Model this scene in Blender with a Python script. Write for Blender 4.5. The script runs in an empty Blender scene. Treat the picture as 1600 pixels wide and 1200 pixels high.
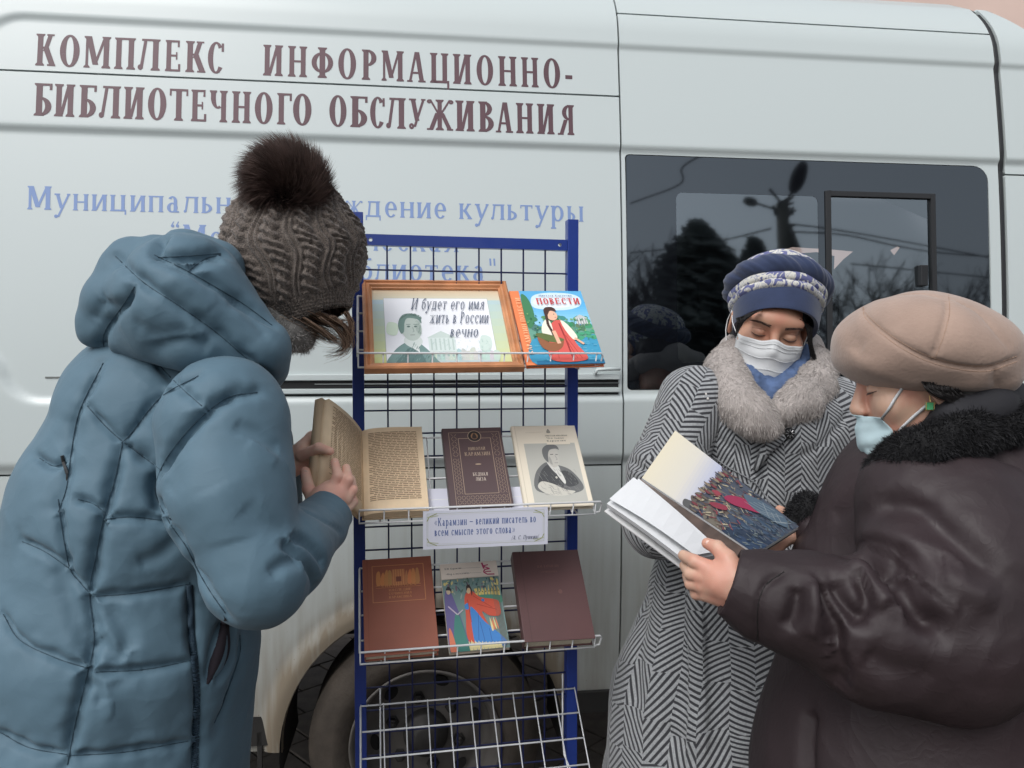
import bpy, bmesh, math, random
import numpy as np
from mathutils import Vector, Matrix, Euler
from mathutils.bvhtree import BVHTree
from mathutils.kdtree import KDTree

SC = bpy.context.scene
COL = SC.collection
R = math.radians

# ---------------------------------------------------------------- camera
PITCH = 2.0
CAM = Vector((0.0, 0.0, 1.46))
cd = bpy.data.cameras.new('camera'); cd.sensor_width = 36; cd.lens = 27.0
cd.clip_start = 0.05; cd.clip_end = 600
cam = bpy.data.objects.new('camera', cd); COL.objects.link(cam)
cam.location = CAM; cam.rotation_euler = (R(90 - PITCH), 0, 0)
SC.camera = cam

# ---------------------------------------------------------------- sky, sun, exposure
SUN_EL, SUN_AZ = 48.0, -150.0          # high, behind the camera and to its left, through cloud
world = bpy.data.worlds.new('World'); SC.world = world; world.use_nodes = True
wt = world.node_tree
sky = wt.nodes.new('ShaderNodeTexSky'); sky.sky_type = 'NISHITA'; sky.sun_disc = False
sky.sun_elevation = R(SUN_EL); sky.sun_rotation = R(SUN_AZ)
sky.dust_density = 4.0; sky.air_density = 1.0; sky.ozone_density = 1.0
hs = wt.nodes.new('ShaderNodeHueSaturation'); hs.inputs['Saturation'].default_value = 0.22
tint = wt.nodes.new('ShaderNodeMix'); tint.data_type = 'RGBA'; tint.blend_type = 'MULTIPLY'
tint.inputs[0].default_value = 1.0; tint.inputs[7].default_value = (0.985, 1.0, 1.02, 1)
bg = wt.nodes['Background']; bg.inputs['Strength'].default_value = 0.15
wt.links.new(sky.outputs[0], hs.inputs['Color']); wt.links.new(hs.outputs[0], tint.inputs[6])
wt.links.new(tint.outputs[2], bg.inputs['Color'])
sd = bpy.data.lights.new('sun', 'SUN'); sd.energy = 0.55; sd.angle = R(35); sd.color = (1.0, 0.97, 0.93)
sun = bpy.data.objects.new('sun', sd); COL.objects.link(sun)
_el, _az = R(SUN_EL), R(SUN_AZ)
sun_dir = Vector((math.sin(_az) * math.cos(_el), math.cos(_az) * math.cos(_el), math.sin(_el)))
sun.rotation_euler = sun_dir.to_track_quat('Z', 'Y').to_euler()
SC.view_settings.view_transform = 'Standard'; SC.view_settings.look = 'None'
SC.view_settings.exposure = 0.30; SC.view_settings.gamma = 1.0; SC.view_settings.use_curve_mapping = False
SC.render.engine = 'CYCLES'; SC.cycles.use_denoising = True
SC.cycles.max_bounces = 8; SC.cycles.transparent_max_bounces = 12

# ---------------------------------------------------------------- pixel and plane geometry
_cp, _sp = math.cos(R(PITCH)), math.sin(R(PITCH))
FWD = Vector((0, _cp, -_sp)); UPV = Vector((0, _sp, _cp)); RGT = Vector((1, 0, 0))
def ray(px, py): return FWD + RGT * ((px - 800) / 1200) - UPV * ((py - 600) / 1200)
def P(px, py, d): return CAM + ray(px, py) * d
def hit_plane(px, py, o, n):
    r = ray(px, py); return CAM + r * ((o - CAM).dot(n) / r.dot(n))
def to_px(p):
    q = Vector(p) - CAM; d = q.dot(FWD); return 800 + 1200 * q.x / d, 600 - 1200 * q.dot(UPV) / d, d

# ---------------------------------------------------------------- objects and their properties
def tag(o, label=None, cat=None, group=None, kind=None):
    if label: o['label'] = label
    if cat: o['category'] = cat
    if group: o['group'] = group
    if kind: o['kind'] = kind
    return o
def thing(name, label, cat, loc=(0, 0, 0), rot=(0, 0, 0), group=None):
    o = bpy.data.objects.new(name, None); COL.objects.link(o); o.location = loc; o.rotation_euler = rot
    o.empty_display_size = 0.05
    return tag(o, label, cat, group)
def link(name, me, parent=None, mat=None, smooth=False):
    o = bpy.data.objects.new(name, me); COL.objects.link(o)
    if mat is not None:
        for m in (mat if isinstance(mat, (list, tuple)) else [mat]): me.materials.append(m)
    if parent is not None: o.parent = parent
    if smooth: me.shade_smooth()
    return o
def world_child(name, me, parent, mat=None, smooth=False):
    """mesh given in world space, parented to a placed Empty"""
    M = Matrix.LocRotScale(parent.location, parent.rotation_euler, None)
    if parent.parent is not None:
        q = parent.parent
        M = Matrix.LocRotScale(q.location, q.rotation_euler, None) @ M
    me.transform(M.inverted())
    return link(name, me, parent, mat, smooth)
def share(src, name, parent, loc=None, rot=None):
    o = bpy.data.objects.new(name, src.data); COL.objects.link(o); o.parent = parent
    if loc is not None: o.location = loc
    if rot is not None: o.rotation_euler = rot
    return o

# ---------------------------------------------------------------- materials
def lin(c):
    c = c / 255.0
    return c / 12.92 if c <= 0.04045 else ((c + 0.055) / 1.055) ** 2.4
def rgb(r, g, b, k=1.0): return (lin(r) * k, lin(g) * k, lin(b) * k, 1)
_mats = {}
def mat(name, col, rough=0.6, metal=0.0, spec=0.5, var=0.0, vscale=8.0, bump=0.0, bscale=60.0, bdist=0.0, sheen=0.0, coat=0.0, sss=0.0, detail=4.0):
    if name in _mats: return _mats[name]
    m = bpy.data.materials.new(name); m.use_nodes = True; nt = m.node_tree; b = nt.nodes['Principled BSDF']
    b.inputs['Base Color'].default_value = col; b.inputs['Roughness'].default_value = rough
    b.inputs['Metallic'].default_value = metal; b.inputs['Specular IOR Level'].default_value = spec
    b.inputs['Sheen Weight'].default_value = sheen; b.inputs['Coat Weight'].default_value = coat
    if sss:
        b.inputs['Subsurface Weight'].default_value = sss
        b.inputs['Subsurface Radius'].default_value = (0.012, 0.005, 0.003); b.inputs['Subsurface Scale'].default_value = 1.0
    tc = nt.nodes.new('ShaderNodeTexCoord')
    if var:
        n = nt.nodes.new('ShaderNodeTexNoise'); n.inputs['Scale'].default_value = vscale; n.inputs['Detail'].default_value = detail
        nt.links.new(tc.outputs['Object'], n.inputs['Vector'])
        mr = nt.nodes.new('ShaderNodeMapRange'); mr.inputs[1].default_value = 0.3; mr.inputs[2].default_value = 0.7
        mr.inputs[3].default_value = 1 - var; mr.inputs[4].default_value = 1 + var * 0.6
        nt.links.new(n.outputs['Fac'], mr.inputs[0])
        mx = nt.nodes.new('ShaderNodeVectorMath'); mx.operation = 'SCALE'
        mx.inputs[0].default_value = col[:3]; nt.links.new(mr.outputs[0], mx.inputs['Scale'])
        nt.links.new(mx.outputs[0], b.inputs['Base Color'])
    if bump:
        n2 = nt.nodes.new('ShaderNodeTexNoise'); n2.inputs['Scale'].default_value = bscale; n2.inputs['Detail'].default_value = 5; n2.inputs['Distortion'].default_value = bdist
        nt.links.new(tc.outputs['Object'], n2.inputs['Vector'])
        bp = nt.nodes.new('ShaderNodeBump'); bp.inputs['Strength'].default_value = 1.0; bp.inputs['Distance'].default_value = bump
        nt.links.new(n2.outputs['Fac'], bp.inputs['Height']); nt.links.new(bp.outputs[0], b.inputs['Normal'])
    _mats[name] = m
    return m

def crinkle(m, layers):
    """sharp cloth creases: ridged noise used as bump only; layers = (scale, depth, distortion)"""
    nt = m.node_tree; b = nt.nodes['Principled BSDF']; tc = nt.nodes.new('ShaderNodeTexCoord'); prev = None
    for l in list(b.inputs['Normal'].links): prev = l.from_socket; nt.links.remove(l)
    for sc_, dep, dis in layers:
        n = nt.nodes.new('ShaderNodeTexNoise'); n.noise_type = 'RIDGED_MULTIFRACTAL'; n.inputs['Scale'].default_value = sc_; n.inputs['Detail'].default_value = 2.5; n.inputs['Distortion'].default_value = dis
        n.inputs['Offset'].default_value = 0.9; n.inputs['Gain'].default_value = 1.2
        nt.links.new(tc.outputs['Object'], n.inputs['Vector']); bp = nt.nodes.new('ShaderNodeBump'); bp.inputs['Distance'].default_value = dep; nt.links.new(n.outputs['Fac'], bp.inputs['Height'])
        if prev is not None: nt.links.new(prev, bp.inputs['Normal'])
        prev = bp.outputs[0]
    nt.links.new(prev, b.inputs['Normal'])

# ---------------------------------------------------------------- basic mesh builders
class MB:
    def __init__(s): s.v = []; s.f = []; s.m = []
    def add(s, vs, fs, mi=0):
        n = len(s.v); s.v += [tuple(v) for v in vs]; s.f += [tuple(n + i for i in f) for f in fs]; s.m += [mi] * len(fs)
    def box(s, x0, x1, y0, y1, z0, z1, mi=0):
        s.add([(x0, y0, z0), (x1, y0, z0), (x1, y1, z0), (x0, y1, z0), (x0, y0, z1), (x1, y0, z1), (x1, y1, z1), (x0, y1, z1)],
              [(0, 3, 2, 1), (4, 5, 6, 7), (0, 1, 5, 4), (1, 2, 6, 5), (2, 3, 7, 6), (3, 0, 4, 7)], mi)
    def tube(s, pts, r, n=8, mi=0, cap=True, closed=False):
        pts = [Vector(p) for p in pts]; rs = r if isinstance(r, (list, tuple)) else [r] * len(pts)
        vs = []; N = len(pts); up = None
        for i, p in enumerate(pts):
            a = pts[(i - 1) % N] if (i > 0 or closed) else p; b = pts[(i + 1) % N] if (i < N - 1 or closed) else p
            t = (b - a).normalized()
            if up is None:
                up = Vector((0, 0, 1)) if abs(t.z) < 0.9 else Vector((1, 0, 0))
            sx = t.cross(up)
            if sx.length < 1e-6: sx = t.orthogonal()
            sx.normalize(); up = sx.cross(t).normalized()
            for k in range(n):
                an = 2 * math.pi * k / n
                vs.append(p + (sx * math.cos(an) + up * math.sin(an)) * rs[i])
        fs = []
        for i in range(N if closed else N - 1):
            j = (i + 1) % N
            for k in range(n): fs.append((i * n + k, i * n + (k + 1) % n, j * n + (k + 1) % n, j * n + k))
        if cap and not closed: fs += [tuple(range(n))[::-1], tuple((N - 1) * n + k for k in range(n))]
        s.add(vs, fs, mi)
    def lathe(s, prof, n=48, axis='y', mi=0, closed=False):
        vs = []
        for r, h in prof:
            for k in range(n):
                an = 2 * math.pi * k / n
                if axis == 'y': vs.append((r * math.cos(an), h, r * math.sin(an)))
                else: vs.append((r * math.cos(an), r * math.sin(an), h))
        fs = []
        for i in range(len(prof) - 1):
            for k in range(n): fs.append((i * n + k, (i + 1) * n + k, (i + 1) * n + (k + 1) % n, i * n + (k + 1) % n))
        s.add(vs, fs, mi)
    def mesh(s, name='m'):
        me = bpy.data.meshes.new(name); me.from_pydata(s.v, [], s.f)
        if any(s.m): me.polygons.foreach_set('material_index', s.m)
        me.update(); return me
    def build(s, name, mt, parent=None, smooth=False, bevel=0.0, fix=True):
        me = s.mesh(name)
        if bevel or fix:
            bm = bmesh.new(); bm.from_mesh(me)
            if bevel:
                bmesh.ops.remove_doubles(bm, verts=bm.verts, dist=1e-6)
                bmesh.ops.bevel(bm, geom=[e for e in bm.edges if len(e.link_faces) == 2 and e.calc_face_angle(0) > 0.6], offset=bevel, segments=2, affect='EDGES', profile=0.6)
            if fix: bmesh.ops.recalc_face_normals(bm, faces=bm.faces)
            bm.to_mesh(me); bm.free()
        if smooth: me.shade_smooth()
        return link(name, me, parent, mt)

# ---------------------------------------------------------------- signed-distance modelling
def smin(a, b, k):
    if k <= 0: return np.minimum(a, b)
    h = np.clip(0.5 + 0.5 * (b - a) / k, 0, 1); return b * (1 - h) + a * h - k * h * (1 - h)
def smax(a, b, k): return -smin(-a, -b, k)
class SDF:
    """list of primitives; evaluated block by block on a grid, then surface nets"""
    def __init__(s): s.p = []
    def cap(s, a, b, ra, rb=None, k=0.02, op='+', flat=None):
        s.p.append(('cap', Vector(a), Vector(b), ra, ra if rb is None else rb, k, op, flat)); return s
    def ell(s, c, r, rot=(0, 0, 0), k=0.02, op='+'):
        M = rot if isinstance(rot, Matrix) else Euler([R(q) for q in rot]).to_matrix()
        s.p.append(('ell', Vector(c), Vector(r) if not isinstance(r, (int, float)) else Vector((r, r, r)), M, k, op)); return s
    def chain(s, pts, rs, k=0.02, op='+', flat=None):
        for i in range(len(pts) - 1): s.cap(pts[i], pts[i + 1], rs[i], rs[i + 1], k, op, flat)
        return s
    def plane(s, o, n, k=0.005):      # keep the side n points away from
        s.p.append(('pl', Vector(o), Vector(n).normalized(), k)); return s
    def bounds(s):
        lo = np.array([1e9] * 3); hi = -lo
        for q in s.p:
            if q[0] == 'cap' and q[6] == '+':
                for c, r in ((q[1], q[3]), (q[2], q[4])): lo = np.minimum(lo, np.array(c) - r); hi = np.maximum(hi, np.array(c) + r)
            if q[0] == 'ell' and q[5] == '+':
                r = max(q[2]); lo = np.minimum(lo, np.array(q[1]) - r); hi = np.maximum(hi, np.array(q[1]) + r)
        return lo, hi
    def field(s, lo, shape, h):
        F = np.full(shape, 0.5, np.float32)
        for q in s.p:
            if q[0] == 'pl':
                X, Y, Z = [lo[i] + h * np.arange(shape[i], dtype=np.float32) for i in range(3)]
                d = (X[:, None, None] - q[1].x) * q[2].x + (Y[None, :, None] - q[1].y) * q[2].y + (Z[None, None, :] - q[1].z) * q[2].z
                F = smax(F, d.astype(np.float32), q[3]); continue
            k = q[5] if q[0] == 'cap' else q[4]; op = q[6] if q[0] == 'cap' else q[5]
            mg = k + 3 * h
            if q[0] == 'cap':
                rr = max(q[3], q[4]); a = np.minimum(np.array(q[1]), np.array(q[2])) - rr - mg; b = np.maximum(np.array(q[1]), np.array(q[2])) + rr + mg
            else:
                ext = np.array([math.sqrt(sum((q[3][i][j] * q[2][j]) ** 2 for j in range(3))) for i in range(3)])
                a = np.array(q[1]) - ext - mg; b = np.array(q[1]) + ext + mg
            i0 = np.maximum(0, np.floor((a - lo) / h).astype(int)); i1 = np.minimum(shape, np.ceil((b - lo) / h).astype(int) + 1)
            if np.any(i1 <= i0): continue
            X, Y, Z = [(lo[i] + h * np.arange(i0[i], i1[i], dtype=np.float32)) for i in range(3)]
            X = X[:, None, None]; Y = Y[None, :, None]; Z = Z[None, None, :]
            if q[0] == 'cap':
                A, B = q[1], q[2]; ba = B - A; L2 = max(ba.dot(ba), 1e-9)
                px, py, pz = X - A.x, Y - A.y, Z - A.z
                t = np.clip((px * ba.x + py * ba.y + pz * ba.z) / L2, 0, 1)
                fl = q[7]
                dx, dy, dz = px - t * ba.x, py - t * ba.y, pz - t * ba.z
                if fl is not None:      # fl = (direction, factor<1): section squashed along the direction
                    n, f = Vector(fl[0]).normalized(), fl[1]
                    dn = dx * n.x + dy * n.y + dz * n.z; g = dn * (1 / f - 1)
                    dx, dy, dz = dx + g * n.x, dy + g * n.y, dz + g * n.z
                d = np.sqrt(dx * dx + dy * dy + dz * dz) - (q[3] + t * (q[4] - q[3]))
            else:
                M = q[3]; px, py, pz = X - q[1].x, Y - q[1].y, Z - q[1].z
                r = q[2]; k0 = 0; k1 = 0
                for j in range(3):
                    l = px * M[0][j] + py * M[1][j] + pz * M[2][j]
                    k0 = k0 + (l / r[j]) ** 2; k1 = k1 + (l / r[j] ** 2) ** 2
                k0 = np.sqrt(k0); k1 = np.sqrt(k1) + 1e-9
                d = k0 * (k0 - 1) / k1
            d = np.broadcast_to(d, tuple(i1 - i0)).astype(np.float32)
            sl = tuple(slice(i0[i], i1[i]) for i in range(3))
            F[sl] = smin(F[sl], d, k) if op == '+' else smax(F[sl], -d, k)
        return F
    def mesh(s, h, lo=None, hi=None, post=None):
        L, H = s.bounds()
        if lo is not None: L = np.maximum(L, lo)
        if hi is not None: H = np.minimum(H, hi)
        L = L - 4 * h; H = H + 4 * h; shape = np.ceil((H - L) / h).astype(int) + 1
        F = s.field(L, shape, h)
        if post: F = post(F, L, h)
        F[0] = F[-1] = 1; F[:, 0] = F[:, -1] = 1; F[:, :, 0] = F[:, :, -1] = 1
        return surface_nets(F, L, h)
def surface_nets(F, L, h):
    S = F < 0
    c = np.zeros(tuple(n - 1 for n in F.shape), np.int8)
    for dx in (0, 1):
        for dy in (0, 1):
            for dz in (0, 1): c += S[dx:F.shape[0] - 1 + dx, dy:F.shape[1] - 1 + dy, dz:F.shape[2] - 1 + dz]
    act = (c > 0) & (c < 8); I = np.argwhere(act); n = len(I)
    idx = np.full(act.shape, -1, np.int32); idx[act] = np.arange(n)
    acc = np.zeros((n, 3)); cnt = np.zeros(n)
    cor = [(a, b, d) for a in (0, 1) for b in (0, 1) for d in (0, 1)]
    for a in cor:
        for ax in range(3):
            if a[ax]: continue
            b = list(a); b[ax] = 1
            fa = F[I[:, 0] + a[0], I[:, 1] + a[1], I[:, 2] + a[2]]; fb = F[I[:, 0] + b[0], I[:, 1] + b[1], I[:, 2] + b[2]]
            m = (fa < 0) != (fb < 0); t = np.where(m, fa / np.where(m, fa - fb, 1), 0)
            p = np.array(a, float)[None].repeat(n, 0); p[:, ax] += t
            acc[m] += p[m]; cnt[m] += 1
    V = (I + acc / cnt[:, None]) * h + L
    faces = []
    for ax in range(3):
        o1, o2 = [(1, 2), (2, 0), (0, 1)][ax]
        sl0 = [slice(None)] * 3; sl1 = [slice(None)] * 3; sl0[ax] = slice(0, -1); sl1[ax] = slice(1, None)
        A, B = S[tuple(sl0)], S[tuple(sl1)]
        for flip in (0, 1):
            E = np.argwhere(A & ~B) if not flip else np.argwhere(~A & B)
            if not len(E): continue
            q = []
            for u, v in ((0, 0), (1, 0), (1, 1), (0, 1)):
                e = E.copy(); e[:, o1] -= 1 - u; e[:, o2] -= 1 - v; q.append(idx[e[:, 0], e[:, 1], e[:, 2]])
            q = np.stack(q, 1)
            if flip: q = q[:, ::-1]
            faces.append(q)
    return V, np.concatenate(faces)
def np_mesh(name, V, Fq):
    me = bpy.data.meshes.new(name); n = len(V); k = Fq.shape[1]
    me.vertices.add(n); me.vertices.foreach_set('co', np.asarray(V, np.float32).ravel())
    me.loops.add(Fq.size); me.loops.foreach_set('vertex_index', Fq.astype(np.int32).ravel())
    me.polygons.add(len(Fq)); me.polygons.foreach_set('loop_start', np.arange(0, Fq.size, k, dtype=np.int32))
    me.update(calc_edges=True); me.validate(); return me
def join_np(parts):
    V = []; Fs = []; n = 0
    for v, f in parts: V.append(v); Fs.append(f + n); n += len(v)
    return np.concatenate(V), np.concatenate(Fs)
def vnormals(V, Fq):
    N = np.zeros_like(V); a = V[Fq[:, 2]] - V[Fq[:, 0]]; b = V[Fq[:, 3 % Fq.shape[1]]] - V[Fq[:, 1]]
    fn = np.cross(a, b)
    for i in range(Fq.shape[1]): np.add.at(N, Fq[:, i], fn)
    return N / (np.linalg.norm(N, axis=1, keepdims=True) + 1e-12)
def laplace(V, Fq, it=2, w=0.5):
    E = np.concatenate([Fq[:, [i, (i + 1) % Fq.shape[1]]] for i in range(Fq.shape[1])])
    for _ in range(it):
        A = np.zeros_like(V); C = np.zeros(len(V))
        np.add.at(A, E[:, 0], V[E[:, 1]]); np.add.at(C, E[:, 0], 1)
        V = V * (1 - w) + w * A / np.maximum(C, 1)[:, None]
    return V
def bvh_of(V, Fq): return BVHTree.FromPolygons([tuple(v) for v in V], [tuple(int(i) for i in f) for f in Fq])
def resample(pts, step):
    out = []
    for i in range(len(pts) - 1):
        a, b = np.array(pts[i], float), np.array(pts[i + 1], float); n = max(1, int(np.linalg.norm(b - a) / step))
        for j in range(n): out.append(a + (b - a) * j / n)
    out.append(np.array(pts[-1], float)); return np.array(out)
def smooth_path(pts, n=10):
    """Catmull-Rom through points of any dimension"""
    p = [np.array(q, float) for q in pts]; p = [2 * p[0] - p[1]] + p + [2 * p[-1] - p[-2]]; out = []
    for i in range(1, len(p) - 2):
        for j in range(n):
            t = j / n; out.append(0.5 * (2 * p[i] + (p[i + 1] - p[i - 1]) * t + (2 * p[i - 1] - 5 * p[i] + 4 * p[i + 1] - p[i + 2]) * t * t + (3 * p[i] - p[i - 1] - 3 * p[i + 1] + p[i + 2]) * t ** 3))
    out.append(p[-2]); return out
def near_curves(V, bvh, curves, reach=0.12):
    """curves: list of (pixel polyline, depth, width). They are laid on the surface; returns distance, depth, width, fade per vertex"""
    pts = []; info = []
    for pl, dep, wid in curves:
        sm = resample(smooth_path(pl, 8), 2.0); n = len(sm)
        for i, (x, y) in enumerate(sm):
            r = ray(x, y); h = bvh.ray_cast(CAM, r.normalized())
            if h[0] is None: continue
            pts.append(h[0]); t = i / max(1, n - 1); info.append((dep, wid, min(1.0, t * 7 + 0.25, (1 - t) * 7 + 0.25)))
    D = np.full(len(V), 9.0); I = np.zeros((len(V), 3))
    if not pts: return D, I
    kd = KDTree(len(pts))
    for i, p in enumerate(pts): kd.insert(p, i)
    kd.balance(); lo = np.array(pts).min(0) - reach; hi = np.array(pts).max(0) + reach
    for i in np.nonzero(np.all((V > lo) & (V < hi), axis=1))[0]:
        c, j, d = kd.find(V[i]); D[i] = d; I[i] = info[j]
    return D, I
def emboss(V, Fq, seams, creases=(), puff=0.0, puff_w=0.05):
    bvh = bvh_of(V, Fq); N = vnormals(V, Fq); disp = np.zeros(len(V))
    if seams:
        D, I = near_curves(V, bvh, seams)
        w = np.maximum(I[:, 1], 1e-4)
        disp -= I[:, 0] * I[:, 2] * np.exp(-(D / w) ** 2)
        if puff: disp += puff * np.where(D < 8, 1 - np.exp(-(D / puff_w)), 0) * np.where(D < 8, np.exp(-(D / 0.22) ** 2), 0)
    for grp in creases:
        D, I = near_curves(V, bvh, grp, 0.08); w = np.maximum(I[:, 1], 1e-4)
        disp -= I[:, 0] * I[:, 2] * np.exp(-(D / w) ** 2)
    return V + N * disp[:, None], (near_curves(V, bvh, seams)[0] if seams else None)

# ---------------------------------------------------------------- fur: many tapered blades rooted on a surface
def fur(name, roots, normals, length, comb, mt, parent, width=0.0007, jitter=0.35, seed=1, segs=2, droop=0.0, lenvar=0.35):
    rg = np.random.default_rng(seed); n = len(roots); roots = np.asarray(roots); normals = np.asarray(normals)
    c = np.asarray(comb, float); c = c if c.ndim == 2 else np.tile(c, (n, 1))
    d = normals + c + rg.normal(0, jitter, (n, 3)); d /= np.linalg.norm(d, axis=1, keepdims=True)
    L = length * (1 + rg.uniform(-lenvar, lenvar, n))
    side = np.cross(d, rg.normal(0, 1, (n, 3))); side /= np.linalg.norm(side, axis=1, keepdims=True)
    V = []; wid = width * rg.uniform(0.7, 1.3, n)
    for s in range(segs + 1):
        t = s / segs; p = roots + d * (L * t)[:, None] + c * (L * t * t * 0.45)[:, None]; p[:, 2] -= droop * L * t * t
        if s == segs: V.append(p)
        else:
            ww = (wid * (1 - 0.55 * t))[:, None]; V.append(p - side * ww); V.append(p + side * ww)
    k = 2 * segs + 1; VV = np.stack(V, 1).reshape(-1, 3); base = np.arange(n)[:, None] * k; F = []
    for s in range(segs - 1):
        F.append(base + np.array([[2 * s, 2 * s + 1, 2 * s + 3]])); F.append(base + np.array([[2 * s, 2 * s + 3, 2 * s + 2]]))
    F.append(base + np.array([[2 * segs - 2, 2 * segs - 1, 2 * segs]]))
    me = np_mesh(name, VV, np.concatenate(F))
    return world_child(name, me, parent, mt) if parent is not None else link(name, me, None, mt)
def sample_surface(V, Fq, n, seed=0, keep=None):
    rg = np.random.default_rng(seed)
    T = np.concatenate([Fq[:, [0, 1, 2]], Fq[:, [0, 2, 3]]]) if Fq.shape[1] == 4 else Fq
    A = np.cross(V[T[:, 1]] - V[T[:, 0]], V[T[:, 2]] - V[T[:, 0]]); ar = np.linalg.norm(A, axis=1)
    i = rg.choice(len(T), n, p=ar / ar.sum()); u = rg.random((n, 2)); s = u.sum(1) > 1; u[s] = 1 - u[s]
    p = V[T[i, 0]] + (V[T[i, 1]] - V[T[i, 0]]) * u[:, :1] + (V[T[i, 2]] - V[T[i, 0]]) * u[:, 1:]
    nn = A[i] / ar[i][:, None]
    if keep is not None: m = keep(p); p, nn = p[m], nn[m]
    return p, nn

# ---------------------------------------------------------------- lettering
# serif capitals drawn as strokes; unit cap height, list of polygons, and a width
def _ring(cx, cy, rx, ry, w, t, a0=0, a1=360, n=28):
    out = []
    for i in range(n):
        p = []
        for a in (a0 + (a1 - a0) * i / n, a0 + (a1 - a0) * (i + 1) / n):
            c, s_ = math.cos(R(a)), math.sin(R(a)); p.append(((cx + rx * c, cy + ry * s_), (cx + (rx - w) * c, cy + (ry - t) * s_)))
        out.append([p[0][0], p[1][0], p[1][1], p[0][1]])
    return out
def _r(x0, y0, x1, y1): return [[(x0, y0), (x1, y0), (x1, y1), (x0, y1)]]
def _stem(x, y0, y1, w, sf=0.05, bot=True, top=True, st=0.055):
    o = _r(x, y0, x + w, y1)
    if bot: o += [[(x - sf, y0), (x + w + sf, y0), (x + w + sf, y0 + st * .7), (x + w, y0 + st * 1.7), (x, y0 + st * 1.7), (x - sf, y0 + st * .7)]]
    if top: o += [[(x - sf, y1 - st * .7), (x, y1 - st * 1.7), (x + w, y1 - st * 1.7), (x + w + sf, y1 - st * .7), (x + w + sf, y1), (x - sf, y1)]]
    return o
def _d(x0, y0, x1, y1, w): return [[(x0, y0), (x0 + w, y0), (x1 + w, y1), (x1, y1)]]
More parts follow.
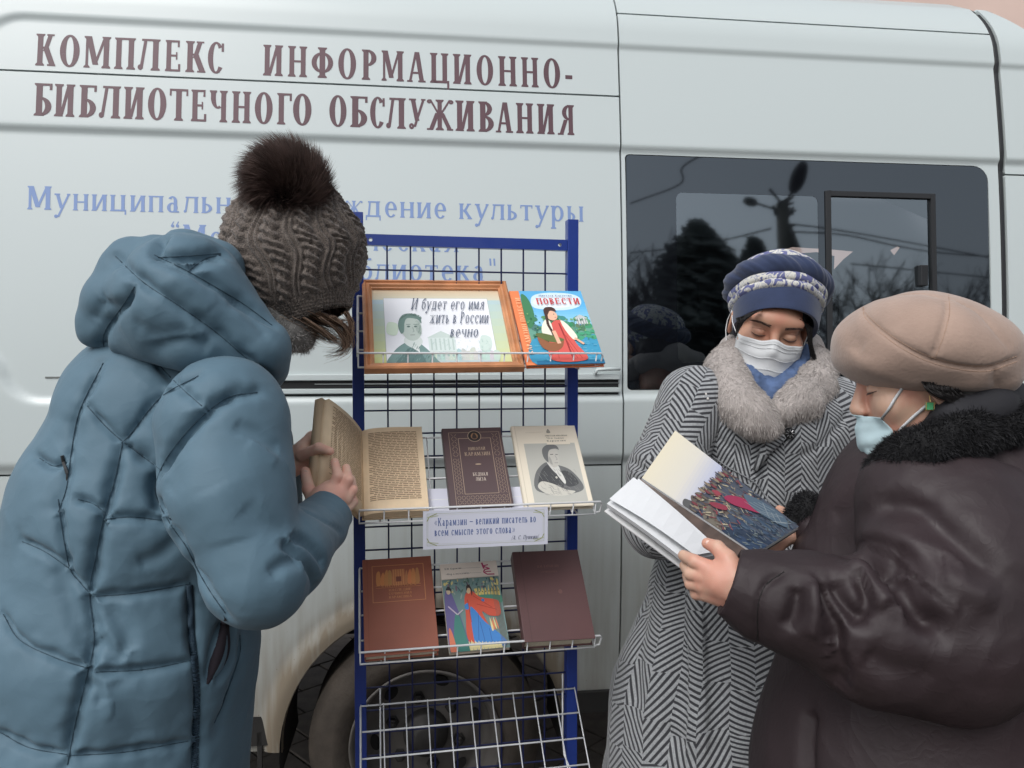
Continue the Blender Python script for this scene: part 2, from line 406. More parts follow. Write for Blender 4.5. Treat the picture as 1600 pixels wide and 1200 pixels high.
def glyph(ch, W=0.15, T=0.065, X=1.0):
    """W stem width, T hairline, X letter width factor"""
    S = _stem; w = W; g = None
    a = 0.52 * X
    if ch == 'К': g = S(.05, 0, 1, w) + _d(.05 + w, .46, a - w * .9, 1, w * .8) + _d(a - w * .55, 0, .05 + w * .9, .6, w * 1.1) + _r(a - w, 0, a + .08, T * .8) + _r(a - w * 1.2, 1 - T * .8, a + .03, 1); wd = a + .12
    elif ch == 'О': g = _ring(.05 + a * .5, .5, a * .52, .515, w, T); wd = a + .1
    elif ch == 'М': g = S(.04, 0, 1, T * 1.2, .05) + S(a + .06, 0, 1, w, .05) + _d(.04 + a * .42, .1, .04, 1, w * 1.05) + _d(.04 + a * .48, .1, a + .06, 1, T * 1.2); wd = a + w + .12
    elif ch == 'П': g = S(.05, 0, 1, w) + S(a - w * .55, 0, 1, w) + _r(.05, 1 - T, a + w * .3, 1); wd = a + w * .45 + .05
    elif ch == 'Л': g = S(a - w * .6, 0, 1, w) + _d(.05, .05, .12 + w * .3, 1, T * 1.3) + _r(.1, 1 - T, a + w * .2, 1) + _ring(.07, .09, .075, .09, .07, .085, 0, 360, 12); wd = a + w * .4 + .05
    elif ch == 'Е': g = S(.05, 0, 1, w, .04) + _r(.05, 0, a, T) + _r(.05, 1 - T, a - .02, 1) + _r(.05 + w, .47, a - .12, .47 + T) + _r(a - T * .8, 0, a + .02, .24) + _r(a - T * .8 - .03, .78, a - .02, 1) + _r(a - .14, .38, a - .09, .62); wd = a + .06
    elif ch == 'С': g = _ring(.05 + a * .5, .5, a * .5, .515, w, T, 42, 322, 22) + _r(a - T * .6, .7, a + .03, .97); wd = a + .06
    elif ch == 'И': g = S(.05, 0, 1, w) + S(a - w * .5, 0, 1, w) + _d(.05 + w * .7, .06, a - w * .7, .94, T * 1.5); wd = a + w * .5 + .05
    elif ch == 'Й': g = glyph('И', W, T, X)[0] + _ring(.05 + a * .5, 1.2, .15, .12, .05, .05, 180, 360, 8); wd = a + w * .5 + .05
    elif ch == 'Н': g = S(.05, 0, 1, w) + S(a - w * .5, 0, 1, w) + _r(.05 + w, .47, a - w * .5, .47 + T); wd = a + w * .5 + .05
    elif ch == 'Ф': g = S(.05 + a * .56 - w / 2, 0, 1, w) + _ring(.05 + a * .56, .5, a * .6, .34, w * .9, T); wd = a * 1.2 + .1
    elif ch == 'Р': g = S(.05, 0, 1, w) + _ring(.05 + w * .8, .73, a * .55, .27, w, T, -90, 90, 14) + _r(.05 + w * .5, 1 - T, .05 + w, 1); wd = .12 + w * .8 + a * .55
    elif ch == 'А': g = _d(.03, 0, a * .47, 1, T * 1.3) + _d(a - w * .6, 0, a * .47, 1, w) + _r(a * .2, .27, a * .8, .27 + T) + _r(-.03, 0, .03 + T * 2, T * .8) + _r(a - w * .9, 0, a + w * .7, T * .8); wd = a + w * .5
    elif ch == 'Ц': g = S(.05, 0, 1, w) + S(a - w * .5, 0, 1, w) + _r(.05, 0, a + w * .95, T * 1.2) + _r(a + w * .5, -.2, a + w * .95, T); wd = a + w + .04
    elif ch == 'Б': g = S(.05, 0, 1, w) + _r(.05, 1 - T, a - .02, 1) + _r(a - T - .02, .8, a - .02, 1) + _ring(.05 + w * .7, .29, a * .6, .29, w, T, -90, 90, 14) + _r(.05 + w * .5, .52, .05 + w, .58); wd = a + .06
    elif ch == 'Т': g = S(.03 + a * .5 - w / 2, 0, 1, w) + _r(.02, 1 - T, a + .04, 1) + _r(.0, .78, T * .8, 1) + _r(a + .06 - T * .8, .78, a + .06, 1); wd = a + .08
    elif ch == 'Ч': g = S(a - w * .5, 0, 1, w) + _ring(.05 + a * .5, .78, a * .5, .36, w, T, 180, 300, 10) + S(.05, .72, 1, w, .04, bot=False); wd = a + w * .5 + .05
    elif ch == 'Г': g = S(.05, 0, 1, w) + _r(.05, 1 - T, a - .02, 1) + _r(a - T - .02, .76, a - .02, 1); wd = a + .02
    elif ch == 'У': g = _d(a * .42, .28, .04, 1, w) + _d(a * .3, .08, a + .0, 1, T * 1.4) + _ring(a * .16, .1, .1, .1, .08, .08, 0, 360, 12) + _r(-.02, 1 - T * .8, w + .08, 1) + _r(a - .05, 1 - T * .8, a + .12, 1); wd = a + .1
    elif ch == 'Ж':
        c = .02 + a * .68; w = w * .72; g = S(c - w / 2, 0, 1, w) + _d(c - w * .1, .5, c + a * .52, 1, w * .5) + _d(c + a * .46, 0, c, .56, w) + _d(c - w * .4, .5, c - a * .6, 1, w * .5) + _d(c - a * .62, 0, c - w, .56, w) + _ring(c - a * .58, .93, .07, .07, .06, .06, 0, 360, 10) + _ring(c + a * .64, .93, .07, .07, .06, .06, 0, 360, 10) + _r(c + a * .4, 0, c + a * .75, T * .8) + _r(c - a * .72, 0, c - a * .38, T * .8); wd = a * 1.36 + .08
    elif ch == 'В': g = S(.05, 0, 1, w) + _ring(.05 + w * .7, .27, a * .62, .27, w, T, -90, 90, 14) + _ring(.05 + w * .7, .76, a * .52, .24, w * .9, T, -90, 90, 14); wd = .12 + w * .7 + a * .62
    elif ch == 'Я': g = S(a - w * .5, 0, 1, w) + _ring(a - w * .3, .74, a * .58, .26, w, T, 90, 270, 14) + _d(.04, 0, a * .45, .5, w * .9) + _r(-.02, 0, .04 + w, T * .8); wd = a + w * .5 + .05
    elif ch == 'Д': g = S(a - w * .5, 0, 1, w) + _d(.12, .05, .17 + w * .2, 1, T * 1.3) + _r(.14, 1 - T, a + w * .2, 1) + _r(0, 0, a + w * .95, T * 1.2) + _r(0, -.22, w * .4, T) + _r(a + w * .55, -.22, a + w * .95, T); wd = a + w + .04
    elif ch == 'Ы': g = S(.05, 0, 1, w) + _ring(.05 + w * .6, .3, a * .5, .3, w * .9, T, -90, 90, 12) + S(a + w * .5, 0, 1, w); wd = a + w * 1.5 + .06
    elif ch == 'Ь': g = S(.05, 0, 1, w) + _ring(.05 + w * .7, .3, a * .6, .3, w, T, -90, 90, 12); wd = .10 + w * .7 + a * .6
    elif ch == 'З': g = _ring(.04 + a * .42, .27, a * .48, .28, w * .9, T, -150, 90, 16) + _ring(.04 + a * .42, .75, a * .42, .255, w * .8, T, -90, 150, 16); wd = a + .04
    elif ch == 'Э': g = _ring(.03 + a * .45, .5, a * .52, .515, w, T, -138, 138, 22) + _r(a * .3, .47, a * .8, .47 + T) + _r(.0, .72, T * .8, .97); wd = a + .08
    elif ch == 'Ш': g = _stem(.05, 0, 1, w * .9) + _stem(.05 + a * .58, 0, 1, w * .9) + _stem(.05 + a * 1.16, 0, 1, w * .9) + _r(.05, 0, .05 + a * 1.16, T); wd = a * 1.16 + w + .1
    elif ch == 'Х': g = _d(.02, 1 - 1, a - w * .6, 1, T * 1.4) + _d(a - w * .8, 0, .04, 1, w) + _r(-.02, 0, .16, T * .8) + _r(a - .1, 0, a + .1, T * .8); wd = a + .1
    elif ch == '.': g = _r(.05, 0, .17, .13); wd = .22
    elif ch == '/': g = _d(.0, -.15, .22, 1.1, .07); wd = .3
    elif ch == '–': g = _r(.02, .36, .62, .45); wd = .66
    elif ch == '«': g = _d(.24, .12, .06, .4, .07) + _d(.06, .36, .24, .66, .07) + _d(.46, .12, .28, .4, .07) + _d(.28, .36, .46, .66, .07); wd = .56
    elif ch == '»': g = _d(.06, .12, .24, .4, .07) + _d(.24, .36, .06, .66, .07) + _d(.28, .12, .46, .4, .07) + _d(.46, .36, .28, .66, .07); wd = .56
    elif ch == '-': g = _r(.06, .33, .3, .46); wd = .34
    elif ch == '“': g = _ring(.1, .93, .07, .07, .06, .06, 0, 360, 10) + _ring(.3, .93, .07, .07, .06, .06, 0, 360, 10) + _d(.03, .95, .12, 1.12, .05) + _d(.23, .95, .32, 1.12, .05); wd = .42
    elif ch == '"': g = _d(.06, .72, .04, 1.05, .08) + _d(.24, .72, .22, 1.05, .08); wd = .4
    elif ch == 'а': g = _ring(.03 + a * .42, .3, a * .42, .31, w, T) + _r(a * .84 - w, 0, a * .84, .72) + _ring(a * .47, .7, a * .37, .31, w, T * 1.1, 0, 150, 10) + _r(a * .8, 0, a * .84 + .12, T); wd = a + .1
    elif ch == 'е': g = _ring(.05 + a * .5, .5, a * .5, .515, w, T, 0, 318, 24) + _r(.05 + w, .47, .05 + a - .01, .47 + T); wd = a + .08
    elif ch == 'р': g = _r(.05, -.5, .05 + w, 1) + _r(-.02, -.5, .12 + w, -.5 + T) + _ring(.05 + a * .52, .5, a * .52, .515, w, T) + _r(-.02, 1 - T, .06, 1); wd = a + .14
    elif ch == 'у': g = _d(a * .4, .1, .04, 1, w) + _d(a * .18, -.42, a, 1, T * 1.5) + _ring(a * .12, -.38, .11, .11, .1, .1, 0, 360, 12) + _r(-.02, 1 - T, w + .1, 1) + _r(a - .06, 1 - T, a + .14, 1); wd = a + .12
    elif ch == 'б': g = _ring(.05 + a * .52, .45, a * .52, .46, w, T) + _ring(.05 + a * .6, .85, a * .6, .5, w * .9, T * 1.6, 95, 190, 10) + _r(a * .5, 1.25, a + .02, 1.38); wd = a + .1
    else: return [], 0.3
    return g, wd
def emit_letters(mb, text_polys, place, mi=0, dz=0.00012):
    """polygons in letter space; place(x, z, lift) maps to 3-D. each stroke is lifted a hair above the one before"""
    for i, poly in enumerate(text_polys):
        vs = [place(x, z, (i % 5) * dz) for x, z in poly]; mb.add(vs, [tuple(range(len(vs)))], mi)
LOW = {c: c.upper() for c in 'ницпльочждктысямвгзэшйх'}
def text_polys(body, shear=0.0, W=0.15, T=0.065, xh=0.70, X=1.25, gap=0.14):
    out = []; cur = 0.0
    for ch in body:
        if ch == ' ': cur += 0.42; continue
        low = ch.islower(); k = xh if low else 1.0
        gl, wd = glyph(LOW.get(ch, ch) if low else ch, W / (k if low else 1), T / (k if low else 1), X * (1.0 if low else .95))
        out.append([[(cur + x * k + shear * z * k, z * k) for x, z in q] for q in gl]); cur += wd * k + gap
    return out

class Art:
    """flat print in the plane x (0..W), z (0..H), facing -y; every layer a hair in front of the last"""
    def __init__(s, W, H, step=0.00002, y0=-0.0004): s.W, s.H, s.step, s.y = W, H, step, y0; s.mb = MB(); s.mats = []; s.n = 0
    def _mi(s, col, rough=0.55, metal=0.0):
        key = 'print_%03d_%03d_%03d' % tuple(int(c) for c in col) + ('_foil' if metal else '')
        m = mat(key, rgb(*col), rough, metal)
        if m not in s.mats: s.mats.append(m)
        return s.mats.index(m)
    def _y(s, k=1.0): s.n += k; return s.y - s.n * s.step
    def poly(s, pts, col, **k):
        y = s._y(); cl = lambda q: min(max(q, 0.0), 1.0); s.mb.add([(cl(x) * s.W, y, cl(z) * s.H) for x, z in pts], [tuple(range(len(pts)))], s._mi(col, **k)); return s
    def rect(s, x0, z0, x1, z1, col, **k): return s.poly([(x0, z0), (x1, z0), (x1, z1), (x0, z1)], col, **k)
    def oval(s, cx, cz, rx, rz, col, n=24, rot=0, **k):
        pts = []
        for i in range(n):
            a = 2 * math.pi * i / n; u, v = rx * math.cos(a), rz * math.sin(a)
            pts.append((cx + u * math.cos(R(rot)) - v * math.sin(R(rot)), cz + u * math.sin(R(rot)) + v * math.cos(R(rot))))
        return s.poly(pts, col, **k)
    def blob(s, pts, col, n=6, **k):
        q = list(pts) + [pts[0], pts[1]]; sm = smooth_path([q[-3]] + q, n)
        return s.poly([tuple(v) for v in sm[n:n * (len(pts) + 1)]], col, **k)
    def line(s, pts, w, col, **k):
        y = s._y(0.35); mi = s._mi(col, **k); pts = [Vector((p[0] * s.W, p[1] * s.H)) for p in pts]; w = w * s.W
        for i in range(len(pts) - 1):
            t = (pts[i + 1] - pts[i]); 
            if t.length < 1e-9: continue
            t.normalize(); n_ = Vector((-t.y, t.x)) * w / 2; a, b = pts[i], pts[i + 1]; yy = y - (i % 2) * s.step * .15
            s.mb.add([(a + n_)[:] and ((a + n_).x, yy, (a + n_).y), ((a - n_).x, yy, (a - n_).y), ((b - n_).x, yy, (b - n_).y), ((b + n_).x, yy, (b + n_).y)], [(0, 1, 2, 3)], mi)
        return s
    def frame(s, x0, z0, x1, z1, w, col, **k):
        h = w * s.W / s.H
        for q in ((x0, z0, x1, z0 + h), (x0, z1 - h, x1, z1), (x0, z0 + h, x0 + w, z1 - h), (x1 - w, z0 + h, x1, z1 - h)): s.rect(*q, col, **k)
        return s
    def text(s, body, x0, z0, x1, z1, col, shear=0.0, bold=0.0, rough=0.55, metal=0.0, W=0.15, T=0.07):
        caps = body.upper() == body; L = text_polys(body, shear, W + bold, T + bold * .5); xs = [p[0] for g_ in L for q in g_ for p in q]
        ax, bx = min(xs), max(xs); az = 0.0 if caps else -0.2; bz = 1.0; y = s._y(); mi = s._mi(col, rough, metal)
        sx = (x1 - x0) / (bx - ax); sz = (z1 - z0) / (bz - az)
        for g_ in L:
            for i, q in enumerate(g_): s.mb.add([((x0 + (u - ax) * sx) * s.W, y - (i % 6) * s.step * .15, (z0 + (v - az) * sz) * s.H) for u, v in q], [tuple(range(len(q)))], mi)
        s.n += 1; return s
    def build(s, name, parent): return s.mb.build(name, s.mats, parent, fix=False)
# ================================================================ VAN
VYAW = 7.1
_w0 = P(666, 1161, 2.18)
VO = Vector((_w0.x, _w0.y, 0.0))
VM = Matrix.Translation(VO) @ Matrix.Rotation(R(VYAW), 4, 'Z'); VMI = VM.inverted()
VN = VM.to_3x3() @ Vector((0, -1, 0))
def prof(z):
    z = np.asarray(z, float)
    return np.where(z > 1.3, ((z - 1.3) / 1.2) ** 2 * 0.10 + np.clip((z - 2.42) / 0.2, 0, 1) ** 2 * 0.10, 0) + np.where(z < 0.95, ((0.95 - z) / 0.5) ** 2 * 0.028, 0)
def V2(px, py):
    o = VO.copy(); off = 0.0
    for _ in range(4):
        q = VMI @ hit_plane(px, py, VO - VN * off, VN); off = float(prof(q.z))
    return q.x, q.z
def sst(t): t = np.clip(t, 0, 1); return t * t * (3 - 2 * t)
def rbox(x, z, x0, x1, z0, z1, r):
    qx = np.abs(x - (x0 + x1) / 2) - (x1 - x0) / 2 + r; qz = np.abs(z - (z0 + z1) / 2) - (z1 - z0) / 2 + r
    return np.sqrt(np.maximum(qx, 0) ** 2 + np.maximum(qz, 0) ** 2) + np.minimum(np.maximum(qx, qz), 0) - r
ZC1 = V2(500, 47)[1]; ZC2 = V2(600, 216)[1]; ZC3 = V2(90, 633)[1]; ZC4 = V2(955, 719)[1]
ZSEAM = V2(500, 129)[1]; ZLOW = V2(955, 728)[1]; XS = V2(975, 450)[0]; XF = V2(1576, 350)[0]
ZTOPR = V2(1200, 34)[1]; ZSILL = V2(900, 1114)[1]
XL0 = V2(-8, 600)[0]; WHX, WHZ = 0.0, 0.345
print('creases', ZC1, ZC2, ZC3, ZC4, ZSEAM, ZLOW, XS, XF, ZTOPR, ZSILL, 'chk', V2(60, 25)[1], V2(970, 70)[1], V2(1555, 97)[1], V2(0, 108)[1], V2(970, 150)[1], V2(0, 745)[1])
def relief(x, z):
    x = np.asarray(x, float); z = np.asarray(z, float); y = prof(z)
    xl1 = V2(-45, 60)[0]
    y = y + 0.0075 * sst(-rbox(x, z, xl1, 9, -3, ZC1 + 0.008, 0.13) / 0.02)
    rec = 0.0105 * sst(-rbox(x + 0.6 * sst((z - 1.42) / 0.40), z, XL0, 9, ZC3, ZC2 + 0.008, 0.11) / 0.022); y = y + rec
    y = y + 0.014 * sst((ZC4 + 0.018 - z) / 0.034)
    # flared wheel arch
    rr = np.sqrt((x - WHX) ** 2 + (z - WHZ) ** 2); y = y - 0.016 * sst((0.475 - rr) / 0.05)
    # a faint pillow in the large panels so that they do not read as flat sheet
    y = y - 0.004 * np.sin((x + 1.3) * 1.7) * np.exp(-((z - 1.7) / 0.3) ** 2)
    return y
van = thing('van', 'white high-roof passenger van lettered as a mobile library service', 'van', VO, (0, 0, R(VYAW)))

def van_paint():
    m = bpy.data.materials.new('van_paint'); m.use_nodes = True; nt = m.node_tree; b = nt.nodes['Principled BSDF']; N = nt.nodes.new; L = nt.links.new
    tc = N('ShaderNodeTexCoord'); sp = N('ShaderNodeSeparateXYZ'); L(tc.outputs['Object'], sp.inputs[0])
    n1 = N('ShaderNodeTexNoise'); n1.inputs['Scale'].default_value = 3.0; n1.inputs['Detail'].default_value = 6; L(tc.outputs['Object'], n1.inputs['Vector'])
    # road film that thickens downwards
    mr = N('ShaderNodeMapRange'); mr.inputs[1].default_value = 1.30; mr.inputs[2].default_value = 0.40; mr.inputs[3].default_value = 0; mr.inputs[4].default_value = 1; L(sp.outputs[2], mr.inputs[0])
    pw = N('ShaderNodeMath'); pw.operation = 'POWER'; pw.inputs[1].default_value = 1.2; L(mr.outputs[0], pw.inputs[0])
    ad = N('ShaderNodeMath'); ad.operation = 'MULTIPLY_ADD'; ad.inputs[1].default_value = 0.85; L(n1.outputs['Fac'], ad.inputs[0]); ad.inputs[2].default_value = 0.42
    mu = N('ShaderNodeMath'); mu.operation = 'MULTIPLY'; mu.use_clamp = True; L(pw.outputs[0], mu.inputs[0]); L(ad.outputs[0], mu.inputs[1])
    # mud thrown round the wheel arch
    cx = N('ShaderNodeMath'); cx.operation = 'POWER'; cx.inputs[1].default_value = 2; L(sp.outputs[0], cx.inputs[0])
    zz = N('ShaderNodeMath'); zz.operation = 'SUBTRACT'; zz.inputs[1].default_value = WHZ; L(sp.outputs[2], zz.inputs[0])
    z2 = N('ShaderNodeMath'); z2.operation = 'POWER'; z2.inputs[1].default_value = 2; L(zz.outputs[0], z2.inputs[0])
    s2 = N('ShaderNodeMath'); s2.operation = 'ADD'; L(cx.outputs[0], s2.inputs[0]); L(z2.outputs[0], s2.inputs[1])
    rt = N('ShaderNodeMath'); rt.operation = 'SQRT'; L(s2.outputs[0], rt.inputs[0])
    ma = N('ShaderNodeMapRange'); ma.inputs[1].default_value = 0.56; ma.inputs[2].default_value = 0.43; ma.inputs[3].default_value = 0; ma.inputs[4].default_value = 1.15; L(rt.outputs[0], ma.inputs[0])
    mx = N('ShaderNodeMath'); mx.operation = 'MAXIMUM'; L(mu.outputs[0], mx.inputs[0]); L(ma.outputs[0], mx.inputs[1])
    # rain streaks and specks in the film
    mp = N('ShaderNodeMapping'); mp.inputs['Scale'].default_value = (38, 38, 2.2); L(tc.outputs['Object'], mp.inputs[0])
    n2 = N('ShaderNodeTexNoise'); n2.inputs['Scale'].default_value = 1.0; n2.inputs['Detail'].default_value = 3; L(mp.outputs[0], n2.inputs['Vector'])
    st = N('ShaderNodeMapRange'); st.inputs[1].default_value = 0.35; st.inputs[2].default_value = 0.65; st.inputs[3].default_value = 0.72; st.inputs[4].default_value = 1.1; L(n2.outputs['Fac'], st.inputs[0])
    m3 = N('ShaderNodeMath'); m3.operation = 'MULTIPLY'; m3.use_clamp = True; L(mx.outputs[0], m3.inputs[0]); L(st.outputs[0], m3.inputs[1])
    vo = N('ShaderNodeTexVoronoi'); vo.inputs['Scale'].default_value = 55; L(tc.outputs['Object'], vo.inputs['Vector'])
    sk = N('ShaderNodeMapRange'); sk.inputs[1].default_value = 0.10; sk.inputs[2].default_value = 0.05; sk.inputs[3].default_value = 0; sk.inputs[4].default_value = 0.35; L(vo.outputs['Distance'], sk.inputs[0])
    sm = N('ShaderNodeMath'); sm.operation = 'MULTIPLY'; L(sk.outputs[0], sm.inputs[0]); L(mr.outputs[0], sm.inputs[1])
    m4 = N('ShaderNodeMath'); m4.operation = 'ADD'; m4.use_clamp = True; L(m3.outputs[0], m4.inputs[0]); L(sm.outputs[0], m4.inputs[1])
    mixc = N('ShaderNodeMix'); mixc.data_type = 'RGBA'; L(m4.outputs[0], mixc.inputs[0])
    mixc.inputs[6].default_value = (0.545, 0.603, 0.600, 1); mixc.inputs[7].default_value = (0.215, 0.178, 0.130, 1)
    L(mixc.outputs[2], b.inputs['Base Color'])
    ro = N('ShaderNodeMapRange'); ro.inputs[1].default_value = 0; ro.inputs[2].default_value = 0.5; ro.inputs[3].default_value = 0.33; ro.inputs[4].default_value = 0.75; L(m4.outputs[0], ro.inputs[0]); L(ro.outputs[0], b.inputs['Roughness'])
    b.inputs['Specular IOR Level'].default_value = 0.5
    co = N('ShaderNodeMapRange'); co.inputs[1].default_value = 0; co.inputs[2].default_value = 0.4; co.inputs[3].default_value = 0.35; co.inputs[4].default_value = 0; L(m4.outputs[0], co.inputs[0]); L(co.outputs[0], b.inputs['Coat Weight']); b.inputs['Coat Roughness'].default_value = 0.22
    return m
PAINT = van_paint()
GAP = mat('panel_gap', (0.008, 0.009, 0.010, 1), 0.8)
RUB = mat('black_rubber', (0.018, 0.019, 0.021, 1), 0.55)
DIRTRUB = mat('tyre_rubber', rgb(84, 76, 68, 0.72), 0.85, var=0.35, vscale=14, bump=0.002, bscale=90)
UNDER = mat('underbody', (0.02, 0.019, 0.018, 1), 0.9, var=0.3)

def panel(name, x0, x1, z0, z1, holes=(), h=0.012, rim=0.022):
    xs = np.linspace(x0, x1, max(2, int(round((x1 - x0) / h)) + 1)); zs = np.linspace(z0, z1, max(2, int(round((z1 - z0) / (h * 0.55))) + 1))
    X, Z = np.meshgrid(xs, zs, indexing='ij'); nx, nz = X.shape; X = X.ravel(); Z = Z.ravel()
    I = np.arange(nx * nz).reshape(nx, nz); F = np.stack([I[:-1, :-1], I[1:, :-1], I[1:, 1:], I[:-1, 1:]], -1).reshape(-1, 4)
    for hf in holes:
        cx, cz = X[F].mean(1), Z[F].mean(1); dead = hf(cx, cz) < 0; edge = np.intersect1d(np.unique(F[dead]), np.unique(F[~dead])); F = F[~dead]
        for _ in range(3):
            d = hf(X[edge], Z[edge]); e = 1e-4; gx = (hf(X[edge] + e, Z[edge]) - d) / e; gz = (hf(X[edge], Z[edge] + e) - d) / e
            g2 = gx * gx + gz * gz + 1e-9; X[edge] -= d * gx / g2; Z[edge] -= d * gz / g2
    Y = relief(X, Z); used = np.unique(F); mp = -np.ones(len(X), int); mp[used] = np.arange(len(used)); F = mp[F]
    me = np_mesh(name, np.stack([X[used], Y[used], Z[used]], 1), F)
    bm = bmesh.new(); bm.from_mesh(me); ed = [e for e in bm.edges if len(e.link_faces) == 1]
    r = bmesh.ops.extrude_edge_only(bm, edges=ed); vs = [g for g in r['geom'] if isinstance(g, bmesh.types.BMVert)]
    bmesh.ops.translate(bm, verts=vs, vec=(0, rim, 0)); 
    for e in ed: e.smooth = False
    bm.to_mesh(me); bm.free()
    o = link(name, me, van, PAINT, smooth=True)
    me2 = o.data
    return o
g = 0.0026
xw0, zw1 = V2(979, 240); xw1, zw0 = V2(1557, 611)
zw1 = (V2(979, 240)[1] + V2(1500, 254)[1]) / 2; zw0 = V2(985, 610)[1]
winhole = lambda x, z: rbox(x, z, xw0, xw1, zw0, zw1, np.where(x < (xw0 + xw1) / 2, 0.012, 0.05))
arch = lambda x, z: np.sqrt((x - WHX) ** 2 + (z - WHZ) ** 2) - 0.405
xe, ze = V2(1515, 0); xe2, ze2 = V2(1600, 44)
def front_roof(x, z):       # roofline that falls away towards the cab
    t = (ze2 - ze) / (xe2 - xe); return ((ze + t * (x - xe) - 0.25 * np.maximum(x - xe, 0) ** 2) - z) / math.sqrt(1 + t * t)
ZT = 2.60
panel('side_panel', -2.0, XS - g, ZLOW + g, ZSEAM - g)
panel('lower_panel', -2.0, XS - g, ZSILL - 0.072, ZLOW - g, [arch, lambda x, z: np.maximum(-(x + 0.15), z - ZSILL)])
panel('roof_side', -2.0, XS - g, ZSEAM + g, ZT)
panel('sliding_door', XS + g, XF - 0.012, ZSILL, ZTOPR - g, [winhole])
panel('roof_side', XS + g, XF - 0.012, ZTOPR + g, ZT, [lambda x, z: front_roof(x, z)])
_zfd = V2(1590, 271)[1]
panel('front_door', XF + 0.012, XF + 1.1, ZSILL, _zfd - g)
panel('front_pillar', XF + 0.012, XF + 1.1, _zfd + g, ZT, [lambda x, z: front_roof(x, z)])
# dark backing seen in the gaps between panels, and the door seal
b = MB()
def strip(mb, x0, x1, z0, z1, dy, n=24):
    if (z1 - z0) > (x1 - x0):
        zs = np.linspace(z0, z1, n); 
        for i in range(n - 1):
            a, c = float(relief((x0 + x1) / 2, zs[i])) + dy, float(relief((x0 + x1) / 2, zs[i + 1])) + dy
            mb.add([(x0, a, zs[i]), (x1, a, zs[i]), (x1, c, zs[i + 1]), (x0, c, zs[i + 1])], [(0, 1, 2, 3)])
    else:
        zc = (z0 + z1) / 2; xs = np.linspace(x0, x1, n)
        for i in range(n - 1):
            a, c = float(relief(xs[i], zc)) + dy, float(relief(xs[i + 1], zc)) + dy
            mb.add([(xs[i], a, z0), (xs[i + 1], c, z0), (xs[i + 1], c, z1), (xs[i], a, z1)], [(0, 1, 2, 3)])
for q_ in ((XS - 0.015, XS + 0.015, ZSILL, ZT, 0.018, 60), (-2.0, XS - 0.016, ZSEAM - 0.01, ZSEAM + 0.01, 0.016), (-2.0, XS - 0.016, ZLOW - 0.01, ZLOW + 0.01, 0.017), (XS + 0.016, XF, ZTOPR - 0.01, ZTOPR + 0.01, 0.016), (XF, XF + 1.1, _zfd - 0.01, _zfd + 0.01, 0.017)):
    b = MB(); strip(b, *q_); b.build('panel_seam', GAP, van)
b = MB(); zs = np.linspace(ZSILL, V2(1549, 22)[1], 70)
for i in range(len(zs) - 1):
    for (xa, xb, da, db) in ((-0.0135, -0.004, 0.014, 0.003), (-0.004, 0.006, 0.003, 0.003), (0.006, 0.0135, 0.003, 0.014)):
        ya, yc = float(relief(XF, zs[i])), float(relief(XF, zs[i + 1]))
        b.add([(XF + xa, ya + da, zs[i]), (XF + xb, ya + db, zs[i]), (XF + xb, yc + db, zs[i + 1]), (XF + xa, yc + da, zs[i + 1])], [(0, 1, 2, 3)])
b.build('door_seal', RUB, van, smooth=True)

# roof, far side, floor, ends
b = MB(); xf = XF + 1.1; yt = float(relief(0, ZT)); W_ = 2.0
prof_pts = [(yt, ZT), (yt + 0.10, ZT + 0.06), (yt + 0.35, ZT + 0.10), (W_ / 2, ZT + 0.12), (W_ - yt - 0.35, ZT + 0.10), (W_ - yt - 0.1, ZT + 0.06), (W_ - yt, ZT)]
xr = xe - 0.02
for i in range(len(prof_pts) - 1):
    (ya, za), (yb, zb) = prof_pts[i], prof_pts[i + 1]; b.add([(-2, ya, za), (xr, ya, za), (xr, yb, zb), (-2, yb, zb)], [(0, 1, 2, 3)])
    dz = float(-front_roof(xf, 0.0) * 0) + 0.42
    b.add([(xr, ya, za), (xf, ya, za - dz), (xf, yb, zb - dz), (xr, yb, zb)], [(0, 1, 2, 3)])
b.build('roof', PAINT, van, smooth=True)
b = MB(); b.box(-2.0, xf, 0.36, 1.95, 0.56, 0.66); b.box(-2.0, xf, 0.75, 0.90, 0.42, 0.56); b.box(-2.0, xf, 1.40, 1.55, 0.40, 0.56); b.tube([(-0.05, 0.25, 0.34), (-0.05, 1.8, 0.34)], 0.055, 12)
b.box(-0.475, -0.462, 0.05, 0.06, 0.20, 0.40)
b.build('underbody', UNDER, van)
# cabin lining with openings in the far side; daylight shows through the two small ones
LIN = mat('cabin_lining', rgb(120, 122, 124, 0.6), 0.9)
b = MB(); b.box(-2.0, -1.98, 0.13, 1.9, 0.66, ZT); b.build('end_wall', PAINT, van); b = MB(); b.box(xf, xf + 0.02, 0.05, 1.9, 0.45, ZT - 0.42)
b.build('end_wall', PAINT, van)
YF = 1.88
def far_pt(px, py):
    q = VMI @ hit_plane(px, py, VO - VN * YF, VN); return q.x, q.z
tri1 = [far_pt(*p) for p in ((1222, 391), (1238, 386), (1266, 388), (1290, 389), (1333, 393), (1318, 405), (1303, 421), (1304, 400), (1276, 394), (1245, 396))]
tri2 = [far_pt(*p) for p in ((1402, 385), (1406, 387), (1397, 399), (1391, 391))]
cv = bpy.data.curves.new('w', 'CURVE'); cv.dimensions = '2D'; cv.fill_mode = 'BOTH'
for pl in ([(-2.0, 0.66), (xf, 0.66), (xf, 2.5), (-2.0, 2.5)], tri1, tri2, [(-1.6, 1.3), (XS - 0.1, 1.3), (XS - 0.1, 2.1), (-1.6, 2.1)]):  # last outline: large unseen opening, added to let light into the cabin
    s_ = cv.splines.new('POLY'); s_.points.add(len(pl) - 1)
    for i, (x, z) in enumerate(pl): s_.points[i].co = (x, z, 0, 1)
    s_.use_cyclic_u = True
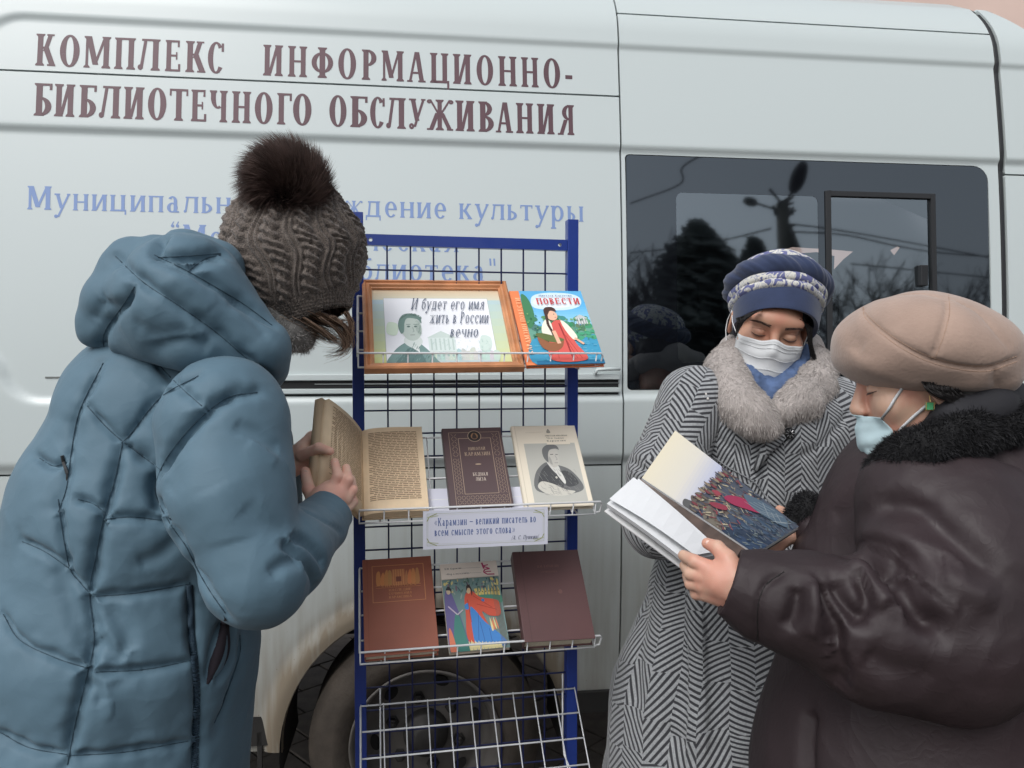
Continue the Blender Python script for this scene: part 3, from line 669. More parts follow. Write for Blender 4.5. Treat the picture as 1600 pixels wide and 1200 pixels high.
_o = bpy.data.objects.new('w', cv); COL.objects.link(_o); _dg = bpy.context.evaluated_depsgraph_get(); _dg.update()
me = bpy.data.meshes.new_from_object(_o.evaluated_get(_dg)); bpy.data.objects.remove(_o)
me.transform(Matrix(((1, 0, 0, 0), (0, 0, 1, YF), (0, 1, 0, 0), (0, 0, 0, 1))))
link('far_wall', me, van, LIN)
b = MB(); b.box(XS + 0.02, XF + 0.9, 0.14, 1.86, 2.34, 2.36); b.build('headlining', LIN, van)
SEAT = mat('seat_cloth', (0.012, 0.013, 0.016, 1), 0.95, var=0.3)
for i, sx in enumerate((XS + 0.30, XS + 0.78, XS + 1.35)):
    for sy in (0.35, 1.25):
        b = MB(); b.box(sx, sx + 0.12, sy, sy + 0.45, 1.0, 1.55); b.box(sx + 0.02, sx + 0.10, sy + 0.1, sy + 0.35, 1.56, 1.75); b.box(sx, sx + 0.45, sy, sy + 0.45, 0.9, 1.05); b.build('cabin_seat', SEAT, van, bevel=0.03, smooth=True)

# ---- side window
ya_, yb_ = float(relief(1, zw0)), float(relief(1, zw1)); tz = math.atan2(float(prof(zw1) - prof(zw0)), zw1 - zw0)
gy = float(prof(zw0)) + 0.016
def gpos(x, z, back=0.0): return (x, gy + (z - zw0) * math.tan(tz) + back, z)
def glass_mat(name, tintc, col=(0.004, 0.0045, 0.006, 1)):
    m = bpy.data.materials.new(name); m.use_nodes = True; nt = m.node_tree; b = nt.nodes['Principled BSDF']; N = nt.nodes.new; L = nt.links.new
    b.inputs['Base Color'].default_value = col; b.inputs['Roughness'].default_value = 0.03; b.inputs['Specular Tint'].default_value = (0.78, 0.90, 1.0, 1); b.inputs['IOR'].default_value = 2.0
    if tintc is not None:
        fr = N('ShaderNodeFresnel'); fr.inputs['IOR'].default_value = 2.75; gl = N('ShaderNodeBsdfGlossy'); gl.inputs['Roughness'].default_value = 0.03
        gl.inputs['Color'].default_value = (0.80, 0.92, 1.0, 1)
        tr = N('ShaderNodeBsdfTransparent'); tr.inputs['Color'].default_value = tintc; ms = N('ShaderNodeMixShader')
        L(fr.outputs[0], ms.inputs[0]); L(tr.outputs[0], ms.inputs[1]); L(gl.outputs[0], ms.inputs[2]); L(ms.outputs[0], nt.nodes['Material Output'].inputs['Surface']); nt.nodes.remove(b)
    return m
FRIT = glass_mat('window_black_glass', None); CLEAR = glass_mat('window_tinted_glass', (0.6, 0.62, 0.65, 1))
c0 = V2(1060, 300); c1_ = V2(1283, 303); cb = V2(1170, 566)[1]; s0 = V2(1294, 297); s1 = V2(1467, 300)
zc_t = (c0[1] + c1_[1]) / 2; zs_t = (s0[1] + s1[1]) / 2
def rr_poly(x0, x1, z0, z1, r, n=6):
    o = []
    for cx, cz, a0 in ((x1 - r, z1 - r, 0), (x0 + r, z1 - r, 90), (x0 + r, z0 + r, 180), (x1 - r, z0 + r, 270)):
        for i in range(n + 1): a = R(a0 + 90 * i / n); o.append((cx + r * math.cos(a), cz + r * math.sin(a)))
    return o
def holed(outer, inners, fn, name, mt):
    cv = bpy.data.curves.new('w', 'CURVE'); cv.dimensions = '2D'; cv.fill_mode = 'BOTH'
    for pl in [outer] + inners:
        s_ = cv.splines.new('POLY'); s_.points.add(len(pl) - 1)
        for i, (x, z) in enumerate(pl): s_.points[i].co = (x, z, 0, 1)
        s_.use_cyclic_u = True
    _o = bpy.data.objects.new('w', cv); COL.objects.link(_o); _dg = bpy.context.evaluated_depsgraph_get(); _dg.update()
    me = bpy.data.meshes.new_from_object(_o.evaluated_get(_dg)); bpy.data.objects.remove(_o)
    for v in me.vertices: v.co = fn(v.co.x, v.co.y)
    me.update(); return link(name, me, van if not hasattr(fn, 'parent') else fn.parent, mt)
outer = [p for p in rr_poly(xw0 + 0.003, xw1 - 0.003, zw0 + 0.003, zw1 - 0.003, 0.047) if p[0] > (xw0 + xw1) / 2]; _l = [p for p in rr_poly(xw0 + 0.003, xw1 - 0.003, zw0 + 0.003, zw1 - 0.003, 0.010) if p[0] < (xw0 + xw1) / 2]; outer = outer[:7] + _l + outer[7:]
win = holed(outer, [rr_poly(c0[0], c1_[0], cb, zc_t, 0.02), rr_poly(s0[0], s1[0], cb, zs_t, 0.01)], lambda x, z: gpos(x, z), 'window', FRIT)
b = MB(); b.add([gpos(x, z, 0.0005) for x, z in rr_poly(c0[0], c1_[0], cb, zc_t, 0.02)], [tuple(range(28))]); b.build('pane', CLEAR, win, fix=False)
fw = 0.016
b = MB(); b.add([gpos(x, z, 0.004) for x, z in rr_poly(s0[0] + fw, s1[0] - fw, cb + fw, zs_t - fw, 0.004)], [tuple(range(28))]); b.build('pane', CLEAR, win, fix=False)
b = MB()
for (xa, xb, za, zb_) in ((s0[0], s0[0] + fw, cb, zs_t), (s1[0] - fw, s1[0], cb, zs_t), (s0[0] + fw, s1[0] - fw, zs_t - fw, zs_t), (s0[0] + fw, s1[0] - fw, cb, cb + fw)):
    q = [gpos(xa, za, -0.005), gpos(xb, za, -0.005), gpos(xb, zb_, -0.005), gpos(xa, zb_, -0.005)]; q2 = [(x, y + 0.02, z) for x, y, z in q]
    b.add(q + q2, [(0, 1, 2, 3), (4, 7, 6, 5), (0, 4, 5, 1), (1, 5, 6, 2), (2, 6, 7, 3), (3, 7, 4, 0)])
b.build('frame', RUB, win, bevel=0.0015)
l0, l1 = V2(1443, 413), V2(1455, 446)
b = MB(); q = gpos(0, (l0[1] + l1[1]) / 2)[1]; b.box(l0[0], l1[0], q - 0.012, q + 0.006, l1[1], l0[1]); b.build('latch', RUB, win, bevel=0.003)

# ---- sliding-door rail
ALU = mat('rail_metal', rgb(150, 156, 156, 0.7), 0.35, metal=0.3)
b = MB(); xr0, xr1 = V2(432, 600)[0], XS - 0.012
zt_, zb_ = V2(700, 585)[1], V2(700, 619)[1]; hgt = zt_ - zb_; yb0 = float(relief(0.2, (zt_ + zb_) / 2))
b.box(xr0, xr1, yb0 - 0.010, yb0 + 0.03, zt_ - hgt * 0.26, zt_, 0); b.box(xr0, xr1, yb0 - 0.012, yb0 + 0.03, zb_ + hgt * 0.14, zb_ + hgt * 0.34, 0)
b.box(xr0, xr1, yb0 - 0.003, yb0 + 0.004, zb_ + hgt * 0.34, zt_ - hgt * 0.26, 1); b.box(xr0, xr1, yb0 - 0.004, yb0 + 0.003, zb_, zb_ + hgt * 0.14, 1)
b.build('door_rail', [PAINT, GAP], van, bevel=0.0015)
b = MB(); zz = (zt_ + zb_) / 2; b.tube([(xr0 + 0.1, yb0 - 0.004, zz + 0.004), (xr1, yb0 - 0.004, zz + 0.004)], 0.0016, 8); b.build('rail_track', ALU, van, smooth=True)
b = MB(); p0, p1 = V2(930, 583), V2(958, 577); b.tube([(p0[0], yb0 - 0.016, zt_ + 0.0), (p0[0] + 0.006, yb0 - 0.018, zt_ + 0.012), (XS - 0.05, yb0 - 0.018, zt_ + 0.014), (XS - 0.012, yb0 - 0.016, zt_ + 0.014)], 0.005, 8); b.build('rail_cover', PAINT, van, smooth=True)
q0, q1 = V2(66, 590), V2(430, 598); yq = float(relief(q0[0] + 0.2, q0[1]))
b = MB(); b.box(q0[0], xr0, yq - 0.0015, yq + 0.002, q0[1] - 0.0022, q0[1] + 0.0022); b.build('trim_line', mat('trim_grey', rgb(110, 114, 112), 0.6), van)

# ---- wheels
RIM = mat('wheel_steel', rgb(112, 108, 104, 0.8), 0.6, metal=0.1, var=0.35, vscale=9, bump=0.001, bscale=50)
HUBM = mat('hub_iron', rgb(80, 78, 76, 0.6), 0.6, metal=0.4, var=0.3, vscale=20)
def wheel(loc, flip=False):
    w = bpy.data.objects.new('wheel', None); COL.objects.link(w); w.parent = van; w.location = loc; w.rotation_euler = (0, 0, math.pi if flip else 0)
    t = MB(); pr = [(0.213, 0.012), (0.222, 0.002), (0.240, -0.004), (0.262, -0.010), (0.270, -0.006), (0.296, -0.004), (0.312, 0.010), (0.322, 0.022), (0.331, 0.030)]
    for k in range(9): pr += [(0.3345, 0.032 + k * 0.018), (0.3345, 0.045 + k * 0.018), (0.328, 0.046 + k * 0.018), (0.328, 0.0495 + k * 0.018)]
    pr += [(0.331, 0.2), (0.31, 0.215), (0.26, 0.225), (0.213, 0.215)]
    t.lathe(pr, 96); t.build('tyre', DIRTRUB, w, smooth=True)
    t = MB(); t.lathe([(0.214, 0.012), (0.219, 0.000), (0.2195, -0.004), (0.214, -0.006), (0.207, 0.002), (0.203, 0.018), (0.196, 0.045), (0.194, 0.085), (0.180, 0.100), (0.165, 0.104), (0.135, 0.094), (0.118, 0.090), (0.085, 0.088), (0.0, 0.088)], 72); t.build('rim', RIM, w, smooth=True)
    for k in range(6):
        a = R(60 * k + 12); t = MB(); cx, cz = 0.152 * math.cos(a), 0.152 * math.sin(a); n = 14
        fr = [(cx + 0.024 * math.cos(q) * -math.sin(a) + 0.015 * math.sin(q) * math.cos(a), 0.0935 + 0.0 * q, cz + 0.024 * math.cos(q) * math.cos(a) + 0.015 * math.sin(q) * math.sin(a)) for q in [2 * math.pi * i / n for i in range(n)]]
        t.add(fr + [(x, y + 0.03, z) for x, y, z in fr], [tuple(range(n))] + [(i, (i + 1) % n, n + (i + 1) % n, n + i) for i in range(n)]); t.build('vent_hole', UNDER, w)
    for k in range(6):
        a = R(60 * k + 42); c = (0.103 * math.cos(a), 0.103 * math.sin(a)); t = MB()
        t.lathe([(0.0, 0.058), (0.009, 0.060), (0.0095, 0.066), (0.0145, 0.069), (0.0155, 0.084), (0.020, 0.085), (0.020, 0.089)], 6); me = t.mesh(); me.transform(Matrix.Translation((c[0], 0, c[1]))); link('wheel_nut', me, w, HUBM)
    t = MB(); t.lathe([(0.0, 0.022), (0.03, 0.022), (0.042, 0.028), (0.046, 0.045), (0.062, 0.05), (0.066, 0.06), (0.068, 0.088)], 36); t.build('hub_cap', HUBM, w, smooth=True)
    return w
wheel((WHX, 0.03, WHZ)); wheel((WHX, 1.93, WHZ), True)
# arch liner
b = MB(); n = 30; vs = []
for i in range(n + 1):
    a = R(-8 + 196 * i / n)
    for y in (0.012, 0.10, 0.34): vs.append((WHX + 0.408 * math.cos(a), y, WHZ + 0.408 * math.sin(a)))
b.add(vs, [(i * 3 + j, i * 3 + j + 1, i * 3 + j + 4, i * 3 + j + 3) for i in range(n) for j in (0, 1)]); b.build('arch_liner', UNDER, van, smooth=True)
b = MB(); b.box(-2.0, -0.42, 0.05, 0.075, ZSILL - 0.05, ZSILL + 0.06); b.box(0.42, xf, 0.03, 0.055, ZSILL - 0.0, ZSILL + 0.06); b.build('sill', UNDER, van)

# ---- lettering
MAROON = mat('lettering_maroon', rgb(92, 62, 70), 0.45, var=0.15, vscale=2); BLUE = mat('lettering_blue', rgb(126, 150, 196), 0.5)
def on_side(x, z, lift=0.0): return (x, float(relief(x, z)) - 0.0005 - lift * 0.5, z)
def letter_row(words, y_l, y_r, xl, xr, hpx, name, mt, X, W):
    zb = (V2(xl, y_l)[1] + V2(xr, y_r)[1]) / 2; xm = (xl + xr) / 2; ym = (y_l + y_r) / 2; H = V2(xm, ym - hpx)[1] - V2(xm, ym)[1]
    for chars, ext in words:
        b = MB()
        for ch, (sx, ex_) in zip(chars, ext):
            x0, x1 = V2(sx, ym)[0], V2(ex_, ym)[0]; g_, wd = glyph(ch, W, 0.07, X); xs = [p[0] for q in g_ for p in q]; a0, a1 = min(xs), max(xs)
            emit_letters(b, g_, lambda x, z, l: on_side(x0 + (x - a0) * (x1 - x0) / (a1 - a0), zb + z * H, l))
        b.build(name, mt, van, fix=False)
letter_row([('КОМПЛЕКС', ((52, 84), (90, 121), (128, 170), (176, 209), (213, 248), (256, 280), (288, 320), (323, 348))),
 ('ИНФОРМАЦИОННО-', ((410, 441), (449, 479), (486, 520), (528, 556), (565, 588), (596, 631), (636, 665), (672, 702), (708, 737), (745, 771), (779, 808), (815, 842), (850, 876), (884, 895)))], 103, 135, 60, 880, 48, 'lettering', MAROON, 1.0, 0.165)
letter_row([('БИБЛИОТЕЧНОГО', ((50, 78), (82, 114), (121, 148), (152, 186), (191, 223), (229, 258), (263, 292), (297, 321), (326, 354), (361, 391), (397, 425), (432, 455), (457, 486))),
 ('ОБСЛУЖИВАНИЯ', ((514, 541), (547, 574), (578, 601), (603, 634), (639, 665), (667, 709), (712, 742), (748, 772), (775, 802), (807, 834), (840, 867), (872, 898)))], 180, 209, 60, 880, 49, 'lettering', MAROON, 0.95, 0.17)
def blue_row(s, x0p, x1p, yb0_, yb1_, hpx, name):
    zb = (V2(x0p, yb0_)[1] + V2(x1p, yb1_)[1]) / 2; xa, xb = V2(x0p, yb0_)[0], V2(x1p, yb1_)[0]; xm = (x0p + x1p) / 2; ym = (yb0_ + yb1_) / 2
    H = V2(xm, ym - hpx)[1] - V2(xm, ym)[1]; items = []; cur = 0; b = MB()
    for ch in s:
        if ch == ' ': cur += 0.62; items.append((cur, None, 0)); continue
        cap = ch.isupper() or ch in '“"'; k = 1.42 if cap else 1.0
        gl, wd = glyph(ch if (cap or ch not in LOW) else LOW[ch], 0.20 / (1.1 if cap else 1), 0.09, 1.42 if ch not in 'М' else 1.25); items.append((cur, gl, k)); cur += wd * k + 0.17
    f = (xb - xa) / (cur - 0.17)
    for c_, gl, k in items:
        if gl is None: b.build(name, BLUE, van, fix=False); b = MB(); continue
        emit_letters(b, gl, lambda x, z, l: on_side(xa + (c_ + x * k) * f, zb + z * k * H, l))
    return b.build(name, BLUE, van, fix=False)
blue_row('Муниципальное учреждение культуры', 38, 914, 325, 345, 25, 'lettering')
blue_row('“Межпоселенческая', 263, 717, 385, 393, 25, 'lettering')
blue_row('центральная библиотека"', 190, 778, 431, 440, 25, 'lettering')

# ================================================================ GROUND
PAVE = mat('paver_concrete', rgb(120, 112, 104, 0.75), 0.9, var=0.3, vscale=12, bump=0.002, bscale=70)
JOINT = mat('paving_bed', rgb(60, 56, 52, 0.6), 0.95, var=0.3, vscale=3)
b = MB(); b.add([(-200, -200, -0.012), (200, -200, -0.012), (200, 200, -0.012), (-200, 200, -0.012)], [(0, 1, 2, 3)]); grd = b.build('ground', JOINT, None, fix=False); tag(grd, kind='structure')
pw_, ph_ = 0.20, 0.20
pm = MB(); pm.box(-pw_ / 2 + 0.004, pw_ / 2 - 0.004, -ph_ / 2 + 0.004, ph_ / 2 - 0.004, -0.05, 0); src = None
rg = random.Random(4); cells = []; rest = MB(); cr, sr = math.cos(R(45)), math.sin(R(45))
for i in range(-34, 35):
    for j in range(-34, 35):
        u, v = i * pw_ + (ph_ / 2 if j % 2 else 0), j * ph_; x, y = u * cr - v * sr + 0.0, u * sr + v * cr + 2.4
        if -3.2 < x < 3.4 and -0.6 < y < 6.2: cells.append((x, y))
def vis(x, y):
    px, py, d = to_px((x, y, 0)) if y > 0.5 else (0, 9999, 1)
    return abs(px - 500) * 0.7 + abs(min(py, 3000) - 1080) * 1.0
cells.sort(key=lambda c: vis(*c))
for i, (x, y) in enumerate(cells):
    z = rg.uniform(-0.003, 0.002); a = R(45)
    if i < 295:
        if src is None: src = pm.build('paver', PAVE, grd, bevel=0.004); o = src
        else: o = share(src, 'paver', grd)
        o.location = (x, y, z); o.rotation_euler = (rg.uniform(-.006, .006), rg.uniform(-.006, .006), a)
    else:
        hw = pw_ / 2 - 0.004; q = [(-hw, -hw), (hw, -hw), (hw, hw), (-hw, hw)]; t = [(x + p * cr - r_ * sr, y + p * sr + r_ * cr) for p, r_ in q]
        rest.add([(p, r_, z) for p, r_ in t] + [(p, r_, -0.05) for p, r_ in t], [(0, 1, 2, 3), (0, 4, 5, 1), (1, 5, 6, 2), (2, 6, 7, 3), (3, 7, 4, 0)])
o = rest.build('paving', PAVE, grd); tag(o, kind='stuff')

# ================================================================ SURROUNDINGS (seen past the van's roof and mirrored in its window)
PINK = mat('pink_plaster', rgb(222, 196, 184, 0.9), 0.9, var=0.08, vscale=1)
bl = thing('building', 'tall pink plastered building rising behind the front of the van', 'building', (9, 13, 0))
b = MB(); b.box(-6, 8, 0, 6, 0, 11); b.build('wall', PINK, bl)
b = MB(); b.box(-6.3, 8.3, -0.3, 6.3, 11.0, 11.3); b.build('roof', mat('roof_sheet', rgb(120, 70, 60), 0.7), bl)
wmat = mat('house_glass', (0.02, 0.025, 0.03, 1), 0.1)
for i in range(5):
    for k in range(3):
        b = MB(); b.box(-4.5 + i * 2.6, -3.2 + i * 2.6, -0.04, 0.02, 1.2 + k * 3.2, 2.8 + k * 3.2); w_ = b.build('window', mat('white_frame', (0.7, 0.7, 0.7, 1), 0.5), bl)
        b = MB(); b.box(-4.4 + i * 2.6, -3.3 + i * 2.6, -0.055, -0.045, 1.3 + k * 3.2, 2.7 + k * 3.2); b.build('pane', wmat, w_)
# mirror image of a pixel at a virtual distance d, in the window's plane
_g0 = VM @ Vector(gpos(xw0, zw0)); _g1 = VM @ Vector(gpos(xw1, zw0)); _g2 = VM @ Vector(gpos(xw0, zw1)); GN = (_g1 - _g0).cross(_g2 - _g0).normalized()
def MIR(px, py, d):
    p = P(px, py, d); return p - GN * (2 * (p - _g0).dot(GN))
BARK = mat('bark_dark', (0.035, 0.03, 0.026, 1), 0.9); NEED = mat('spruce_needles', (0.034, 0.046, 0.044, 1), 0.85); CONC = mat('pole_concrete', rgb(120, 118, 112, 0.5), 0.9); STEEL = mat('lamp_steel', (0.03, 0.032, 0.035, 1), 0.6)
def ground_at(p): return Vector((p.x, p.y, 0))
pole_top = MIR(1222, 318, 22); pb = ground_at(pole_top)
lp = thing('street_lamp', 'tall two-headed concrete street lamp mirrored in the van window', 'street lamp', pb)
b = MB(); b.tube([(0, 0, 0), (0, 0, pole_top.z)], [0.24, 0.17], 12); q = MIR(1244, 392, 22) - pb; t_ = MIR(1228, 352, 22) - pb; b.tube([(q.x * 3.2 - t_.x * 2.2, q.y, 0), (q.x, q.y, q.z), (t_.x, t_.y, t_.z)], 0.15, 10); b.build('pole', CONC, lp, smooth=True)
for (a, c, wd, nm) in (((1222, 322), (1240, 297), 0.05, 0), ((1215, 328), (1182, 318), 0.05, 1)):
    A, C_ = MIR(a[0], a[1], 22) - pb, MIR(c[0], c[1], 22) - pb
    b = MB(); b.tube([A, C_], wd * 0.7, 8); b.build('lamp_arm', STEEL, lp)
    e = (MIR(1255, 256, 21) - pb) if nm == 0 else (MIR(1162, 312, 22) - pb)
    b = MB(); n = 8; b.tube([C_ + (e - C_) * t for t in np.linspace(0, 1, n)], [(0.22 if nm == 0 else 0.13) * math.sin(math.pi * (0.12 + 0.8 * t)) ** 0.5 for t in np.linspace(0, 1, n)], 10); b.build('lamp_head', STEEL, lp, smooth=True)
b = MB(); rg = random.Random(3)
for i in range(14):
    c = MIR(1205 + rg.uniform(0, 30), 318 + rg.uniform(0, 35), 22) - pb; b.tube([c, c + Vector((rg.uniform(-.5, .5), 0.1, rg.uniform(-.1, .5)))], 0.04, 5)
b.build('bracket', STEEL, lp)
WIRE = mat('cable_black', (0.01, 0.01, 0.011, 1), 0.7)
def cable(pts, d0, d1, label):
    sm = smooth_path(pts, 6); n = len(sm); W3 = [MIR(p[0], p[1], d0 + (d1 - d0) * i / (n - 1)) for i, p in enumerate(sm)]
    b = MB(); b.tube(W3, 0.028, 5); o = b.build('power_cable', WIRE, None); tag(o, label, 'cable', 'cables mirrored in the window')
cable([(985, 395), (1080, 385), (1140, 373), (1205, 357)], 30, 22, 'cable running left of the street lamp pole')
cable([(1235, 350), (1300, 358), (1400, 375), (1560, 405)], 22, 30, 'upper cable running right of the street lamp pole')
cable([(1238, 362), (1320, 367), (1400, 384), (1470, 395), (1560, 402)], 22, 31, 'middle cable running right of the street lamp pole')
cable([(1330, 412), (1450, 424), (1560, 435)], 26, 33, 'lowest cable right of the street lamp pole')
cable([(1100, 240), (1066, 262), (1062, 288), (985, 318)], 20, 26, 'loose kinked cable left of the street lamp')
def spruce(px, ptop, pbot_w, d, n, label):
    top = MIR(px, ptop, d); base = ground_at(top); H = top.z; rg = random.Random(int(px)); root = thing('spruce_tree', label, 'tree', base, group='trees mirrored in the window')
    b = MB(); b.tube([(0, 0, 0), (0, 0, H * 0.98)], [0.2, 0.02], 8); b.build('trunk', BARK, root)
    rad = pbot_w / 1200 * d; c = MB()
    for i in range(n * 3):
        t = rg.random() ** 1.1; z = H * (1 - t * 0.9); r_ = rad * min(1.0, (t * 5) ** .85) * (1 + t) * (0.45 + 0.75 * rg.random()) * (1 + .25 * math.sin(t * 23)); a = rg.uniform(0, 6.28)
        for j in range(5):
            rj = r_ * (0.25 + 0.75 * rg.random()); s_ = 0.08 + 0.16 * rg.random(); x, y = rj * math.cos(a + rg.uniform(-.25, .25)), rj * math.sin(a + rg.uniform(-.25, .25)); zz = z - rj * 0.25 + rg.uniform(-.15, .15)
            c.add([(x - s_, y, zz), (x + s_, y + s_ * .5, zz - s_ * .3), (x + rg.uniform(-s_, s_), y - s_, zz + s_ * .8)], [(0, 1, 2)])
    c.build('crown', NEED, root, fix=False)
spruce(1092, 357, 74, 17, 900, 'broad dark spruce left of the street lamp'); spruce(1180, 378, 44, 24, 500, 'small spruce just left of the lamp pole')
def bare(px, ptop, d, label, spread=1.0):
    top = MIR(px, ptop, d); base = ground_at(top); H = top.z; rg = random.Random(int(px) + 7); root = thing('bare_tree', label, 'tree', base, group='trees mirrored in the window')
    tr = MB(); cr_ = MB(); tr.tube([(0, 0, 0), (0.05, 0, H * 0.3)], [0.2, 0.12], 7)
    def br(p, dr, L, r_, k):
        q = p + dr * L; cr_.tube([p, (p + q) / 2 + Vector((rg.uniform(-.05, .05), rg.uniform(-.05, .05), 0)) * L, q], [r_, r_ * .8, r_ * .6], 4, cap=False)
        if k == 0: return
        for _ in range(3 if k > 1 else 4):
            nd = (dr + Vector((rg.gauss(0, .45), rg.gauss(0, .45), rg.uniform(-.05, .45))) * spread).normalized(); br(p + dr * L * rg.uniform(.5, 1), nd, L * rg.uniform(.55, .8), r_ * .6, k - 1)
    for _ in range(5): br(Vector((0.05, 0, H * rg.uniform(.2, .32))), Vector((rg.gauss(0, .4), rg.gauss(0, .4), 1)).normalized(), H * 0.3, 0.07, 4)
    tr.build('trunk', BARK, root); cr_.build('crown', BARK, root, fix=False)
for i, (px, pt, d) in enumerate(((1005, 345, 22), (1040, 372, 26), (1330, 400, 22), (1375, 392, 25), (1430, 420, 28), (1510, 388, 24), (1150, 400, 30), (960, 350, 27))):
    bare(px, pt, d, ['bare tree at the left edge of the window reflection', 'slender bare tree behind the broad spruce', 'bare tree mirrored in the sliding pane', 'tall bare tree mirrored right of the sliding pane centre', 'low bare tree mirrored near the pane latch', 'bare tree mirrored at the right edge of the window', 'far bare tree between the two spruces', 'bare tree mirrored left of the window edge'][i])
# a dark hedge and fence line across the road
HED = mat('hedge_dark', (0.022, 0.028, 0.026, 1), 0.9); b = MB(); rg = random.Random(9)
c0_ = MIR(900, 450, 15); c1_2 = MIR(1650, 450, 19); dirv = (c1_2 - c0_)
for i in range(5200):
    t = rg.uniform(-0.5, 1.6); q = c0_ + dirv * t; h_ = rg.random() ** 0.6 * (3.0 + 0.7 * math.sin(t * 9) + 0.4 * math.sin(t * 31)); s_ = rg.uniform(.12, .35); x, y = q.x, q.y + rg.uniform(-1, .3)
    b.add([(x - s_, y, h_), (x + s_, y + .1, h_ - s_ * .4), (x + rg.uniform(-s_, s_), y, h_ + s_)], [(0, 1, 2)])
q0_ = c0_ - dirv * .5; q1_ = c0_ + dirv * 1.6
b.add([(q0_.x, q0_.y - .8, 0), (q1_.x, q1_.y - .8, 0), (q1_.x, q1_.y - .8, 2.4), (q0_.x, q0_.y - .8, 2.4)], [(0, 1, 2, 3)])
o = b.build('hedge', HED, None, fix=False); tag(o, 'tall dark unclipped hedge across the road, mirrored in the window', 'hedge')
# ================================================================ DISPLAY RACK
_l = P(560, 600, 1.66); RO = Vector((_l.x, _l.y, 0)); RYAW = 10.9
RM = Matrix.Translation(RO) @ Matrix.Rotation(R(RYAW), 4, 'Z'); RMI = RM.inverted()
RW = 0.476
BLUEP = mat('blue_enamel', rgb(30, 60, 146, 0.8), 0.35, coat=0.2, var=0.08, vscale=6); WIREB = mat('navy_enamel', rgb(22, 34, 86, 0.7), 0.4); WHITEP = mat('white_enamel', rgb(232, 234, 236, 0.85), 0.35, coat=0.2)
rack = thing('display_rack', 'tall blue wire-grid display rack standing in front of the van wheel', 'display rack', RO, (0, 0, R(RYAW)))
zR = (RMI @ hit_plane(893, 344, RM @ Vector((RW, 0, 0)), RM.to_3x3() @ Vector((0, 1, 0)))).z
def post(x, z1):
    b = MB(); w = 0.0125; b.box(x - w, x + w, -0.0125, 0.0125, 0.02, z1)
    return b.build('post', BLUEP, rack, bevel=0.0015)
post(0.0, zR); post(RW, zR)
for x in (0.0, RW):
    b = MB(); b.box(x - 0.016, x + 0.016, -0.22, 0.22, 0, 0.022); b.build('foot', BLUEP, rack, bevel=0.003)
zb1, zb0 = [(RMI @ hit_plane(730, y, RM @ Vector((RW, 0, 0)), RM.to_3x3() @ Vector((0, 1, 0)))).z for y in (371, 388)]
def bar(z0, z1, holes):
    ol = [(0.0128, z0), (RW - 0.0128, z0), (RW - 0.0128, z1), (0.0128, z1)]
    inn = [[(x + 0.0042 * math.cos(2 * math.pi * k / 12), (z0 + z1) / 2 + 0.0042 * math.sin(2 * math.pi * k / 12)) for k in range(12)] for x in holes]
    fn = lambda x, z: (x, -0.009, z)
    o = holed(ol, inn, fn, 'top_bar', BLUEP); o.parent = rack
    me = o.data; bm = bmesh.new(); bm.from_mesh(me)
    r = bmesh.ops.extrude_face_region(bm, geom=bm.faces[:]); bmesh.ops.translate(bm, verts=[v for v in r['geom'] if isinstance(v, bmesh.types.BMVert)], vec=(0, 0.018, 0))
    bmesh.ops.recalc_face_normals(bm, faces=bm.faces); bm.to_mesh(me); bm.free()
bar(zb0, zb1, [0.028, RW - 0.03])
cells_ = 9; sp_ = (RW - 0.025) / cells_; Z0G = 0.12
mv = MB(); mv.tube([(0, 0, Z0G), (0, 0, zb0)], 0.0021, 6, cap=False); wv = None
for i in range(1, cells_):
    if wv is None: wv = mv.build('grid_wire', WIREB, rack, smooth=True); wv.location = (0.0125 + sp_ * i, -0.0032, 0)
    else: share(wv, 'grid_wire', rack, (0.0125 + sp_ * i, -0.0032, 0))
mh = MB(); mh.tube([(0.0125, 0, 0), (RW - 0.0125, 0, 0)], 0.0021, 6, cap=False); wh = None; z = zb0 - 0.0515
hz = [zb0 + 0.004]
while z > Z0G: hz.append(z); z -= 0.0508
for z in hz:
    if wh is None: wh = mh.build('grid_wire', WIREB, rack, smooth=True); wh.location = (0, 0, z)
    else: share(wh, 'grid_wire', rack, (0, 0, z))
print('rack top', zR, zb0, zb1)

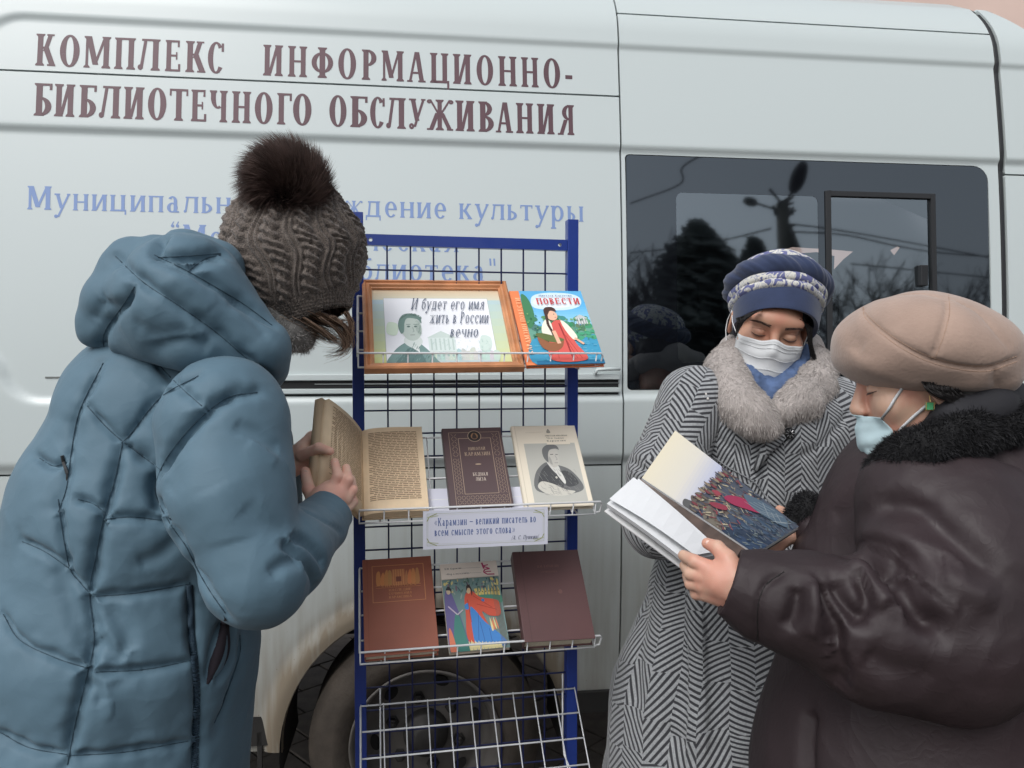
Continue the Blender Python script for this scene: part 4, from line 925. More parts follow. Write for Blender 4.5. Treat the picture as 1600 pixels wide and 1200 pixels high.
# ---- four sloping wire shelves hooked to the rack
SD = 0.15; XA, XB = 0.0, RW + 0.006
ZBK = [1.592, 1.286, 1.006, 0.704]
SHELFL = ['top wire shelf holding the framed sign and the blue children\'s book', 'second wire shelf holding the open book and the portrait book', 'third wire shelf holding the terracotta book', 'empty lowest white wire shelf on the blue rack']
proto = None
def make_shelf():
    t = thing('wire_shelf', SHELFL[0], 'shelf', group='white wire shelves on the rack')
    rr = 0.0019; m = None
    xs = np.linspace(XA + 0.001, XB - 0.001, 11)
    for x in xs:
        if m is None:
            b = MB(); b.tube([(0, 0.0, 0), (0, -SD + 0.004, -SD + 0.004), (0, -SD - 0.002, -SD), (0, -SD - 0.012, -SD + 0.024)], rr * 0.8, 6); m = b.build('slope_wire', WHITEP, t, smooth=True); m.location = (x, 0, 0)
        else: share(m, 'slope_wire', t, (x, 0, 0))
    m = None
    for s in (0.0, 0.0385, 0.077, 0.1155, 0.150):
        if m is None:
            b = MB(); b.tube([(XA, 0, 0), (XB, 0, 0)], rr, 7); m = b.build('cross_wire', WHITEP, t, smooth=True); m.location = (0, -s - 0.002, -s - 0.002)
        else: share(m, 'cross_wire', t, (0, -s - 0.002, -s - 0.002))
    b = MB(); b.tube([(XA, -0.004, -0.002), (XA, -SD - 0.0, -SD + 0.02), (XA, -SD - 0.0125, -SD + 0.026), (XA + 0.004, -SD - 0.014, -SD + 0.026), (XB + 0.008, -SD - 0.014, -SD + 0.026), (XB + 0.012, -SD - 0.010, -SD + 0.020), (XB + 0.010, -SD - 0.004, -SD + 0.004), (XB, -SD, -SD)], rr * 1.15, 8); b.build('front_rail', WHITEP, t, smooth=True)
    for x in (0.042, RW - 0.024):
        b = MB(); b.tube([(x, -0.004, -0.006), (x, -0.0045, -0.11), (x, -0.02, -SD + 0.005), (x, -SD + 0.02, -SD - 0.006)], rr, 7); b.build('bracket', WHITEP, t, smooth=True)
    return t
def copy_tree(o, parent=None):
    c = o.copy(); COL.objects.link(c)
    if parent is not None: c.parent = parent
    for ch in [q for q in COL.objects if q.parent == o]: copy_tree(ch, c)
    return c
shelf0 = make_shelf()
for k in range(4):
    o = shelf0 if k == 0 else copy_tree(shelf0)
    o.location = RM @ Vector((0, -0.0146, ZBK[k])); o.rotation_euler = (0, 0, R(RYAW)); o['label'] = SHELFL[k]
    if k == 3:
        for x in (0.042, RW - 0.024): b = MB(); b.tube([(x, -0.004, -0.006), (x, -0.004, 0.035)], 0.0019, 7); b.build('hook', WHITEP, o, smooth=True)

# ---- placing a book on shelf k from its four corners
NSL = Vector((0, -math.sqrt(.5), math.sqrt(.5)))
def slope_pt(k, px, py, lift):
    o = RM @ (Vector((0, -0.0146, ZBK[k])) + NSL * lift); n = RM.to_3x3() @ NSL
    q = RMI @ hit_plane(px, py, o, n); q = q - Vector((0, -0.0146, ZBK[k])) - NSL * lift
    return q.x, q.z * math.sqrt(2)        # along the shelf; up the slope (0 at the back edge, negative to the lip)
def seat(k, corners, lift, name, label, cat, group=None):
    BL, BR, TR, TL = [Vector(slope_pt(k, *c, lift)) for c in corners]
    W = ((BR - BL).length + (TR - TL).length) / 2; H = ((TL - BL).length + (TR - BR).length) / 2
    c = (BL + BR + TR + TL) / 4; dx = (BR - BL + TR - TL); ang = math.atan2(dx.y, dx.x)
    M = RM @ Matrix.Translation(Vector((0, -0.0146, ZBK[k]))) @ Matrix.Rotation(R(-45), 4, 'X')
    ctr = Vector((c.x, 0, c.y)) ; rot = Matrix.Rotation(-ang, 4, 'Y')
    M = M @ Matrix.Translation(ctr) @ rot @ Matrix.Translation((-W / 2, -lift, -H / 2))
    t = thing(name, label, cat, group=group); t.rotation_euler = M.to_euler(); t.location = M.translation
    print(name, 'W %.3f H %.3f ang %.1f' % (W, H, math.degrees(ang)), 'bottom', round(min(BL.y, BR.y), 3)); return t, W, H
PAPER = mat('book_pages', rgb(232, 222, 200, 0.8), 0.9, var=0.1, vscale=200)
def book_body(t, W, H, th, cover, spine_round=True, pages=PAPER, cover_mat2=None):
    c = 0.0022
    b = MB(); b.box(0, W, 0, c, 0, H); b.box(0, W, th - c, th, 0, H); b.box(-0.0005, c, c, th - c, 0, H); b.build('cover', cover, t, bevel=0.0008)
    b = MB(); b.box(c, W - 0.004, c, th - c, 0.0035, H - 0.0035); b.build('page_block', pages, t)

# framed sign
t, W, H = seat(0, ((564, 575), (817, 571), (794, 438), (570, 435)), 0.018, 'picture_frame', 'wooden picture frame with a quotation sign on the top shelf', 'picture frame')
WOOD = mat('frame_wood', rgb(206, 142, 98, 0.9), 0.45, var=0.25, vscale=22, coat=0.15)
fw_ = 0.020
for nm, pr in (('v', 0), ('h', 1)):
    pass
def moulding(a, c, inner):     # mitred moulding between two outer corners a,c ; inner = the two inner corners
    b = MB(); pa = [(0.0, 0.018), (0.0, 0.003), (0.15, 0.0), (0.32, 0.0), (0.42, 0.004), (0.60, 0.002), (0.75, 0.003), (0.88, 0.008), (1.0, 0.009), (1.0, 0.018)]
    vs = []
    for (o_, i_) in ((a, inner[0]), (c, inner[1])):
        for s_, y in pa: vs.append((o_[0] + (i_[0] - o_[0]) * s_, y, o_[1] + (i_[1] - o_[1]) * s_))
    n = len(pa); b.add(vs, [(i, i + 1, n + i + 1, n + i) for i in range(n - 1)] + [(n - 1, 0, n, 2 * n - 1)]); b.build('moulding', WOOD, t)
oc = [(0, 0), (W, 0), (W, H), (0, H)]; ic = [(fw_, fw_), (W - fw_, fw_), (W - fw_, H - fw_), (fw_, H - fw_)]
for i in range(4): moulding(oc[i], oc[(i + 1) % 4], (ic[i], ic[(i + 1) % 4]))
b = MB(); b.box(0.004, W - 0.004, 0.016, 0.0178, 0.004, H - 0.004); b.build('backing', mat('fibre_board', rgb(140, 110, 80), 0.9), t)
a = Art(W - 2 * fw_, H - 2 * fw_, y0=0)
a.rect(0, 0, 1, 1, (196, 208, 172))
for i in range(10): a.rect(0, i / 10, 0.14, (i + 1) / 10, (208 - i * 3, 214 - i, 150 + i * 8)); a.rect(0.87, i / 10, 1, (i + 1) / 10, (206 - i * 3, 214 - i, 160 + i * 6))
for i in range(5): a.rect(0.0, 0.86 + i * .028, 1, 0.888 + i * .028, (212, 208 - i * 4, 186 - i * 6))
a.rect(0.085, 0.0, 0.90, 0.885, (236, 238, 242))
a.frame(0.085, 0.0, 0.90, 0.885, 0.003, (170, 178, 170))
# pale townscape behind the portrait
rgx = random.Random(5)
for i in range(16): a.blob([(0.42 + i * .03, 0.05), (0.46 + i * .03, 0.05), (0.47 + i * .03, 0.13 + rgx.random() * .08), (0.43 + i * .03, 0.15 + rgx.random() * .05)], (176 + rgx.randint(0, 30), 200 + rgx.randint(0, 16), 196 + rgx.randint(0, 12)))
a.rect(0.40, 0.16, 0.60, 0.34, (214, 226, 222)); a.poly([(0.39, .34), (0.61, .34), (0.50, .43)], (200, 214, 208))
for i in range(6): a.rect(0.415 + i * .032, 0.18, 0.427 + i * .032, 0.33, (188, 204, 198))
for i in range(5): a.rect(0.42 + i * .036, 0.10, 0.436 + i * .036, 0.14, (160, 186, 180))
a.blob([(0.78, 0.18), (0.86, 0.2), (0.87, 0.34), (0.80, 0.36)], (206, 222, 214)); a.blob([(0.10, 0.40), (0.17, 0.38), (0.18, 0.52), (0.11, 0.54)], (214, 230, 208))
a.rect(0.09, 0.0, 0.90, 0.05, (190, 208, 208))
# engraved gentleman in a high collar and dark coat
a.blob([(0.11, 0.0), (0.13, 0.14), (0.21, 0.26), (0.30, 0.30), (0.38, 0.20), (0.45, 0.06), (0.45, 0.0)], (120, 150, 146)); a.blob([(0.16, 0.0), (0.20, 0.12), (0.27, 0.22), (0.33, 0.16), (0.36, 0.0)], (96, 126, 124))
a.blob([(0.225, 0.27), (0.30, 0.20), (0.355, 0.28), (0.33, 0.36), (0.24, 0.36)], (214, 222, 218)); a.poly([(0.285, .2), (0.33, .15), (0.325, .24)], (226, 230, 228))
a.oval(0.285, 0.455, 0.075, 0.155, (188, 200, 192)); a.blob([(0.20, 0.40), (0.185, 0.52), (0.22, 0.64), (0.29, 0.665), (0.35, 0.62), (0.36, 0.53), (0.33, 0.585), (0.26, 0.60), (0.235, 0.54), (0.225, 0.42)], (112, 140, 132))
a.oval(0.262, 0.487, 0.012, 0.012, (90, 112, 108)); a.oval(0.315, 0.487, 0.012, 0.012, (90, 112, 108)); a.line([(0.245, 0.515), (0.278, 0.517)], 0.006, (110, 134, 126)); a.line([(0.30, 0.517), (0.33, 0.512)], 0.006, (110, 134, 126)); a.line([(0.292, 0.48), (0.300, 0.42), (0.288, 0.415)], 0.005, (140, 158, 150)); a.line([(0.27, 0.375), (0.305, 0.377)], 0.006, (120, 128, 124)); a.blob([(0.33, 0.40), (0.35, 0.44), (0.35, 0.5), (0.34, 0.47)], (160, 176, 168))
HT = [(96, 128, 124), (140, 166, 160), (84, 112, 110)]
for i in range(110):
    x, z = rgx.uniform(.13, .43), rgx.uniform(.01, .26)
    if z < .27 - abs(x - .29) * 1.5: a.line([(x, z), (x + .012, z + .03)], .0028, HT[i % 3])
for i in range(60): x, z = rgx.uniform(.315, .35), rgx.uniform(.38, .56); a.line([(x, z), (x + .008, z + .012)], .002, (150, 170, 162))
for i in range(70): an = rgx.uniform(.3, 3.0); x, z = .28 + .085 * math.cos(an), .55 + .09 * math.sin(an); a.line([(x, z), (x + .012 * math.sin(an), z + .02)], .003, [(90, 118, 112), (140, 164, 156)][i % 2])
for i in range(150): x, z = rgx.uniform(.42, .86), rgx.uniform(.05, .30); a.line([(x, z), (x + rgx.uniform(-.01, .015), z + rgx.uniform(-.01, .03))], .0022, [(150, 184, 178), (190, 210, 206), (224, 234, 232)][i % 3])
NAVY = (74, 86, 108)
a.text('И будет его имя', 0.29, 0.68, 0.87, 0.87, NAVY, shear=0.4, W=0.10, T=0.055); a.text('жить в России', 0.42, 0.49, 0.885, 0.68, NAVY, shear=0.4, W=0.10, T=0.055); a.text('вечно', 0.56, 0.31, 0.78, 0.48, NAVY, shear=0.4, W=0.10, T=0.055)
o = a.build('sign_sheet', t); o.location = (fw_, 0.0098 + 0.0055, fw_)

# blue children's book
t, W, H = seat(0, ((816, 571), (937, 568), (915, 455), (802, 455)), 0.010, 'book', 'blue illustrated children\'s book with an orange spine beside the frame', 'book')
OR = mat('cover_orange', rgb(232, 128, 78, 0.85), 0.35)
book_body(t, W, H, 0.010, OR)
a = Art(W, H, y0=-0.0003); a.rect(0.0, 0, 1, 1, (232, 134, 84)); a.rect(0.13, 0.0, 1, 1, (96, 176, 222), rough=0.3)
for i in range(9): a.rect(0.13, 0.52 + i * .035, 1, 0.555 + i * .035, (150 - i * 8, 206 - i * 4, 232 - i))
a.blob([(0.26, 0.78), (0.3, 0.92), (0.5, 0.97), (0.8, 0.96), (0.95, 0.9), (0.92, 0.78), (0.7, 0.72), (0.4, 0.73)], (206, 228, 240)); a.blob([(0.3, 0.8), (0.36, 0.9), (0.6, 0.94), (0.85, 0.9), (0.88, 0.8), (0.6, 0.75)], (226, 238, 244))
a.rect(0.13, 0.28, 1, 0.50, (104, 160, 140)); rgx = random.Random(2)
for i in range(40):
    x = rgx.uniform(.14, .98); a.oval(x, rgx.uniform(.42, .70 if x < .36 else .62), rgx.uniform(.03, .07), rgx.uniform(.02, .05), (50 + rgx.randint(0, 50), 120 + rgx.randint(0, 40), 90 + rgx.randint(0, 50)), n=10)
a.blob([(0.13, 0.5), (0.14, 0.92), (0.22, 0.9), (0.26, 0.7), (0.22, 0.52)], (64, 128, 86))
a.rect(0.80, 0.52, 0.95, 0.60, (206, 210, 206)); a.poly([(0.78, .60), (0.97, .60), (0.87, .65)], (190, 196, 196))
for i in range(4): a.rect(0.815 + i * .035, 0.50, 0.83 + i * .035, 0.60, (150, 156, 160))
a.blob([(0.13, 0.0), (0.13, 0.3), (0.45, 0.36), (0.8, 0.33), (1, 0.36), (1, 0.0)], (60, 150, 186))
for i in range(14): a.line([(rgx.uniform(.14, .4), .04 + i * .022), (rgx.uniform(.5, .98), .04 + i * .022)], 0.006, (110, 184, 206))
for i in range(16): a.oval(rgx.uniform(.68, .98), rgx.uniform(.3, .42), .04, .02, (70, 160, 120), n=8)
a.rect(0.13, 0.0, 1, 0.045, (34, 110, 150))
for i in range(160):
    x, z = rgx.uniform(.14, .99), rgx.uniform(.02, .66)
    if z < .28: a.line([(x, z), (x + rgx.uniform(.02, .06), z + rgx.uniform(-.004, .004))], .005, [(140, 200, 214), (40, 128, 166), (90, 170, 190)][i % 3])
    elif z > .42 or i % 2: a.oval(x, z if x < .3 else min(z, .58), .012, .009, [(96, 160, 104), (40, 104, 76), (130, 180, 110), (60, 130, 96)][i % 4], n=6, rot=i * 30)
# the girl in a red sarafan with a basket
a.blob([(0.33, 0.045), (0.36, 0.3), (0.45, 0.52), (0.58, 0.56), (0.64, 0.45), (0.70, 0.25), (0.78, 0.045)], (214, 92, 84)); a.line([(0.55, 0.52), (0.58, 0.3), (0.6, 0.05)], 0.02, (150, 44, 44))
for x in (0.42, 0.66, 0.72): a.line([(0.5 + (x - .5) * .4, 0.36), (x, 0.06)], 0.01, (184, 62, 58))
a.blob([(0.30, 0.38), (0.31, 0.48), (0.38, 0.57), (0.44, 0.54), (0.44, 0.40), (0.40, 0.32)], (236, 232, 214)); a.blob([(0.58, 0.56), (0.66, 0.50), (0.74, 0.34), (0.68, 0.30), (0.61, 0.42)], (236, 232, 214)); a.line([(0.70, 0.32), (0.80, 0.24)], 0.035, (228, 180, 150))
a.blob([(0.43, 0.58), (0.44, 0.66), (0.49, 0.695), (0.55, 0.66), (0.55, 0.60), (0.50, 0.56)], (232, 186, 158)); a.blob([(0.40, 0.60), (0.39, 0.70), (0.44, 0.745), (0.53, 0.74), (0.555, 0.69), (0.48, 0.695), (0.44, 0.65)], (70, 44, 36)); a.line([(0.41, 0.64), (0.40, 0.5), (0.43, 0.4), (0.44, 0.32)], 0.035, (70, 44, 36))
a.oval(0.515, 0.645, 0.008, 0.006, (60, 50, 60)); a.line([(0.515, 0.60), (0.54, 0.603)], 0.008, (190, 70, 70))
a.blob([(0.22, 0.34), (0.25, 0.20), (0.38, 0.15), (0.50, 0.2), (0.54, 0.30), (0.38, 0.26)], (146, 92, 60)); a.blob([(0.20, 0.36), (0.28, 0.39), (0.50, 0.33), (0.55, 0.29), (0.38, 0.27)], (96, 110, 60)); a.line([(0.45, 0.42), (0.48, 0.25)], 0.05, (228, 180, 150))
a.text('Николай Карамзин', 0.38, 0.895, 0.84, 0.925, (70, 100, 140), shear=0.2); a.text('ПОВЕСТИ', 0.33, 0.79, 0.92, 0.875, (196, 60, 62), bold=0.03)
L_t = text_polys('КАРАМЗИН ПОВЕСТИ'); y = a._y(); mx_ = max(p[0] for g_ in L_t for q in g_ for p in q)
for g_ in L_t:
    for i_, q in enumerate(g_): a.mb.add([((0.05 + (1 - v) * .06) * W, y - (i_ % 6) * 3e-6, (0.12 + (u / mx_) * .76) * H) for u, v in q], [tuple(range(len(q)))], a._mi((250, 196, 150)))
a.build('cover_print', t)

# dark brown book in the middle
t, W, H = seat(1, ((703, 795), (802, 791), (783, 667), (691, 670)), 0.020, 'book', 'dark brown book with gilt border standing behind the quotation card', 'book')
book_body(t, W, H, 0.020, mat('cover_umber', rgb(84, 68, 68, 0.8), 0.45, var=0.1, vscale=20))
a = Art(W, H, y0=-0.0003); G = (176, 156, 134); D = (74, 60, 62); a.rect(0.01, 0.01, 0.99, 0.99, (88, 72, 74), rough=0.42)
a.frame(0.10, 0.03, 0.96, 0.94, 0.006, G, rough=.35); a.frame(0.25, 0.16, 0.80, 0.86, 0.008, G, rough=.35)
def knots(x0, z0, x1, z1, c=0.035):
    nx, nz = max(1, int((x1 - x0) / c)), max(1, int((z1 - z0) / (c * W / H)))
    y = a._y(); mi = a._mi(G, .35)
    for i in range(nx):
        for j in range(nz):
            u, v = x0 + (i + .5) * (x1 - x0) / nx, z0 + (j + .5) * (z1 - z0) / nz; s_ = 0.42 * c; k = 1 if (i + j) % 2 else -1; w2 = .006
            p = [(u - s_, v - s_ * k * W / H), (u - s_ + w2, v - s_ * k * W / H), (u + s_, v + s_ * k * W / H), (u + s_ - w2, v + s_ * k * W / H)]
            a.mb.add([(q[0] * W, y, q[1] * H) for q in p], [(0, 1, 2, 3)], mi)
knots(0.12, 0.04, 0.94, 0.145); knots(0.12, 0.16, 0.235, 0.60); knots(0.815, 0.16, 0.94, 0.60); knots(0.13, 0.62, 0.235, 0.92, 0.05); knots(0.815, 0.62, 0.93, 0.92, 0.05)
a.oval(0.53, 0.885, 0.115, 0.075, G, rough=.35); a.oval(0.53, 0.885, 0.105, 0.068, (44, 40, 44)); a.oval(0.53, 0.885, 0.06, 0.042, (150, 116, 84)); a.blob([(0.49, .87), (.53, .925), (.57, .87), (.53, .85)], (60, 48, 48))
a.text('НИКОЛАЙ', 0.40, 0.70, 0.68, 0.74, G); a.text('КАРАМЗИН', 0.33, 0.63, 0.75, 0.675, G); a.oval(0.53, 0.52, 0.05, 0.008, G); a.text('БЕДНАЯ', 0.42, 0.375, 0.66, 0.415, (206, 194, 180), bold=.01); a.text('ЛИЗА', 0.455, 0.315, 0.62, 0.355, (206, 194, 180), bold=.01)
a.build('cover_print', t)

# cream book with an engraved portrait
t, W, H = seat(1, ((817, 794), (927, 790), (899, 664), (801, 666)), 0.012, 'book', 'cream book with a grey portrait engraving of a seated man on its cover', 'book')
book_body(t, W, H, 0.012, mat('cover_cream', rgb(226, 216, 196, 0.85), 0.55, var=0.05))
def engraving(a, x0, z0, x1, z1, paper, inks, seed=1):
    u = lambda x, z: (x0 + x * (x1 - x0), z0 + z * (z1 - z0)); B = lambda pts, c: a.blob([u(*p) for p in pts], c)
    a.rect(x0, z0, x1, z1, paper)
    B([(0.08, 0.2), (0.12, 0.48), (0.34, 0.66), (0.55, 0.62), (0.80, 0.52), (0.97, 0.28), (0.9, 0.16), (0.5, 0.12)], inks[1]); B([(0.14, 0.3), (0.24, 0.52), (0.42, 0.62), (0.56, 0.40), (0.60, 0.24), (0.3, 0.2)], inks[0]); B([(0.62, 0.5), (0.78, 0.48), (0.9, 0.3), (0.72, 0.24), (0.64, 0.3)], inks[0])
    B([(0.37, 0.68), (0.46, 0.52), (0.56, 0.44), (0.60, 0.50), (0.58, 0.60), (0.46, 0.66)], (206, 206, 200)); B([(0.50, .5), (.62, .30), (.66, .34), (.6, .5)], (214, 214, 208))
    B([(0.38, 0.70), (0.37, 0.86), (0.48, 0.93), (0.60, 0.90), (0.63, 0.76), (0.60, 0.62), (0.50, 0.57), (0.43, 0.62)], (190, 188, 180))
    B([(0.40, 0.66), (0.33, 0.76), (0.34, 0.90), (0.46, 0.975), (0.62, 0.96), (0.66, 0.88), (0.60, 0.90), (0.48, 0.88), (0.43, 0.80), (0.42, 0.72)], inks[1])
    a.line([u(.47, .80), u(.53, .80)], .012, inks[0]); a.line([u(.57, .80), u(.62, .79)], .010, inks[0]); a.line([u(.56, .78), u(.59, .71), u(.56, .70)], .008, inks[2]); a.line([u(.52, .65), u(.59, .65)], .010, inks[2]); B([(.43, .66), (.44, .76), (.47, .72), (.48, .62)], (160, 160, 154))
    B([(0.12, 0.24), (0.2, 0.34), (0.4, 0.30), (0.62, 0.20), (0.8, 0.16), (0.6, 0.10), (0.3, 0.12)], (200, 198, 188)); a.oval(*u(.50, .40), .016, .014, (200, 198, 188))
    r = random.Random(seed)
    for i in range(60):
        x, z = r.uniform(.16, .9), r.uniform(.2, .56); l = r.uniform(.03, .09); a.line([u(x, z), u(x + l * .6, z - l)], .004, inks[r.randint(0, 2)])
    for i in range(22): x = r.uniform(.2, .7); z = r.uniform(.12, .28); a.line([u(x, z), u(x + .06, z - .02)], .005, inks[2])
a = Art(W, H, y0=-0.0003); a.rect(0.01, 0.01, 0.99, 0.99, (228, 219, 200)); a.rect(0.05, 0.0, 0.058, 1, (206, 196, 176)); engraving(a, 0.15, 0.055, 0.93, 0.765, (184, 184, 176), [(72, 74, 76), (108, 110, 110), (140, 140, 138)])
a.rect(0.50, 0.745, 0.86, 0.80, (228, 219, 200)); a.text('НИКОЛАЙ МИХАЙЛОВ', 0.50, 0.852, 0.84, 0.868, (90, 84, 78)); a.text('Что такое', 0.51, 0.815, 0.78, 0.838, (96, 90, 84)); a.text('Карамзин', 0.51, 0.78, 0.80, 0.803, (96, 90, 84)); a.blob([(.53, .9), (.56, .95), (.59, .9)], (150, 146, 136)); a.line([(.2, .905), (.48, .91)], .004, (196, 188, 170))
a.build('cover_print', t)

# quotation card hanging over the lip
def quad_frame(name, label, cat, c4, n_lift=0.0):
    """Empty with x along the bottom edge, z up the left edge, for four world corners BL BR TR TL"""
    BL, BR, TR, TL = c4; ex = ((BR - BL) + (TR - TL)).normalized(); ez = ((TL - BL) + (TR - BR)); ez = (ez - ex * ez.dot(ex)).normalized(); ey = ez.cross(ex)
    M = Matrix((ex, ey, ez)).transposed().to_4x4(); M.translation = BL
    t = thing(name, label, cat); t.rotation_euler = M.to_euler(); t.location = BL
    return t, ((BR - BL).length + (TR - TL).length) / 2, ((TL - BL).length + (TR - BR).length) / 2
def rplane(px, py, y): return hit_plane(px, py, RM @ Vector((0, y, 0)), RM.to_3x3() @ Vector((0, 1, 0)))
t, W, H = quad_frame('quotation_card', 'white card with a printed blue quotation hanging over the second shelf', 'card', [rplane(661, 859, -0.186), rplane(857, 850, -0.186), rplane(853, 792, -0.187), rplane(659, 799, -0.187)])
CARD = mat('card_paper', rgb(222, 224, 238, 0.85), 0.8)
b = MB(); b.box(0, W, 0, 0.0006, 0, H); b.box(0.012, W * 0.87, 0.0006, 0.004, H - 0.0008, H)
me_ = b.build('card_sheet', CARD, t)
a = Art(W, H, y0=-0.0002); GR = (160, 168, 140); a.frame(0.03, 0.09, 0.97, 0.93, 0.0022, GR); a.frame(0.04, 0.13, 0.96, 0.89, 0.0012, (190, 196, 176))
for cx, cz, kx, kz in ((.03, .93, 1, -1), (.97, .93, -1, -1), (.03, .09, 1, 1), (.97, .09, -1, 1)): a.line([(cx, cz + kz * .2), (cx + kx * .02, cz + kz * .08), (cx + kx * .08, cz)], .006, (150, 156, 110)); a.line([(cx, cz + kz * .1), (cx + kx * .09, cz + kz * .06)], .004, (170, 176, 130))
QB = (88, 108, 160); a.text('«Карамзин – великий писатель во', 0.09, 0.56, 0.90, 0.81, QB, bold=.002); a.text('всем смысле этого слова»', 0.09, 0.30, 0.73, 0.55, QB, bold=.002); a.text('/А. С. Пушкин/', 0.70, 0.14, 0.93, 0.27, (90, 96, 120), shear=.3)
a.build('card_print', t)
b = MB(); k_ = 1
pp = [slope_pt(1, *q, 0.0015) for q in ((670, 800), (838, 795), (829, 760), (668, 764))]
M_ = RM @ Matrix.Translation(Vector((0, -0.0146, ZBK[1]))) @ Matrix.Rotation(R(-45), 4, 'X')
me_ = bpy.data.meshes.new('back_flap'); me_.from_pydata([M_ @ Vector((p[0], -0.0015, p[1])) for p in pp] + [M_ @ Vector((p[0], -0.001, p[1])) for p in pp], [], [(0, 1, 2, 3), (7, 6, 5, 4), (0, 4, 5, 1), (1, 5, 6, 2), (2, 6, 7, 3), (3, 7, 4, 0)]); world_child('back_flap', me_, t, CARD)

# third shelf
t, W, H = seat(2, ((567, 1027), (685, 1017), (674, 868), (569, 875)), 0.022, 'book', 'terracotta hardback with a gilt emblem at the left of the third shelf', 'book')
book_body(t, W, H, 0.022, mat('cover_terracotta', rgb(160, 92, 70, 0.8), 0.5, var=0.12, vscale=12, bump=0.0002, bscale=500))
a = Art(W, H, y0=-0.0003); G = (196, 134, 88); a.rect(0.055, 0, 0.07, 1, (136, 76, 58)); a.frame(0.13, 0.525, 0.88, 0.92, 0.008, G, rough=.35); rgx = random.Random(3)
for i in range(11): x = .22 + i * .056; a.blob([(x - .03, .71), (x - .035 + rgx.random() * .03, .80 + rgx.random() * .06), (x + .02, .84 + rgx.random() * .03), (x + .03, .72)], (186 + rgx.randint(-12, 14), 122 + rgx.randint(-8, 8), 80), rough=.35)
a.rect(0.42, 0.70, 0.60, 0.87, (176, 112, 74)); 
for i in range(5): a.rect(0.43 + i * .035, 0.70, 0.442 + i * .035, 0.87, G)
a.rect(0.47, 0.735, 0.545, 0.79, (120, 66, 52)); a.line([(.18, .70), (.82, .70)], .008, G); a.line([(.18, .675), (.82, .675)], .004, G)
for i, s_ in enumerate(('НАСЛЕДИЕ', 'СОЧИНЕНИЯ', 'КАРАМЗИНА')): a.text(s_, .36, .635 - i * .038, .68, .66 - i * .038, G)
a.text('БИБЛИОТЕКА', .26, .683, .76, .695, G); a.build('cover_print', t)

t, W, H = seat(2, ((703, 1021), (796, 1011), (776, 877), (687, 883)), 0.011, 'book', 'paperback with a red and blue painted cover between the brown books', 'book')
book_body(t, W, H, 0.011, mat('cover_ivory', rgb(214, 200, 184, 0.85), 0.5))
a = Art(W, H, y0=-0.0003); a.rect(0.0, 0.0, 1, 0.815, (112, 138, 136)); rgx = random.Random(8)
pal = [(96, 130, 132), (66, 84, 92), (150, 160, 150), (206, 190, 120), (82, 110, 96), (120, 96, 110)]
for i in range(90): a.oval(rgx.uniform(0.03, .97), rgx.uniform(.6, .8), rgx.uniform(.01, .045), rgx.uniform(.006, .02), pal[rgx.randint(0, 5)], n=7, rot=rgx.uniform(0, 180))
for i in range(8): x = .55 + i * .055; a.blob([(x, .62), (x + .015, .69), (x + .035, .63), (x + .03, .56), (x + .005, .56)], (214, 194, 110)); a.oval(x + .018, .64, .009, .008, (70, 60, 60), n=8)
a.blob([(.55, .50), (.98, .50), (.98, .58), (.6, .60)], (72, 130, 110)); a.blob([(.02, .0), (.02, .62), (.12, .66), (.2, .5), (.3, .2), (.34, .0)], (100, 92, 140)); a.blob([(.1, .0), (.14, .35), (.22, .4), (.32, .1), (.34, .0)], (64, 128, 118)); a.blob([(.02, .0), (.03, .25), (.08, .2), (.12, .0)], (214, 122, 92)); a.line([(.06, .5), (.2, .4), (.3, .45)], .02, (190, 180, 190)); a.oval(.09, .67, .035, .035, (196, 176, 150)); a.blob([(.05, .69), (.09, .73), (.14, .7), (.14, .64), (.12, .68)], (48, 44, 50))
a.blob([(.34, .10), (.34, .40), (.36, .60), (.48, .66), (.62, .58), (.86, .54), (.93, .50), (.92, .36), (.74, .36), (.62, .4), (.8, .08), (.7, .05)], (200, 84, 62)); a.blob([(.45, .0), (.42, .44), (.50, .44), (.64, .30), (.93, .10), (.94, .03), (.7, .0)], (62, 128, 196)); a.blob([(.35, .45), (.34, .50), (.4, .52), (.41, .46)], (62, 128, 196)); a.oval(.66, .54, .03, .018, (62, 110, 170))
for q in ((.5, .1, .55, .4), (.6, .08, .56, .3), (.72, .06, .7, .22)): a.line([(q[0], q[1]), (q[2], q[3])], .008, (44, 88, 150))
for q in ((.5, .6, .8, .45), (.55, .5, .88, .42), (.42, .3, .4, .56)): a.line([(q[0], q[1]), (q[2], q[3])], .008, (150, 50, 40))
a.oval(.435, .665, .035, .038, (206, 178, 140)); a.blob([(.40, .66), (.41, .72), (.46, .73), (.5, .66), (.48, .6), (.47, .68), (.43, .695)], (52, 36, 36))
for i in range(9): x = .34 + i * .06; a.blob([(x, .0), (x - .01, .10 - i * .008), (x + .02, .07), (x + .04, .11 - i * .008), (x + .05, .0)], (226, 214, 160))
for i in range(4): a.blob([(.74 + i * .03, .2 + i * .02), (.73 + i * .03, .34), (.76 + i * .03, .27), (.77 + i * .03, .2)], (216, 130, 90) if i % 2 else (220, 206, 150))
for i in range(6): a.line([(.88 + .02 * i, .02), (.84 + .02 * i, .7)], .006, (110, 92, 80))
a.rect(0.0, 0.815, 1, 1.0, (218, 206, 194)); a.text('Н.М. Карамзин', .07, .925, .36, .95, (50, 46, 50), bold=.01); a.text('«Марфа-посадница»', .08, .86, .52, .885, (70, 64, 66)); a.line([(.36, .935), (.7, .93)], .004, (120, 110, 110)); a.line([(.52, .87), (.7, .865)], .004, (120, 110, 110))
